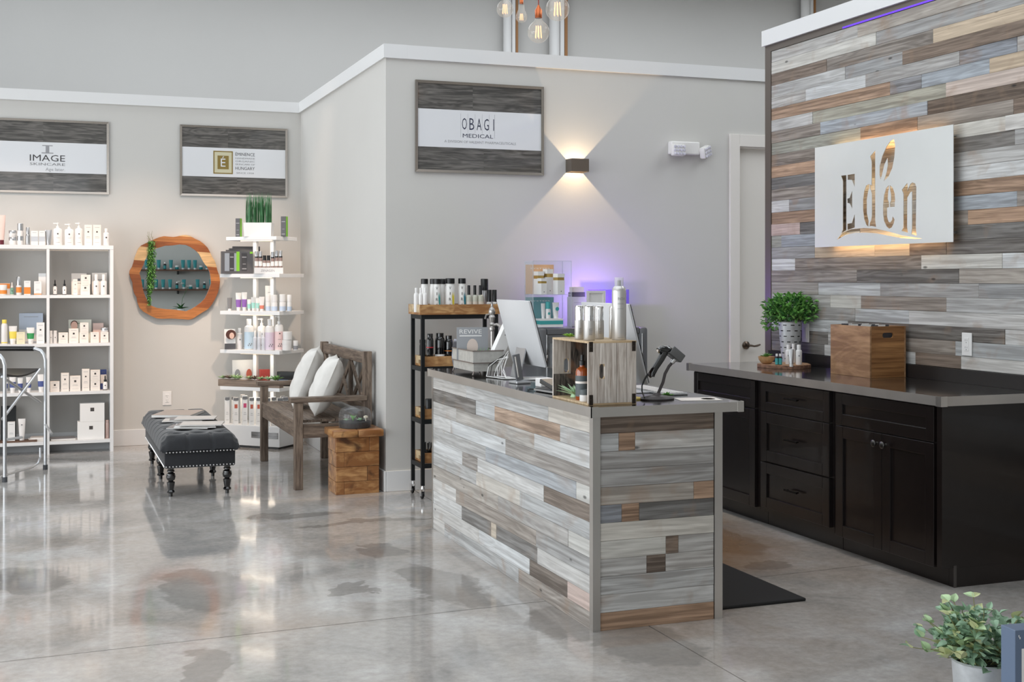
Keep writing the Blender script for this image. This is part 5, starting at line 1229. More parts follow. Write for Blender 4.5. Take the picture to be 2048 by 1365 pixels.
for (lb, a, b_, yt, bm, kd), v in zip(lit, (0.07, 0.14, 0.03, 0.04)):
    kw = dict(band=(bm, 0.03, 0.72)); 
    if kd == 'bottle': kw.update(capf=0.2, capw=0.5)
    t, w, h = eitem(kd, lb, a, b_, yt, z4, v, **kw)
    prints(t, [(-w * 0.2 + q * w * 0.12, -w * 0.12 + q * w * 0.12, h * (0.12 + 0.05 * (q % 2)), h * (0.16 + 0.05 * (q % 2))) for q in range(4)], M_GREY, -w / 2 - 0.0016, 'floral_print')
for a, b_ in ((507, 514), (515, 523), (524, 531)): eitem('bottle', 'small grey-white spray bottle in front of the pump bottle on the fourth tier', a, b_, 662, z4, 0.02, group='small sprays on the fourth tier', m=mat('print_grey_pale', (214, 216, 222), 0.4), capf=0.3, capw=0.6)
t, w, h = eitem('jar', 'white tub at the bottom of the stacked pair on the fourth tier', 566, 585, 681, z4, 0.04, lid=M_PLAST)
eitem('jar', 'white tub stacked on another tub on the fourth tier', 567, 586, 664, z4, 0.04, z_extra=h + 0.0006, lid=M_PLAST)
eitem('jar', 'small white tub beside the stacked tubs on the fourth tier', 587, 597, 682, z4, 0.10, lid=M_PLAST, band=M_GREYL)
# fifth tier
t, w, h = eitem('card', 'folded white leaflet with foot diagrams on the fifth tier', 465, 506, 721, z5, 0.15, m=M_CARTW, tilt=4)
for sx_, mm in ((-0.045, M_GREYL), (0.05, mat('print_brick', (190, 96, 76), 0.5))): MB().lathe([(0, 0), (0.03, 0)], 16, Matrix.Translation((sx_, -0.017, 0.09)) @ Matrix.Rotation(R(90), 4, 'X'), sx=0.8, sy=1.5).build('print', mm, t)
eitem('carton', 'white and red boxed product on the fifth tier', 520, 540, 740, z5, 0.17, m=mat('carton_red', (176, 70, 64), 0.4), emblem=False, lines=False)
t, w, h = eitem('carton', 'black boxed hair tool on the fifth tier behind the bench cushions', 557, 600, 745, z5, 0.2, m=M_BLACK, emblem=False, lines=False, d=0.07, rz=R(-40))
prints(t, [(-w * 0.4, w * 0.1, h * 0.25, h * 0.45)], mat('print_steelblue', (120, 150, 180), 0.4), -0.0356)
c = EA + EU * 0.33 + EV * 0.028
tr = thing('succulent_trough', 'long narrow wooden trough of assorted succulents on the fifth tier', 'planter', (c.x, c.y, z5 + 0.0005), math.atan2(EU.y, EU.x))
M_TROUGH = wood('trough_wood', (104, 88, 76), (150, 132, 116), (4, 50, 50), 0.6)
MB().box(-0.33, 0.27, -0.032, 0.028, 0, 0.055, b=0.003).build('trough', M_TROUGH, tr)
for i, (x, mm) in enumerate(((0.24, M_LEAFP), (0.18, mat('leaf_wine', (128, 106, 96), 0.5)), (0.12, M_LEAFP), (0.085, M_LEAFP), (-0.02, M_LEAFP), (-0.07, mat('leaf_wine', (128, 106, 96), 0.5)), (-0.13, M_LEAFP), (-0.2, M_LEAFM), (-0.27, M_LEAF))):
    g = MB(); rosette(g, (0, 0, 0.004), 10, 0.05 + 0.014 * (i % 3), 0.018, 3, 25, 75); o = g.build('succulent', mm, tr, True); o.location = (x, -0.005, 0.056)
# base tier: slim cartons
k = 0
for a, b_, yt, v, bandc in ((450, 459, 795, 0.04, None), (463, 472, 794, 0.10, None), (467, 477, 796, 0.03, 'r'), (481, 490, 790, 0.12, None), (485, 495, 793, 0.03, 'p'), (499, 508, 796, 0.03, 'r'), (513, 521, 796, 0.04, 'r'), (532, 541, 797, 0.03, None), (543, 552, 795, 0.08, 'r'), (555, 565, 797, 0.03, 'p'), (562, 570, 793, 0.1, None), (566, 576, 795, 0.06, None)):
    cc = {None: None, 'r': mat('print_brick', (190, 96, 76), 0.5), 'p': mat('print_magenta', (200, 80, 120), 0.5)}[bandc]
    t, w, h = eitem('carton', 'slim white carton with %s, %s of the display stand base' % ({None: 'text only', 'r': 'brick red fruit print', 'p': 'magenta fruit print'}[bandc], 'front row' if v < 0.07 else 'back row'), a, b_, yt, 0.183, v, group='slim cartons on the display base', m=M_CARTW, emblem=False, band=(M_GREY, 0.89, 0.995))
    if cc: prints(t, [(-w * 0.3, w * 0.3, h * 0.6, h * 0.75)], cc, -min(w, 0.07) * 0.425 - 0.0012, 'fruit_print')

# ================================================================== ROLLING CART
KX0, KX1, KY0, KY1 = 2.215, 2.73, 7.555, 7.80
ct = thing('rolling_cart', 'narrow rolling cart of black metal with four wooden trays and casters', 'cart', (KX0, KY0, 0))
KW, KD = KX1 - KX0, KY1 - KY0
for x in (0, KW - 0.022):
    for y in (0, KD - 0.022): MB().box(x, x + 0.022, y, y + 0.022, 0.085, 1.165).build('upright', M_BLACKM, ct)
M_MANGO = wood('mango_wood', (150, 104, 62), (206, 164, 112), (5, 26, 26), 0.5, rings=0.5, c3=(120, 78, 44))
M_MANGOL = wood('mango_pale', (176, 152, 116), (214, 192, 156), (5, 26, 26), 0.55, rings=0.3)
KZ = [1.168, 0.838, 0.505, 0.225]
for i, z in enumerate(KZ):
    r_ = MB()
    for y in (0.001, KD - 0.019): r_.box(0.022, KW - 0.022, y, y + 0.018, z - 0.03, z - 0.002)
    for x in (0.001, KW - 0.019): r_.box(x, x + 0.018, 0.022, KD - 0.022, z - 0.03, z - 0.002)
    r_.build('rail', M_BLACKM, ct)
    e = 0.012 if i == 0 else -0.023
    hh = 0.062
    MB().box(-e, KW + e, -e, KD + e, z - 0.0015, z + 0.012).build('tray_floor', M_MANGO, ct)
    MB().box(-e, KW + e, -e, -e + 0.014, z + 0.0122, z + hh).box(-e, KW + e, KD + e - 0.014, KD + e, z + 0.0122, z + hh).build('tray_side', M_MANGO, ct)
    en = MB()
    for x in (-e, KW + e - 0.014):
        en.box(x, x + 0.014, -e + 0.0142, KD * 0.32, z + 0.0122, z + hh).box(x, x + 0.014, KD * 0.58, KD + e - 0.0142, z + 0.0122, z + hh).box(x, x + 0.014, KD * 0.32, KD * 0.58, z + 0.037, z + hh)
    en.build('tray_end', M_MANGOL, ct)
for x in (0.011, KW - 0.011):
    for y in (0.011, KD - 0.011):
        o = MB().lathe([(0.012, 0.064), (0.012, 0.078), (0.008, 0.078), (0.008, 0.0845)], 12).box(-0.013, -0.009, -0.008, 0.03, 0.02, 0.064).box(0.009, 0.013, -0.008, 0.03, 0.02, 0.064).build('caster_fork', M_CHROME, ct); o.location = (x, y, 0)
        w_ = MB().lathe([(0, -0.008), (0.02, -0.008), (0.0235, -0.005), (0.0235, 0.005), (0.02, 0.008), (0, 0.008)], 20, Matrix.Rotation(R(90), 4, 'Y')).build('caster_wheel', M_BLACK, o, True); w_.location = (0, 0.012, 0.024)
ZK = [z + 0.0125 for z in KZ]
def citem(kind, label, x0, x1, yt, tier, Y, **kw): return item(kind, label, x0, x1, yt, ZK[tier], Y, **kw)
for i, (a, b_) in enumerate(((829, 838), (838.5, 846.5), (847, 856))): citem('bottle', 'small plain white bottle at the end of the cart top tray', a, b_, 576, 0, 7.60 + 0.012 * (2 - i), group='small white bottles on the cart', capf=0.2, capw=0.55)
M_CANW = mat('can_white', (236, 235, 232), 0.35)
cols = [None, None, M_TEAL, mat('print_canary', (226, 210, 70), 0.5), mat('print_petrol', (40, 130, 150), 0.5)]
for i, (a, b_, yt, yy_) in enumerate(((844, 858, 558, 7.70), (862, 875, 558, 7.68), (869, 883, 558, 7.61), (894, 912, 557, 7.60), (919, 934, 557, 7.61), (882, 893, 558, 7.68))):
    lb = ['tall white can with black cap behind the small bottles on the cart', 'tall white can with black cap behind the teal-splashed can', 'white lettered can with a teal splash and black cap', 'white lettered can with a yellow splash and black cap', 'white lettered can with a blue splash and black cap', 'tall white can with black cap between the lettered cans'][i]
    t, w, h = citem('bottle', lb, a, b_, yt, 0, yy_, m=M_CANW, cap=M_BLACK, capf=0.16, capw=0.98, n=24)
    if 2 <= i <= 4:
        for q, ch in enumerate('VIRA'): text(ch, 0.018, M_MARK, t, (-w * 0.16, -w / 2 - 0.001, h * (0.72 - 0.17 * q)), width=0.004 if ch == 'I' else 0.014)
        bl = MB()
        for q in range(7):
            an = R(50 + q * 9); bl.add([(w * 0.1 + q * 0.0012, -w / 2 + 0.001, h * 0.2), (w * 0.2 + q * 0.0012, -w / 2 + 0.0025, h * 0.2), (w * (0.05 + 0.045 * q), -w / 2 - 0.0012 + 0.0006 * q, h * (0.62 - 0.03 * (q % 3)))], [(0, 1, 2)])
        bl.build('paint_splash', cols[i], t)
for i, (a, b_) in enumerate(((934, 945), (946, 957), (957, 969))): citem('bottle', 'small sage spray bottle with black nozzle on the cart', a, b_, 571, 0, 7.60, group='small sprays on the cart', m=mat('bottle_sage', (190, 190, 176), 0.4), cap=M_BLACK, capf=0.36, capw=0.5, band=(mat('label_beige', (214, 206, 192), 0.5), 0.1, 0.6))
citem('bottle', 'tall silver and black bottle at the back of the cart top', 964, 979, 558, 0, 7.68, m=M_SILVER, cap=M_BLACK, capf=0.36, capw=0.95)
for a, b_, yt, yy_ in ((975, 985, 580, 7.60), (986, 995, 580, 7.60)): citem('bottle', 'low black-capped bottle beside the white computer on the cart', a, b_, yt, 0, yy_, group='low black-capped bottles on the cart', m=M_CANW, cap=M_BLACK, capf=0.55, capw=0.98)
for a, b_, yt in ((984, 993, 567), (994, 1003, 567), (1004, 1013, 567)): citem('bottle', 'black-topped bottle in the back row of the cart top', a, b_, yt, 0, 7.70, group='black-topped bottles in the back row of the cart', m=M_CANW, cap=M_BLACK, capf=0.2, capw=0.98) if b_ < 990 else None
citem('bottle', 'short matte black canister on the second cart tray', 841, 853, 680, 1, 7.72, m=M_BLACK, cap=M_BLACK, capf=0.15, capw=1.0)
for i, (a, b_, yt) in enumerate(((855, 869, 668), (873, 892, 667), (892, 908, 672))): citem('bottle', ('black shampoo bottle with red line on the second cart tray', 'black shampoo bottle with pale label on the second cart tray', 'black shampoo bottle with orange line on the second cart tray')[i], a, b_, yt, 1, 7.60, m=M_BLACKG, cap=M_BLACKG, capf=0.12, capw=0.8, band=((mat('print_red', (190, 50, 60), 0.5), 0.6, 0.64) if i == 0 else (M_CARTW, 0.15, 0.35) if i == 1 else (M_ORANGE, 0.5, 0.53)))
citem('jar', 'black jar with copper band on the third cart tray', 853, 869, 799, 2, 7.60, m=mat('copper_dark', (120, 70, 50), 0.4), lid=M_BLACK, lf=0.6)
bc = thing('brush_cup', 'black cup of makeup brushes on the lowest cart tray', 'brush cup', (KX0 + 0.085, KY0 + 0.15, ZK[3] + 0.0005))
MB().lathe([(0.024, 0), (0.026, 0.05), (0.023, 0.05), (0.021, 0.004), (0, 0.004)], 16).build('cup', M_BLACK, bc, True)
for i in range(7):
    a = i * 0.9; MB().tube([(0.01 * math.cos(a), 0.01 * math.sin(a), 0.006), (0.022 * math.cos(a), 0.022 * math.sin(a), 0.06), (0.03 * math.cos(a), 0.03 * math.sin(a), 0.1)], [0.002, 0.003, 0.006], 6).build('brush', M_BLACK, bc, True)
for i, (x, y) in enumerate(((0.11, 0.07), (0.16, 0.09))):
    t = thing('compact_case', 'round black compact case on the lowest cart tray', 'compact', (KX0 + x, KY0 + y, ZK[3] + 0.0005), 0, 'compacts on the lowest cart tray'); b_jar(t, 0.045, 0.03, m=M_BLACKG, lid=M_BLACKG)

# ================================================================== GREY CABINET WITH ACRYLIC DISPLAY AND PURPLE GLOW
GX0, GX1, GY, GZ = 2.965, 3.765, 7.47, 1.072
gc = thing('equipment_cabinet', 'dark grey rounded steel cabinet with chrome latches behind the desk', 'cabinet', (GX0, GY, 0))
M_GCAB = mat('cabinet_grey', (112, 113, 116), 0.45, 0.3)
GW = GX1 - GX0
MB().box(0, 0.075, 0, 0.38, 0, GZ, b=0.02).build('side_panel', M_GCAB, gc, True)
MB().box(GW - 0.06, GW, 0, 0.38, 0, GZ, b=0.02).build('side_panel', M_GCAB, gc, True)
MB().box(0.0755, GW - 0.0605, 0.01, 0.38, 1.03, GZ - 0.002, b=0.004).build('top_panel', M_GCAB, gc)
MB().box(0.0755, GW - 0.0605, 0.2, 0.38, 0, 1.0295).build('back_panel', mat('cabinet_inner', (128, 126, 124), 0.5), gc)
MB().box(0.0755, GW - 0.0605, 0.012, 0.1995, 0, 0.78).build('drawer_block', M_GCAB, gc)
MB().box(0.0755, 0.36, 0.002, 0.006, 0.782, 1.028).build('glass_door', M_ACRYL, gc)
for x in (0.066, GW - 0.05): MB().tube([(x, -0.006, 0.8), (x, -0.006, 1.03)], 0.005, 8).box(x - 0.007, x + 0.007, -0.012, -0.001, 0.86, 0.9, b=0.002).build('latch', M_CHROME, gc, True)
t, w, h = item('bottle', 'white lotion bottle with black collar behind the glass cabinet door', 1102, 1117, 688, 0.7805, GY + 0.06, capf=0.26, capw=0.9)
# acrylic display
A0 = at(1066, 522, Y=GY + 0.05); A1 = at(1143, 655, Y=GY + 0.05)
ad = thing('acrylic_display', 'clear acrylic two-tier display case on the grey cabinet', 'display case', (A0.x, GY + 0.05, GZ + 0.0005))
aw, ah, adp = A1.x - A0.x, A0.z - GZ, 0.15
for z in (0.0, 0.215, ah - 0.004): MB().box(0, aw, 0, adp, z, z + 0.004).build('acrylic_shelf', M_ACRYL, ad)
for x_ in (0, aw - 0.003): MB().box(x_, x_ + 0.003, 0, adp, 0.0042, ah - 0.0042).build('acrylic_side', M_ACRYL, ad)
MB().box(0.0032, aw - 0.0032, adp - 0.003, adp, 0.0042, ah - 0.0042).build('acrylic_back', M_ACRYL, ad)
ed = MB()
for x in (0, aw - 0.002):
    for y in (0, adp - 0.002): ed.box(x - 0.0005, x + 0.0025, y - 0.0005, y + 0.0025, 0, ah)
for z in (0.215, ah - 0.003): ed.box(0, aw, -0.001, 0.0005, z, z + 0.004)
ed.build('polished_edge', thin('acrylic_edge', (235, 238, 242), 0.45), ad)
M_PEACH = mat('card_peach', (226, 180, 138), 0.5); M_TEALP = mat('card_teal', (120, 168, 172), 0.5)
for z, mm, tx in ((0.2195, M_PEACH, 'DRAMATIC SYSTEM'), (0.0045, M_TEALP, 'NORMAL DERM SYSTEM')):
    p_ = MB().box(0.004, aw * 0.75, adp - 0.009, adp - 0.0045, z, z + 0.195).build('backing_card', mm, ad)
    text('SYSTEM', 0.008, M_CARTW, ad, (aw * 0.38, adp - 0.0098, z + 0.17), width=aw * 0.5)
M_GOLDB = mat('gold_band', (196, 166, 96), 0.3, 0.6)
def goldbox(label, x, y, z, w, h):
    t = thing('serum_carton', label, 'carton', (ad.location.x + x, ad.location.y + y, ad.location.z + z), R(12), 'gold-banded cartons in the acrylic display')
    MB().box(-w / 2, w / 2, -w / 2, w / 2, 0, h * 0.68).build('carton', M_CARTW, t); MB().box(-w / 2 + 0.002, w / 2 - 0.002, -w / 2 + 0.002, w / 2 - 0.002, h * 0.68, h * 0.82).build('gold_band', M_GOLDB, t)
    MB().box(-w / 2, w / 2, -w / 2, w / 2, h * 0.82, h).build('lid', M_CARTW, t); prints(t, [(-0.003, 0.003, h * 0.12, h * 0.12 + 0.006)], M_MARK, -w / 2 - 0.0006, 'emblem')
goldbox('white carton with gold band, smallest in the acrylic display', 0.082, 0.045, 0.2195, 0.045, 0.105)
goldbox('white carton with gold band, wide one at the side of the acrylic display', 0.20, 0.045, 0.2195, 0.055, 0.135)
goldbox('white carton with gold band, tallest in the middle of the acrylic display', 0.148, 0.105, 0.2195, 0.05, 0.165)
goldbox('white carton with gold band, at the back behind the smallest', 0.085, 0.11, 0.2195, 0.05, 0.15)
rs_ = thing('teal_stand', 'white and teal riser on the lower tier of the acrylic display', 'riser', (ad.location.x + 0.14, ad.location.y + 0.06, ad.location.z + 0.0045)); MB().box(-0.08, 0.08, -0.04, 0.05, 0, 0.018).box(-0.08, 0.08, -0.04, 0.05, 0.0425, 0.055).build('riser', M_CARTW, rs_); MB().box(-0.081, 0.081, -0.041, 0.051, 0.0182, 0.0423).build('teal_band', M_TEAL, rs_)
for kd, x, w, h, lb in (('tube', -0.045, 0.03, 0.1, 'slim white tube on the teal riser'), ('bottle', -0.01, 0.034, 0.11, 'white roll-on bottle with teal cap on the teal riser'), ('tube', 0.045, 0.05, 0.105, 'wide white tube with teal disc on the teal riser')):
    t = thing(NAMES[kd], lb, CATS[kd], (rs_.location.x + x, rs_.location.y, rs_.location.z + 0.0555))
    (b_tube(t, w, h) if kd == 'tube' else b_bottle(t, w, h, cap=M_TEAL, capf=0.42, capw=0.95))
    if w > 0.031: MB().lathe([(0, 0), (w * 0.26, 0)], 16, Matrix.Translation((0, -w / 2 - 0.0008, h * (0.3 if kd == 'bottle' else 0.6))) @ Matrix.Rotation(R(90), 4, 'X')).build('teal_disc', M_TEAL, t)
# boxes, framed print, brochure holder and purple lamp behind the computer
q = at(1158, 655, Y=7.66)
for i, (w, h, mm, lb) in enumerate(((0.105, 0.2, mat('box_grey_pale', (206, 206, 204), 0.5), 'tall pale grey box under the dark box behind the display'), (0.09, 0.03, M_CHAR, 'flat dark box stacked on the pale grey box'), (0.075, 0.035, M_CART, 'small cream box topping the stack behind the display'))):
    zz = GZ + 0.0005 + (0, 0.2006, 0.2312)[i]
    t = thing('product_box', lb, 'box', (q.x, 7.70, zz)); MB().box(-w / 2, w / 2, -0.04, 0.04, 0, h, b=0.001).build('carton', mm, t)
    if i == 0: prints(t, [(-w * 0.35, w * 0.35, h * 0.8, h * 0.81), (-w * 0.3, w * 0.4, h * 0.55, h * 0.56), (-w * 0.1, w * 0.4, h * 0.3, h * 0.31)], M_GREYL, -0.0406)
f0 = at(1174, 582, Y=7.58); f1 = at(1211, 660, Y=7.58)
fr_ = thing('framed_print', 'small white picture frame standing on the grey cabinet', 'picture frame', ((f0.x + f1.x) / 2, 7.585, GZ + 0.0005)); fw, fh = f1.x - f0.x, f0.z - GZ
bb = MB(); 
for x0, x1, za, zb in ((-fw / 2, -fw / 2 + 0.016, 0, fh), (fw / 2 - 0.016, fw / 2, 0, fh), (-fw / 2 + 0.016, fw / 2 - 0.016, 0, 0.016), (-fw / 2 + 0.016, fw / 2 - 0.016, fh - 0.016, fh)): bb.box(x0, x1, -0.008, 0.008, za, zb)
bb.build('frame', M_PLAST, fr_); MB().box(-fw / 2 + 0.016, fw / 2 - 0.016, 0, 0.006, 0.016, fh - 0.016).build('mount', M_CARTW, fr_)
MB().bar((0, 0.009, fh * 0.55), (0, 0.07, 0.001), 0.02, 0.003).build('easel_back', M_PLAST, fr_)
prints(fr_, [(-0.008, 0.008, fh * 0.55, fh * 0.55 + 0.016), (-0.018, 0.018, fh * 0.4, fh * 0.404)], M_GREYL, -0.0006)
h0 = at(1180, 580, Y=7.80); h1 = at(1262, 655, Y=7.80)
bh = thing('brochure_holder', 'tall clear acrylic brochure holder glowing purple on the grey cabinet', 'brochure holder', ((h0.x + h1.x) / 2, 7.80, GZ + 0.0005)); hw, hh = h1.x - h0.x, h0.z - GZ
M_PACR = thin('purple_acrylic', (205, 192, 248), 0.12)
MB().box(-hw / 2, hw / 2, 0.03, 0.034, 0, hh, b=0.001).box(-hw / 2, hw / 2, -0.02, -0.016, 0, hh * 0.45).box(-hw / 2, hw / 2, -0.0158, 0.0298, 0, 0.004).build('holder', M_PACR, bh)
MB().box(-hw / 2 + 0.01, hw / 2 - 0.02, -0.012, 0.02, 0.0045, hh * 0.6).build('brochure', mat('brochure_lilac', (176, 168, 214), 0.5), bh)
pl_ = thing('purple_lamp', 'small purple LED uplight standing in front of the brochure holder', 'lamp', ((h0.x + h1.x) / 2 - 0.12, 7.70, GZ + 0.0005))
MB().lathe([(0.03, 0), (0.03, 0.03), (0.024, 0.034)], 16).build('lamp_base', M_BLACK, pl_, True); MB().lathe([(0.02, 0.0345), (0.018, 0.05), (0, 0.056)], 16).build('led_dome', mat('led_violet', (120, 80, 240), 0.4, emit=(110, 70, 255), es=3.0), pl_, True)
light('purple_glow', 'POINT', (pl_.location.x, 7.70, GZ + 0.16), (0, 0, 0), 7.0, (0.42, 0.26, 1.0), shadow_soft_size=0.02)

# ================================================================== THINGS ON THE RECEPTION DESK
# galvanised bathtub-shaped caddy
tu = thing('bathtub_caddy', 'galvanised bathtub-shaped desk caddy with claw feet and tall tap', 'caddy', (2.075, 6.125, ZD))
TW, TL = 0.165, 0.35
M_GALT = mat('galvanised_dull', (196, 194, 188), 0.5, 0.45, noise=0.1, nscale=40, bump=0.2, bscale=60)
M_RIM = mat('rim_zinc', (140, 130, 124), 0.4, 0.7)
def openbox(x0, x1, y0, y1, z0, z1, t=0.002):
    return MB().box(x0, x1, y0, y0 + t, z0, z1).box(x0, x1, y1 - t, y1, z0, z1).box(x0, x0 + t, y0 + t, y1 - t, z0, z1).box(x1 - t, x1, y0 + t, y1 - t, z0, z1).box(x0 + t, x1 - t, y0 + t, y1 - t, z0, z0 + t)
openbox(0, TW, 0, TL, 0.066, 0.126).build('upper_tray', M_GALT, tu); openbox(0.004, TW - 0.004, 0.004, TL - 0.004, 0.022, 0.0655).build('lower_tray', M_GALT, tu)
for z in (0.063, 0.126):
    MB().box(-0.004, TW + 0.004, -0.004, -0.0002, z, z + 0.006).box(-0.004, TW + 0.004, TL + 0.0002, TL + 0.004, z, z + 0.006).box(-0.004, -0.0002, 0, TL, z, z + 0.006).box(TW + 0.0002, TW + 0.004, 0, TL, z, z + 0.006).build('rim', M_RIM, tu)
for x in (0.006, TW - 0.006):
    for y in (0.008, TL - 0.008): MB().tube([(x, y, 0.022), (x * 1.0 - 0.004, y - 0.004, 0.012), (x - 0.009, y - 0.008, 0.003)], [0.005, 0.004, 0.005], 6).build('claw_foot', M_RIM, tu, True)
vs, fs = [], []
for i in range(9):
    s = i / 8; yy_ = TL + 0.006 + 0.05 * math.sin(math.pi * s) * (1 - s * 0.3); z = 0.012 + 0.165 * s
    vs += [(0.01, yy_, z), (TW - 0.01, yy_, z)]
for i in range(8): a = i * 2; fs.append((a, a + 1, a + 3, a + 2))
o = MB().add(vs, fs).build('curved_back', mat('zinc_dark', (120, 120, 126), 0.35, 0.8), tu, True); o.modifiers.new('thick', 'SOLIDIFY').thickness = 0.003
tp = MB().lathe([(0.008, 0.126), (0.008, 0.225), (0.013, 0.228), (0.016, 0.24), (0.01, 0.252), (0.015, 0.262), (0.01, 0.272), (0.014, 0.285), (0.018, 0.30), (0.012, 0.312), (0.019, 0.325), (0.015, 0.345), (0.008, 0.352), (0.005, 0.37), (0.008, 0.378), (0, 0.382)], 14, Matrix.Translation((TW - 0.012, 0.14, 0)))
tp.tube([(TW - 0.012, 0.14, 0.255), (TW + 0.01, 0.12, 0.262), (TW + 0.026, 0.105, 0.25), (TW + 0.034, 0.1, 0.228)], [0.008, 0.008, 0.008, 0.01], 8).tube([(TW - 0.012, 0.14, 0.318), (TW - 0.035, 0.165, 0.312), (TW - 0.04, 0.17, 0.29)], 0.005, 6)
for s in (-1, 1): tp.tube([(TW - 0.012, 0.14, 0.374), (TW - 0.012 + s * 0.02, 0.14 - s * 0.02, 0.374)], 0.004, 6)
tp.build('tap', mat('zinc_tap', (176, 172, 168), 0.3, 0.85), tu, True)
mgz = thing('magazine', 'grey magazine with a portrait cover standing in the bathtub caddy', 'magazine', (2.15, 6.36, ZD + 0.0687), R(-12))
o = MB().box(-0.085, 0.085, -0.003, 0.003, 0, 0.175).build('pages', mat('cover_grey', (156, 158, 162), 0.4), mgz)
text('REVIVE', 0.022, M_CARTW, mgz, (-0.01, -0.0037, 0.152), width=0.12); prints(mgz, [(-0.07, 0.05, 0.126, 0.132)], M_CARTW, -0.0037)
MB().lathe([(0, 0), (0.038, 0)], 18, Matrix.Translation((0.0, -0.0036, 0.07)) @ Matrix.Rotation(R(90), 4, 'X'), sx=0.8, sy=1.15).build('portrait_print', mat('print_face', (216, 200, 190), 0.5), mgz)
wbx = thing('white_box', 'white product box leaning in the bathtub caddy', 'box', (2.20, 6.155, ZD + 0.078), R(8))
o = MB().box(-0.032, 0.032, -0.02, 0.02, 0, 0.2, b=0.001).build('carton', M_CARTW, wbx); o.rotation_euler = (0, R(27), 0); prints(o, [(-0.012, -0.004, 0.14, 0.15)], M_GREY, -0.0206, 'emblem')
sg_ = thing('fern_sprig', 'bright green artificial sprig in the bathtub caddy', 'plant', (2.135, 6.17, ZD + 0.0685))
g = MB()
for i in range(26):
    a = random.uniform(0, 6.28); vs, fs = leaf_mesh('l', random.uniform(0.05, 0.09), 0.009, 0.2, 0.1, 3); g.add(vs, fs, Matrix.Translation((random.uniform(-0.03, 0.03), random.uniform(-0.03, 0.03), 0.0)) @ Matrix.Rotation(a, 4, 'Z') @ Matrix.Rotation(R(random.uniform(40, 85)), 4, 'X'))
g.build('fronds', M_LEAF, sg_, True)

# all-in-one computers seen from behind
M_IMAC = mat('computer_white', (212, 213, 215), 0.3)
def computer(label, x_top, yc, zt, x_bot, zb, width):
    t = thing('desktop_computer', label, 'computer', (x_bot, yc, ZD)); zt -= ZD; zb -= ZD; dx = x_top - x_bot; hgt = math.hypot(dx, zt - zb); tilt = math.atan2(dx, zt - zb)
    vs, fs = [], []; n = 12
    for j in range(n + 1):
        for i in range(n + 1):
            u, v = -1 + 2 * i / n, -1 + 2 * j / n; bul = 0.022 * (1 - u * u) * (1 - v * v)
            vs.append((-0.012 - bul, u * width / 2, (v + 1) / 2 * hgt))
    for j in range(n):
        for i in range(n): a = j * (n + 1) + i; fs.append((a, a + 1, a + n + 2, a + n + 1))
    sh = MB().add(vs, fs).box(-0.0118, -0.002, -width / 2, width / 2, 0, hgt, b=0.004); 
    o = sh.build('back_shell', M_IMAC, t, True, angle=60); o.location = (0, 0, zb); o.rotation_euler = (0, tilt, 0)
    s_ = MB().box(-0.0018, 0.002, -width / 2 + 0.004, width / 2 - 0.004, 0.004, hgt - 0.004).build('screen', M_BLACKG, t); s_.location = (0, 0, zb); s_.rotation_euler = (0, tilt, 0)
    MB().box(-0.085, 0.1, -0.09, 0.09, 0, 0.004, b=0.001).build('stand_foot', M_ALU, t)
    MB().bar((-0.085, 0, 0.004), (-0.02 + dx * 0.3, 0, zb + hgt * 0.28), 0.13, 0.006, (1, 0, 0)).build('stand_neck', M_ALU, t)
    return t
computer('white all-in-one computer beside the bathtub caddy, seen from behind', 2.20, 5.855, 1.29, 2.29, 0.965, 0.46)
computer('white all-in-one computer behind the wooden crate, seen from behind', 2.33, 5.04, 1.29, 2.42, 0.945, 0.50)
cb = thing('cable_bundle', 'tangle of white cables behind the computer by the caddy', 'cables', (2.2, 6.0, ZD))
for i in range(9):
    x0, y0 = random.uniform(-0.02, 0.05), random.uniform(-0.04, 0.05)
    MB().tube([(0.03, 0.02, 0.1 + 0.008 * i % 0.04), (0.0 + x0 * 0.4, 0.05 + y0, 0.085), (-0.05 + x0, 0.03 + y0, 0.03 + 0.004 * i), (-0.08 + x0, -0.06 + y0 * 2, 0.006), (-0.03 + x0 * 2, -0.18 + y0, 0.005), (0.06 + x0, -0.22 + y0, 0.006)], 0.0022, 6).build('cable', M_PLAST if i < 7 else M_BLACK, cb, True)
ps = thing('phone_stand', 'silver desk phone stand with a pen beside the computer', 'phone stand', (2.145, 5.63, ZD), R(10))
MB().box(-0.04, 0.04, -0.04, 0.04, 0, 0.012, b=0.003).build('base', M_ALU, ps); o = MB().box(-0.02, 0.02, -0.004, 0.004, 0, 0.13, b=0.002).build('upright', mat('alu_dark', (140, 142, 146), 0.3, 0.9), ps); o.location = (0, 0, 0.0125); o.rotation_euler = (0, R(-10), 0)
MB().tube([(-0.012, -0.009, 0.03), (-0.03, -0.009, 0.13)], 0.004, 8).build('pen', M_STEEL, ps, True)
ab = thing('power_adapter', 'small white power adapter block beside the card reader', 'adapter', (2.19, 5.42, ZD), R(5)); MB().box(-0.035, 0.035, -0.03, 0.03, 0, 0.04, b=0.003).build('block', M_PLAST, ab)
cr_ = thing('card_reader', 'black card reader with stacked cards on the desk', 'card reader', (2.12, 5.14, ZD), R(8))
MB().box(-0.05, 0.07, -0.1, 0.08, 0.0, 0.016, b=0.003).build('base', M_BLACK, cr_); o = MB().box(-0.035, 0.06, -0.06, 0.07, 0, 0.02, b=0.004).build('keypad', M_BLACKG, cr_); o.location = (0, 0, 0.022); o.rotation_euler = (R(12), 0, 0)
MB().box(-0.056, -0.0505, -0.1, 0.08, 0.004, 0.012).build('side_trim', M_SILVER, cr_)
MB().box(0.0, 0.06, -0.095, -0.065, 0.0165, 0.024).build('card_stack', mat('kraft', (190, 160, 120), 0.6), cr_)
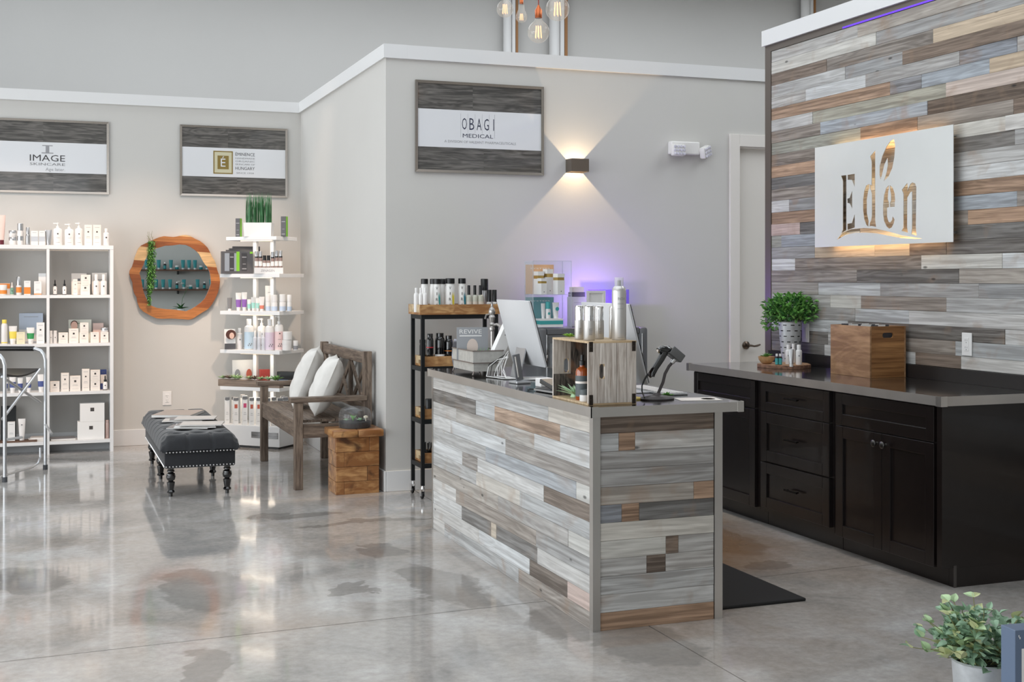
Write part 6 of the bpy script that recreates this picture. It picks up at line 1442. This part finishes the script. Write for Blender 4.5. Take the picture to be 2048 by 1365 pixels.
MB().tube([(-0.04, 0.08, 0.006), (-0.06, 0.13, 0.003), (-0.03, 0.17, 0.003), (0.0, 0.15, 0.003)], 0.002, 6).build('lead', M_BLACK, cr_, True)

# wooden crate with display inside
M_CRATE = wood('crate_whitewash', (158, 145, 134), (226, 218, 209), (70, 70, 4), 0.7, rings=0.15, bump=0.4)
M_CRATEL = wood('crate_edge', (172, 146, 112), (208, 184, 150), (8, 60, 60), 0.7)
M_BARK = wood('crate_bark', (46, 42, 40), (122, 112, 104), (70, 70, 8), 0.85, rings=0.3, c3=(150, 108, 80), bump=0.8)
KCX, KCY = 0.213, 0.375
cr = thing('wooden_crate', 'whitewashed wooden crate with black corner brackets on the desk', 'crate', (2.024, 4.545, ZD))
KH = 0.256
def handled(y0, y1, name):
    """end panel with an oval hand hole, built as boards around the hole"""
    hx0, hx1, hz0, hz1 = 0.05, 0.072, 0.105, 0.165
    b = [(0.0, 0.05, 0.008, KH - 0.008), (0.072, 0.125, 0.008, KH - 0.008), (0.126, 0.17, 0.008, KH - 0.008), (0.171, KCX, 0.008, KH - 0.008), (0.0502, 0.0718, 0.008, hz0), (0.0502, 0.0718, hz1, KH - 0.008)]
    for x0, x1, za, zb in b: MB().box(x0, x1 - 0.0008, y0, y1, za, zb).build('slat', M_CRATE, cr)
    g_ = MB()
    for zc_, s in ((hz0, -1), (hz1, 1)):
        pts = [(0.0502 + 0.0108 + 0.0108 * math.cos(a), zc_ - s * 0.0 + s * (-0.011) + s * 0.011 * math.sin(a)) for a in [math.pi * k / 8 for k in range(9)]]
        # corner fillets closing the square hole into an oval
        poly1 = [(0.0502, zc_)] + [(x, z) for x, z in pts[4:]][::1]
        poly2 = [(0.0718, zc_)] + [(x, z) for x, z in pts[:5]]
        for pp in (poly1, poly2): g_.prism(pp, 0, y1 - y0, Matrix(((1, 0, 0, 0), (0, 0, 1, y0), (0, 1, 0, 0), (0, 0, 0, 1))))
    g_.build('hand_hole_rim', M_CRATEL, cr)
handled(0.0, 0.010, 'a'); handled(KCY - 0.010, KCY, 'b')
MB().box(0, KCX, 0.0, KCY, KH - 0.0078, KH).build('top_board', M_CRATEL, cr); MB().box(0, KCX, 0.0, KCY, 0.0, 0.0078).build('bottom_board', M_CRATEL, cr)
MB().box(KCX - 0.01, KCX, 0.0102, KCY - 0.0102, 0.008, KH - 0.008).build('bark_back', M_BARK, cr)
MB().box(0.001, KCX - 0.0102, KCY - 0.0125, KCY - 0.0102, 0.008, 0.1).box(0.08, KCX - 0.0102, KCY - 0.0125, KCY - 0.0102, 0.1, KH - 0.008).build('bark_lining', M_BARK, cr)
for x in (0.004, KCX - 0.02):
    for z in (0.002, KH - 0.042): MB().box(x, x + 0.016, -0.002, -0.0002, z, z + 0.04, b=0.0005).lathe([(0.003, 0), (0.0, 0.002)], 8, Matrix.Translation((x + 0.008, -0.002, z + 0.02)) @ Matrix.Rotation(R(90), 4, 'X')).build('bracket', mat('bracket_iron', (52, 44, 38), 0.5, 0.6), cr)
ZI = ZD + 0.0083
agv = thing('agave_plant', 'pale green spiky agave inside the wooden crate', 'plant', (2.085, 4.82, ZI))
g = MB(); rosette(g, (0, 0, 0.004), 15, 0.098, 0.015, 4, 30, 86, 0.35, 0.12); g.build('leaves', M_LEAFM, agv, True); MB().lathe([(0.02, 0), (0.015, 0.012), (0, 0.014)], 12).build('crown', M_LEAFM, agv)
bo = thing('amber_bottle', 'amber glass bottle with dark label inside the wooden crate', 'bottle', (2.066, 4.70, ZI))
MB().lathe([(0.026, 0), (0.028, 0.003), (0.028, 0.115), (0.024, 0.128), (0.011, 0.136), (0.011, 0.142)], 22).build('bottle_body', M_AMBER, bo, True)
MB().lathe([(0.0285, 0.015), (0.0285, 0.1)], 22).build('label_band', mat('label_slate', (84, 92, 94), 0.5), bo, True)
MB().lathe([(0.0288, 0.068), (0.0288, 0.077)], 22).build('cream_band', M_CART, bo, True)
MB().lathe([(0.013, 0.1423), (0.013, 0.16), (0.008, 0.162), (0.007, 0.185), (0, 0.188)], 14).build('dropper', M_BLACK, bo, True)
t = thing('balm_jar', 'small jar with slate lid beside the amber bottle in the crate', 'jar', (2.049, 4.638, ZI)); b_jar(t, 0.042, 0.048, m=M_PLAST, lid=mat('label_slate', (84, 92, 94), 0.5), lf=0.45)
# on top of the crate
ZC = ZD + KH + 0.0005
sc = thing('green_succulent', 'bright green succulent rosette on top of the wooden crate', 'plant', tuple(at(1139, 676, Y=4.86).xy) + (ZC,)); g = MB(); rosette(g, (0, 0, 0.002), 11, 0.036, 0.017, 4, 15, 75, 0.3, -0.1); g.build('leaves', mat('leaf_lime', (140, 186, 72), 0.45, noise=0.25, nscale=40), sc, True)
M_TIN = mat('bottle_silver', (208, 206, 203), 0.34, 0.75)
def silver(label, x0, x1, yt, Y, group=None):
    p0, p1 = at(x0, yt, Y=Y), at(x1, yt, Y=Y); w = p1.x - p0.x; h = p0.z - ZC; r = w / 2
    t = thing('silver_bottle', label, 'bottle', ((p0.x + p1.x) / 2, Y, ZC), 0, group)
    MB().lathe([(r * 0.93, 0), (r, 0.003), (r, h * 0.555), (r * 0.9, h * 0.558)], 28).build('bottle_body', M_TIN, t, True)
    MB().lathe([(r * 0.93, h * 0.559), (r * 0.93, h - 0.008), (r * 0.86, h - 0.002), (r * 0.6, h), (0, h)], 28).build('cap', M_CHROME, t, True)
    prints(t, [(-r * 0.5, r * 0.1, h * (0.16 + 0.04 * q), h * (0.17 + 0.04 * q)) for q in range(5)], M_GREY, -r - 0.0008)
gs = 'silver bottles on the crate'
silver('silver bottle with mirror cap on the crate, beside the green succulent', 1150, 1167, 611, 4.72); silver('silver bottle with mirror cap at the front of the crate group', 1168, 1189, 611, 4.63)
silver('silver bottle with mirror cap just behind the front one on the crate', 1189, 1207, 612, 4.72); silver('silver bottle with mirror cap half hidden behind the tall spray can', 1219, 1236, 612, 4.74)
p0, p1 = at(1225, 555, Y=4.61), at(1251, 555, Y=4.61); r = (p1.x - p0.x) / 2; h = p0.z - ZC
cn = thing('hairspray_can', 'tall silver hairspray can with clear cap on the crate', 'spray can', ((p0.x + p1.x) / 2, 4.61, ZC))
MB().lathe([(r * 0.95, 0), (r, 0.004), (r, h * 0.77), (r * 0.96, h * 0.8), (r * 0.8, h * 0.84), (r * 0.62, h * 0.86)], 30).build('can_body', M_TIN, cn, True)
MB().lathe([(r * 0.62, h * 0.862), (r * 0.62, h - 0.002), (r * 0.55, h), (0, h)], 24).build('clear_cap', thin('cap_clear', (244, 244, 244), 0.3), cn, True); MB().lathe([(r * 0.28, h * 0.863), (r * 0.28, h * 0.95), (0, h * 0.955)], 12).build('nozzle', M_GREY, cn, True)
text('INOA', 0.011, M_GREYL, cn, (-r * 0.1, -r - 0.0008, h * 0.66), width=r * 1.1); prints(cn, [(-r * 0.7, r * 0.2, h * z_, h * z_ + 0.001) for z_ in (0.57, 0.585, 0.5, 0.04)], M_GREYL, -r - 0.0004)
# barcode scanner on gooseneck stand
SY = 4.68
def sp(x, y, dy=0.0): v = at(x, y, Y=SY + dy); return v
b0 = Vector((2.40, SY, ZD))
bs_ = thing('scanner_stand', 'dark gooseneck scanner stand on the end of the desk', 'stand', tuple(b0))
M_STAND = mat('stand_grey', (72, 66, 66), 0.4)
MB().lathe([(0.075, 0), (0.076, 0.005), (0.068, 0.011), (0.022, 0.018), (0.014, 0.027), (0, 0.028)], 28, sx=1, sy=0.72).build('base', M_STAND, bs_, True)
def lb(v): return tuple(v - b0)
MB().tube([(0.005, 0, 0.025), lb(sp(1326, 765)), lb(sp(1330, 748)), lb(sp(1338, 733)), lb(sp(1346, 724))], 0.0065, 10).build('gooseneck', M_STAND, bs_, True)
MB().tube([lb(sp(1343, 727)), lb(sp(1349, 719))], [0.009, 0.011], 10).build('collar', M_CHROME, bs_, True)
cup = MB().box(-0.034, 0.034, -0.03, -0.022, -0.018, 0.02, b=0.004).box(-0.034, 0.034, 0.022, 0.03, -0.018, 0.02, b=0.004).box(-0.034, 0.034, -0.0215, 0.0215, -0.018, -0.010, b=0.003).build('cradle', mat('cradle_grey', (96, 96, 96), 0.45), bs_, True)
cup.location = lb(sp(1349, 709)); cup.rotation_euler = (0, R(38), 0)
sn = thing('barcode_scanner', 'black handheld barcode scanner resting in its stand', 'scanner', tuple(sp(1335, 708)))
def ln_(v): return tuple(v - sn.location)
MB().tube([ln_(sp(1316, 702)), ln_(sp(1322, 699)), ln_(sp(1334, 701)), ln_(sp(1345, 705)), ln_(sp(1354, 711))], [0.012, 0.0165, 0.018, 0.017, 0.012], 14).build('head', M_BLACKG, sn, True)
MB().tube([ln_(sp(1330, 704)), ln_(sp(1322, 718)), ln_(sp(1311, 735)), ln_(sp(1304, 747)), ln_(sp(1303, 754))], [0.016, 0.0155, 0.014, 0.015, 0.013], 14).build('handle', M_BLACKG, sn, True)
MB().lathe([(0.009, 0), (0.013, 0.004), (0.013, 0.01), (0.009, 0.014)], 12, Matrix.Translation(ln_(sp(1315, 701))) @ Matrix.Rotation(R(90), 4, 'Y')).build('window_ring', M_CHROME, sn, True)
MB().tube([ln_(sp(1296, 749)), ln_(sp(1289, 760)), ln_(sp(1284, 772)), ln_(sp(1284, 783)), ln_(sp(1289, 796, -0.04))], [0.005, 0.004, 0.003, 0.003, 0.003], 8).build('lead', M_BLACK, sn, True)
MB().tube([ln_(sp(1303, 752)), ln_(sp(1296, 748))], [0.011, 0.007], 8).build('strain_relief', M_STAND, sn, True)
s2 = thing('green_succulent', 'small green succulent rosette beside the scanner stand', 'plant', (2.475, 4.735, ZD)); g = MB(); rosette(g, (0, 0, 0.003), 8, 0.034, 0.018, 3, 15, 75, 0.3, -0.1); g.build('leaves', M_LEAF, s2, True)
kb = thing('keyboard', 'slim white keyboard in front of the rear computer', 'keyboard', (2.56, 5.02, ZD), R(0)); MB().box(-0.057, 0.057, -0.21, 0.21, 0, 0.008, b=0.002).build('base', M_ALU, kb)
km = MB()
for i in range(5):
    for j in range(13): km.box(-0.05 + i * 0.02, -0.033 + i * 0.02, -0.2 + j * 0.031, -0.172 + j * 0.031, 0.0081, 0.011)
km.build('keys', M_PLAST, kb, kind='stuff')
pp = thing('paper_sheet', 'cream paper sheet with a red spot beside the scanner stand', 'paper', (2.565, 4.63, ZD), R(-12)); MB().box(-0.09, 0.09, -0.06, 0.06, 0, 0.0008).build('sheet', M_CART, pp); MB().lathe([(0.03, 0.001), (0, 0.001)], 20, Matrix.Translation((0.045, 0.0, 0))).build('red_spot', mat('print_salmon', (232, 120, 104), 0.5), pp)
yp = thing('note_pad', 'yellow note pad between the crate and the scanner', 'note pad', (2.31, 4.74, ZD), R(6)); MB().box(-0.04, 0.04, -0.055, 0.055, 0, 0.006).build('pad', mat('note_yellow', (224, 200, 110), 0.6), yp)

# ================================================================== THINGS ON THE BACK COUNTER
ZCT = CZ - 0.0005 + 0.0003
sl = thing('wood_slice', 'round slice of tree trunk with bark edge used as a tray on the worktop', 'wood slice', (4.135, 6.40, ZCT))
vs = [(0.155 * (1 + 0.04 * math.sin(3 * a) + 0.025 * math.sin(7 * a + 1)) * math.cos(a), 0.155 * (1 + 0.04 * math.sin(3 * a) + 0.025 * math.sin(7 * a + 1)) * math.sin(a)) for a in [2 * math.pi * k / 44 for k in range(44)]]
MB().prism([(x * 0.97, y * 0.97) for x, y in vs], 0.0, 0.022).build('slab', wood('slice_top', (178, 138, 104), (222, 188, 150), (12, 12, 12), 0.6, rings=0.6), sl)
b = MB(); n = len(vs)
b.add([(x, y, z) for z in (0.001, 0.0205) for x, y in vs] + [(x * 0.972, y * 0.972, z) for z in (0.001, 0.0205) for x, y in vs], [q for i in range(n) for q in ((i, (i + 1) % n, n + (i + 1) % n, n + i), (2 * n + i, 3 * n + i, 3 * n + (i + 1) % n, 2 * n + (i + 1) % n), (n + i, n + (i + 1) % n, 3 * n + (i + 1) % n, 3 * n + i), (i, 2 * n + i, 2 * n + (i + 1) % n, (i + 1) % n))])
b.build('bark_edge', mat('bark', (136, 102, 82), 0.9, noise=0.5, nscale=50, bump=0.9, bscale=70), sl)
ZS = ZCT + 0.0225
def on(x, y, z=ZS): return at(x, y, Z=z)
pt = thing('potted_boxwood', 'slotted galvanised bucket of bushy green boxwood on the worktop', 'potted plant', (4.262, 6.54, ZCT))
MB().lathe([(0.048, 0), (0.05, 0.003), (0.071, 0.263), (0.074, 0.266), (0.071, 0.269), (0.066, 0.264), (0.045, 0.006), (0, 0.006)], 30).build('bucket', M_GALV, pt, True)
sb_ = MB()
for q in range(7):
    z = 0.04 + q * 0.034; rr_ = 0.05 + 0.021 * z / 0.263 + 0.0006
    for k_ in range(9):
        a0_ = 2 * math.pi * (k_ + 0.5 * (q % 2)) / 9
        for i in range(3):
            a = a0_ + i * 0.11; a2 = a + 0.11
            sb_.add([(rr_ * math.cos(a), rr_ * math.sin(a), z), (rr_ * math.cos(a2), rr_ * math.sin(a2), z), (rr_ * math.cos(a2), rr_ * math.sin(a2), z + 0.006), (rr_ * math.cos(a), rr_ * math.sin(a), z + 0.006)], [(0, 1, 2, 3)])
sb_.build('slots', M_BLACK, pt, kind='stuff')
def bush(root, name, n, rx, ry, rz_, zc, L, w, m, seed, droop=0.0):
    rnd = random.Random(seed); g = MB(); vs, fs = leaf_mesh('l', L, w, 0.25, 0.15, 3)
    for i in range(n):
        while True:
            p = Vector((rnd.uniform(-1, 1), rnd.uniform(-1, 1), rnd.uniform(-0.75, 1)))
            if 0.35 < p.length < 1: break
        p *= rnd.uniform(0.85, 1.08)
        q = Vector((p.x * rx, p.y * ry, zc + p.z * rz_ - droop * max(0, p.length - 0.8)))
        a = math.atan2(-p.x, p.y) + rnd.uniform(-0.9, 0.9)
        g.add(vs, fs, Matrix.Translation(q) @ Matrix.Rotation(a, 4, 'Z') @ Matrix.Rotation(R(rnd.uniform(-20, 70)), 4, 'X') @ Matrix.Rotation(rnd.uniform(-0.6, 0.6), 4, 'Y') @ Matrix.Scale(rnd.uniform(0.7, 1.15), 4))
    return g.build(name, m, root, True, kind='stuff')
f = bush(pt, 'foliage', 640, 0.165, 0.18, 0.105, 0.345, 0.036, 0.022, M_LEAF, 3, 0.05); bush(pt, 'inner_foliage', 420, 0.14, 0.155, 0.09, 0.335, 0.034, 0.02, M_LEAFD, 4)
bush(pt, 'trailing_foliage', 90, 0.05, 0.06, 0.07, 0.255, 0.03, 0.018, M_LEAF, 5).location = (-0.06, 0.13, 0)
st_ = MB()
for i in range(14): a = i * 0.45; st_.tube([(0.03 * math.cos(a), 0.03 * math.sin(a), 0.2), (0.09 * math.cos(a), 0.09 * math.sin(a), 0.33)], 0.0018, 5)
st_.build('stems', mat('stem_brown', (90, 84, 56), 0.7), pt)
p = on(1533, 728); bw = thing('succulent_bowl', 'small turned wooden bowl holding a succulent on the wood slice', 'bowl', (p.x, p.y, ZS))
MB().lathe([(0.02, 0), (0.034, 0.008), (0.046, 0.025), (0.05, 0.044), (0.046, 0.044), (0.042, 0.03), (0.0, 0.03)], 26).build('bowl', wood('bowl_wood', (176, 130, 84), (214, 172, 124), (30, 30, 12), 0.4), bw, True)
g = MB(); rosette(g, (0, 0, 0.038), 12, 0.045, 0.014, 3, 25, 80); g.build('succulent', M_LEAF, bw, True)
def cbot(label, x0, x1, yt, yb, kind, group=None, **kw):
    p = on((x0 + x1) / 2, yb); d = p.x * math.sin(TH) + p.y * math.cos(TH); w = (x1 - x0) * d / FPX; h = (yb - yt) * d / FPX
    t = thing(NAMES[kind], label, CATS[kind], (p.x, p.y, ZS + 0.0003), R(-30), group); KIT[kind](t, w, h, **kw); return t
for a, b_ in ((1550.5, 1557), (1557.5, 1564)): cbot('tiny bottle with teal label and white cap on the wood slice', a, b_, 708, 730, 'bottle', 'tiny teal bottles on the wood slice', m=M_BLACK, cap=M_PLAST, capf=0.24, capw=0.75, band=(M_TEAL, 0.05, 0.78))
cbot('small white travel bottle on the wood slice, beside the teal bottles', 1571, 1582, 690, 729, 'bottle', capf=0.24, capw=0.62, mark=M_GREYL); cbot('small white travel bottle on the wood slice, squeezed at the back', 1582.5, 1591, 688, 726, 'bottle', capf=0.24, capw=0.7)
cbot('small white travel bottle on the wood slice, at the outer end', 1591.5, 1604, 690, 730, 'bottle', capf=0.24, capw=0.62, mark=M_GREYL); cbot('silver metallic tube in front of the white travel bottles', 1577, 1588, 699, 734, 'tube', m=M_SILVER, cap=M_PLAST)
# wooden file box
M_BOXW = wood('file_box_wood', (140, 104, 72), (190, 150, 112), (3, 22, 22), 0.5, rings=0.35, ringf=34, dist=0.6)
M_BOXD = wood('file_box_dark', (124, 82, 46), (186, 136, 86), (2, 60, 60), 0.45, rings=0.2)
bxx = thing('file_box', 'wooden file box with oval hand hole, full of white dividers', 'file box', (4.105, 5.54, ZCT)); WX, WY, WH = 0.232, 0.355, 0.275
o = MB().box(0, WY, 0, WH, 0, 0.01, b=0.001).build('side_panel', M_BOXW, bxx); o.matrix_local = Matrix.Translation((0.01, WY, 0)) @ MX
o = MB().box(0, WY, 0, WH, 0, 0.01, b=0.001).build('side_panel', M_BOXW, bxx); o.matrix_local = Matrix.Translation((WX, WY, 0)) @ MX
def boxend(y0):
    hz0, hz1, hx0, hx1 = WH - 0.062, WH - 0.034, 0.08, 0.152; pts = []
    n = 10; rr_ = (hz1 - hz0) / 2; zc_ = (hz0 + hz1) / 2
    hole = [(hx1 - rr_ + rr_ * math.cos(a), zc_ + rr_ * math.sin(a)) for a in [-math.pi / 2 + math.pi * k / n for k in range(n + 1)]] + [(hx0 + rr_ + rr_ * math.cos(a), zc_ + rr_ * math.sin(a)) for a in [math.pi / 2 + math.pi * k / n for k in range(n + 1)]]
    me = flat_holes([[(0.0105, 0.0005), (WX - 0.0105, 0.0005), (WX - 0.0105, WH), (0.0105, WH)], hole], 0.01); o = link('end_panel', me, M_BOXD, bxx); o.rotation_euler = (R(90), 0, 0); o.location = (0, y0 + 0.005, 0)
boxend(0.0); boxend(WY - 0.01)
MB().box(0.0105, WX - 0.0105, 0.0105, WY - 0.0105, 0.001, 0.008).build('bottom', M_BOXD, bxx)
for i in range(14):
    y = 0.03 + i * 0.022; MB().box(0.016, WX - 0.016, y, y + 0.0015, 0.0085, WH - 0.012).box(0.03 + (i % 4) * 0.04, 0.075 + (i % 4) * 0.04, y, y + 0.0015, WH - 0.0118, WH + 0.006).build('divider', M_CARTW if i % 3 else M_CHAR, bxx)

# ================================================================== PENDANT BULBS
M_BULB = thin('bulb_glass', (252, 250, 246), 0.12, 1.45); M_FIL = mat('filament', (255, 200, 140), 0.5, emit=(255, 190, 150), es=1.6); M_COP = mat('copper', (196, 110, 70), 0.25, 0.9); M_CORD = mat('cord_red', (150, 50, 34), 0.6)
def pendant(label, x, y, dpx, Y, tall=False):
    p = at(x, y, Y=Y); d = p.x * math.sin(TH) + p.y * math.cos(TH); r = dpx / 2 * d / FPX
    t = thing('pendant_bulb', label, 'pendant lamp', (p.x, p.y, p.z - r), 0)
    prof = [(0, 0)] + [(r * math.sin(a), r - r * math.cos(a)) for a in [math.pi * k / 14 for k in range(1, 12)]] + [(r * 0.36, 2.0 * r), (r * 0.3, 2.25 * r)]
    if tall: prof = [(0, 0)] + [(r * math.sin(a), r - r * math.cos(a)) for a in [math.pi * k / 14 for k in range(1, 10)]] + [(r * 0.55, 2.3 * r), (r * 0.5, 3.2 * r)]
    MB().lathe(prof, 28).build('glass_globe', M_BULB, t, True)
    f = MB()
    for k_ in range(6):
        a = k_ * math.pi / 3; q = r * 0.3; f.tube([(q * math.cos(a), q * math.sin(a), r * 0.45), (q * 0.75 * math.cos(a), q * 0.75 * math.sin(a), r * 1.55)], r * 0.035, 5)
    f.build('filament', M_FIL, t, True)
    zt_ = prof[-1][1]; MB().lathe([(r * 0.32, zt_), (r * 0.34, zt_ + r * 0.7), (r * 0.2, zt_ + r * 0.95), (r * 0.08, zt_ + r * 1.2)], 16).build('socket', M_COP, t, True)
    MB().tube([(0, 0, zt_ + r * 1.15), (0, 0, 5.19 - (p.z - r))], 0.003, 6).build('cord', M_CORD, t)
pendant('large round filament bulb hanging lowest, on a red cord', 1077, 64, 44, 6.65); pendant('round filament bulb with a bright core, beside the smallest bulb', 1010, 18, 34, 6.75)
pendant('smallest pear-shaped filament bulb in the hanging cluster', 1043, 34, 23, 6.6, True); pendant('largest round filament bulb in the hanging cluster', 1115, 18, 48, 6.75)

# ================================================================== FRONT PLANT AND BLUE BOX
fp_ = thing('potted_eucalyptus', 'galvanised pail of pale eucalyptus leaves on the concrete floor', 'potted plant', (2.64, 3.017, 0))
MB().lathe([(0.068, 0.0005), (0.07, 0.004), (0.088, 0.246), (0.092, 0.249), (0.088, 0.253), (0.083, 0.246), (0.064, 0.008), (0, 0.008)], 36).build('pail', M_GALV, fp_, True)
MB().lathe([(0.078, 0.23), (0, 0.235)], 20).build('soil', mat('moss_dark', (40, 44, 34), 0.9), fp_)
lm_ = []
for L_, w_, cu in ((0.028, 0.024, 0.1), (0.024, 0.018, 0.3), (0.03, 0.026, 0.2)):
    vs, fs = leaf_mesh('l', L_, w_, 0.2, cu, 4); me = MB().add(vs, fs).mesh('leaf', True); lm_.append(me)
rnd = random.Random(11); lmats = [M_LEAFP, mat('leaf_olive', (196, 202, 150), 0.5, noise=0.2, nscale=40), mat('leaf_greygreen', (142, 172, 144), 0.5, noise=0.2, nscale=40)]
lms = []
for me in lm_:
    for mm in lmats: m2 = me.copy(); m2.materials.append(mm); lms.append(m2)
cnt = 0
sk = MB()
for i in range(49):
    a = rnd.uniform(0, 6.28); el = R(rnd.uniform(-14, 80)); Ls = rnd.uniform(0.10, 0.18)
    base = Vector((0.05 * math.cos(a) * rnd.random(), 0.05 * math.sin(a) * rnd.random(), 0.245)); dr_ = Vector((math.cos(a) * math.cos(el), math.sin(a) * math.cos(el), math.sin(el)))
    tip = base + dr_ * Ls + Vector((0, 0, 0.01)); sk.tube([base, base.lerp(tip, 0.5) + Vector((0, 0, 0.01)), tip], 0.0013, 5)
    for k_ in range(3):
        pnt = base.lerp(tip, 0.36 + 0.32 * k_)
        for s in (0, 1):
            if cnt >= 290: break
            o = link('leaf', rnd.choice(lms), None, fp_); cnt += 1
            o.matrix_local = Matrix.Translation(pnt) @ Matrix.Rotation(a - math.pi / 2 + (s * 2 - 1) * rnd.uniform(0.6, 1.4), 4, 'Z') @ Matrix.Rotation(R(rnd.uniform(0, 60)), 4, 'X') @ Matrix.Rotation(rnd.uniform(-0.5, 0.5), 4, 'Y') @ Matrix.Scale(rnd.uniform(1.15, 1.7) * (1.12 - 0.12 * k_), 4)
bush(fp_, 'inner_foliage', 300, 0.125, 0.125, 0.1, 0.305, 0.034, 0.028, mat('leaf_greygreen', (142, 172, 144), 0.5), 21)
sk.build('stems', mat('stem_pale', (130, 130, 84), 0.7), fp_)
bb_ = at(2030, 1262, Y=2.64)
bl = thing('blue_box', 'slate blue printed box standing beside the eucalyptus pail', 'box', (bb_.x, 2.64, 0), R(-6))
MB().box(0, 0.22, 0, 0.06, 0.0005, bb_.z, b=0.002).build('carton', mat('box_slate', (98, 114, 138), 0.4), bl); prints(bl, [(0.02, 0.2, bb_.z - 0.18, bb_.z - 0.05)], M_CARTW, -0.0006, 'print'); prints(bl, [(0.0105, 0.013, bb_.z - 0.019, bb_.z - 0.013), (0.0135, 0.0165, bb_.z - 0.024, bb_.z - 0.018)], M_CARTW, -0.0006)

# ================================================================== RETAIL WALL BEHIND THE CAMERA (seen in the mirror)
M_WALN = wood('walnut_shelf', (70, 46, 36), (110, 78, 60), (4, 40, 40), 0.5)
for z, lb in ((1.55, 'upper dark wooden wall shelf of teal products reflected in the mirror'), (1.20, 'lower dark wooden wall shelf of teal products reflected in the mirror')):
    t = thing('wall_shelf', lb, 'shelf', (1.1, -1.498, z)); MB().box(0, 2.2, 0, 0.25, -0.03, 0).build('board', M_WALN, t)
    for x in (0.2, 1.1, 2.0): MB().box(x, x + 0.02, 0, 0.2, -0.09, -0.0302).build('bracket', M_BLACKM, t)
M_TEALB = mat('tube_teal', (40, 140, 144), 0.4)
for z, xs_ in ((1.55, [1.35 + i * 0.105 for i in range(15)]), (1.20, [1.35 + i * 0.12 for i in range(13)])):
    for i, x in enumerate(xs_):
        kd = ('tube', 'bottle', 'tube', 'jar')[(i * 7 + int(z * 10)) % 4] if i % 5 else 'tube'; h = {'tube': 0.17, 'bottle': 0.13, 'jar': 0.07}[kd]
        t = thing(NAMES[kd], 'teal %s with white cap on the %s wall shelf' % (kd, 'upper' if z > 1.3 else 'lower'), CATS[kd], (x, -1.37, z + 0.0005), math.pi, 'teal products on the wall shelves')
        if kd == 'tube': b_tube(t, 0.07, h, m=M_TEALB, cap=M_PLAST)
        elif kd == 'bottle': b_bottle(t, 0.05, h, m=M_BLACK, cap=M_PLAST, band=(M_TEALB, 0.1, 0.7))
        else: b_jar(t, 0.065, h, m=M_TEALB, lid=M_PLAST)
cs_ = thing('console_table', 'low white console table reflected in the mirror', 'table', (1.3, -0.95, 0)); MB().box(0, 1.6, 0, 0.35, 0.7, 0.74).build('top', M_WHITE, cs_)
for x in (0.02, 1.54):
    for y in (0.02, 0.29): MB().box(x, x + 0.04, y, y + 0.04, 0, 0.6998).build('leg', M_WHITE, cs_)
orc = thing('potted_orchid', 'white orchid in a white pot reflected in the mirror', 'potted plant', (2.2, -0.78, 0.7405))
MB().lathe([(0.05, 0), (0.065, 0.12), (0.06, 0.12), (0.05, 0.01), (0, 0.01)], 20).build('pot', M_WHITE, orc, True); MB().tube([(0, 0, 0.1), (0.03, 0, 0.3), (0.12, 0, 0.5), (-0.02, 0, 0.58)], 0.004, 6).build('stem', M_LEAFD, orc)
g = MB(); rosette(g, (0, 0, 0.11), 6, 0.18, 0.07, 2, 25, 60, 0.2, 0.3); g.build('leaves', M_LEAFD, orc, True)
for x, z in ((0.12, 0.5), (0.06, 0.47), (-0.03, 0.58), (0.02, 0.55)):
    g = MB(); rosette(g, (0, 0, 0), 5, 0.05, 0.045, 1, 30, 30); o = g.build('flower', M_CANW, orc, True); o.location = (x, 0.0, z)
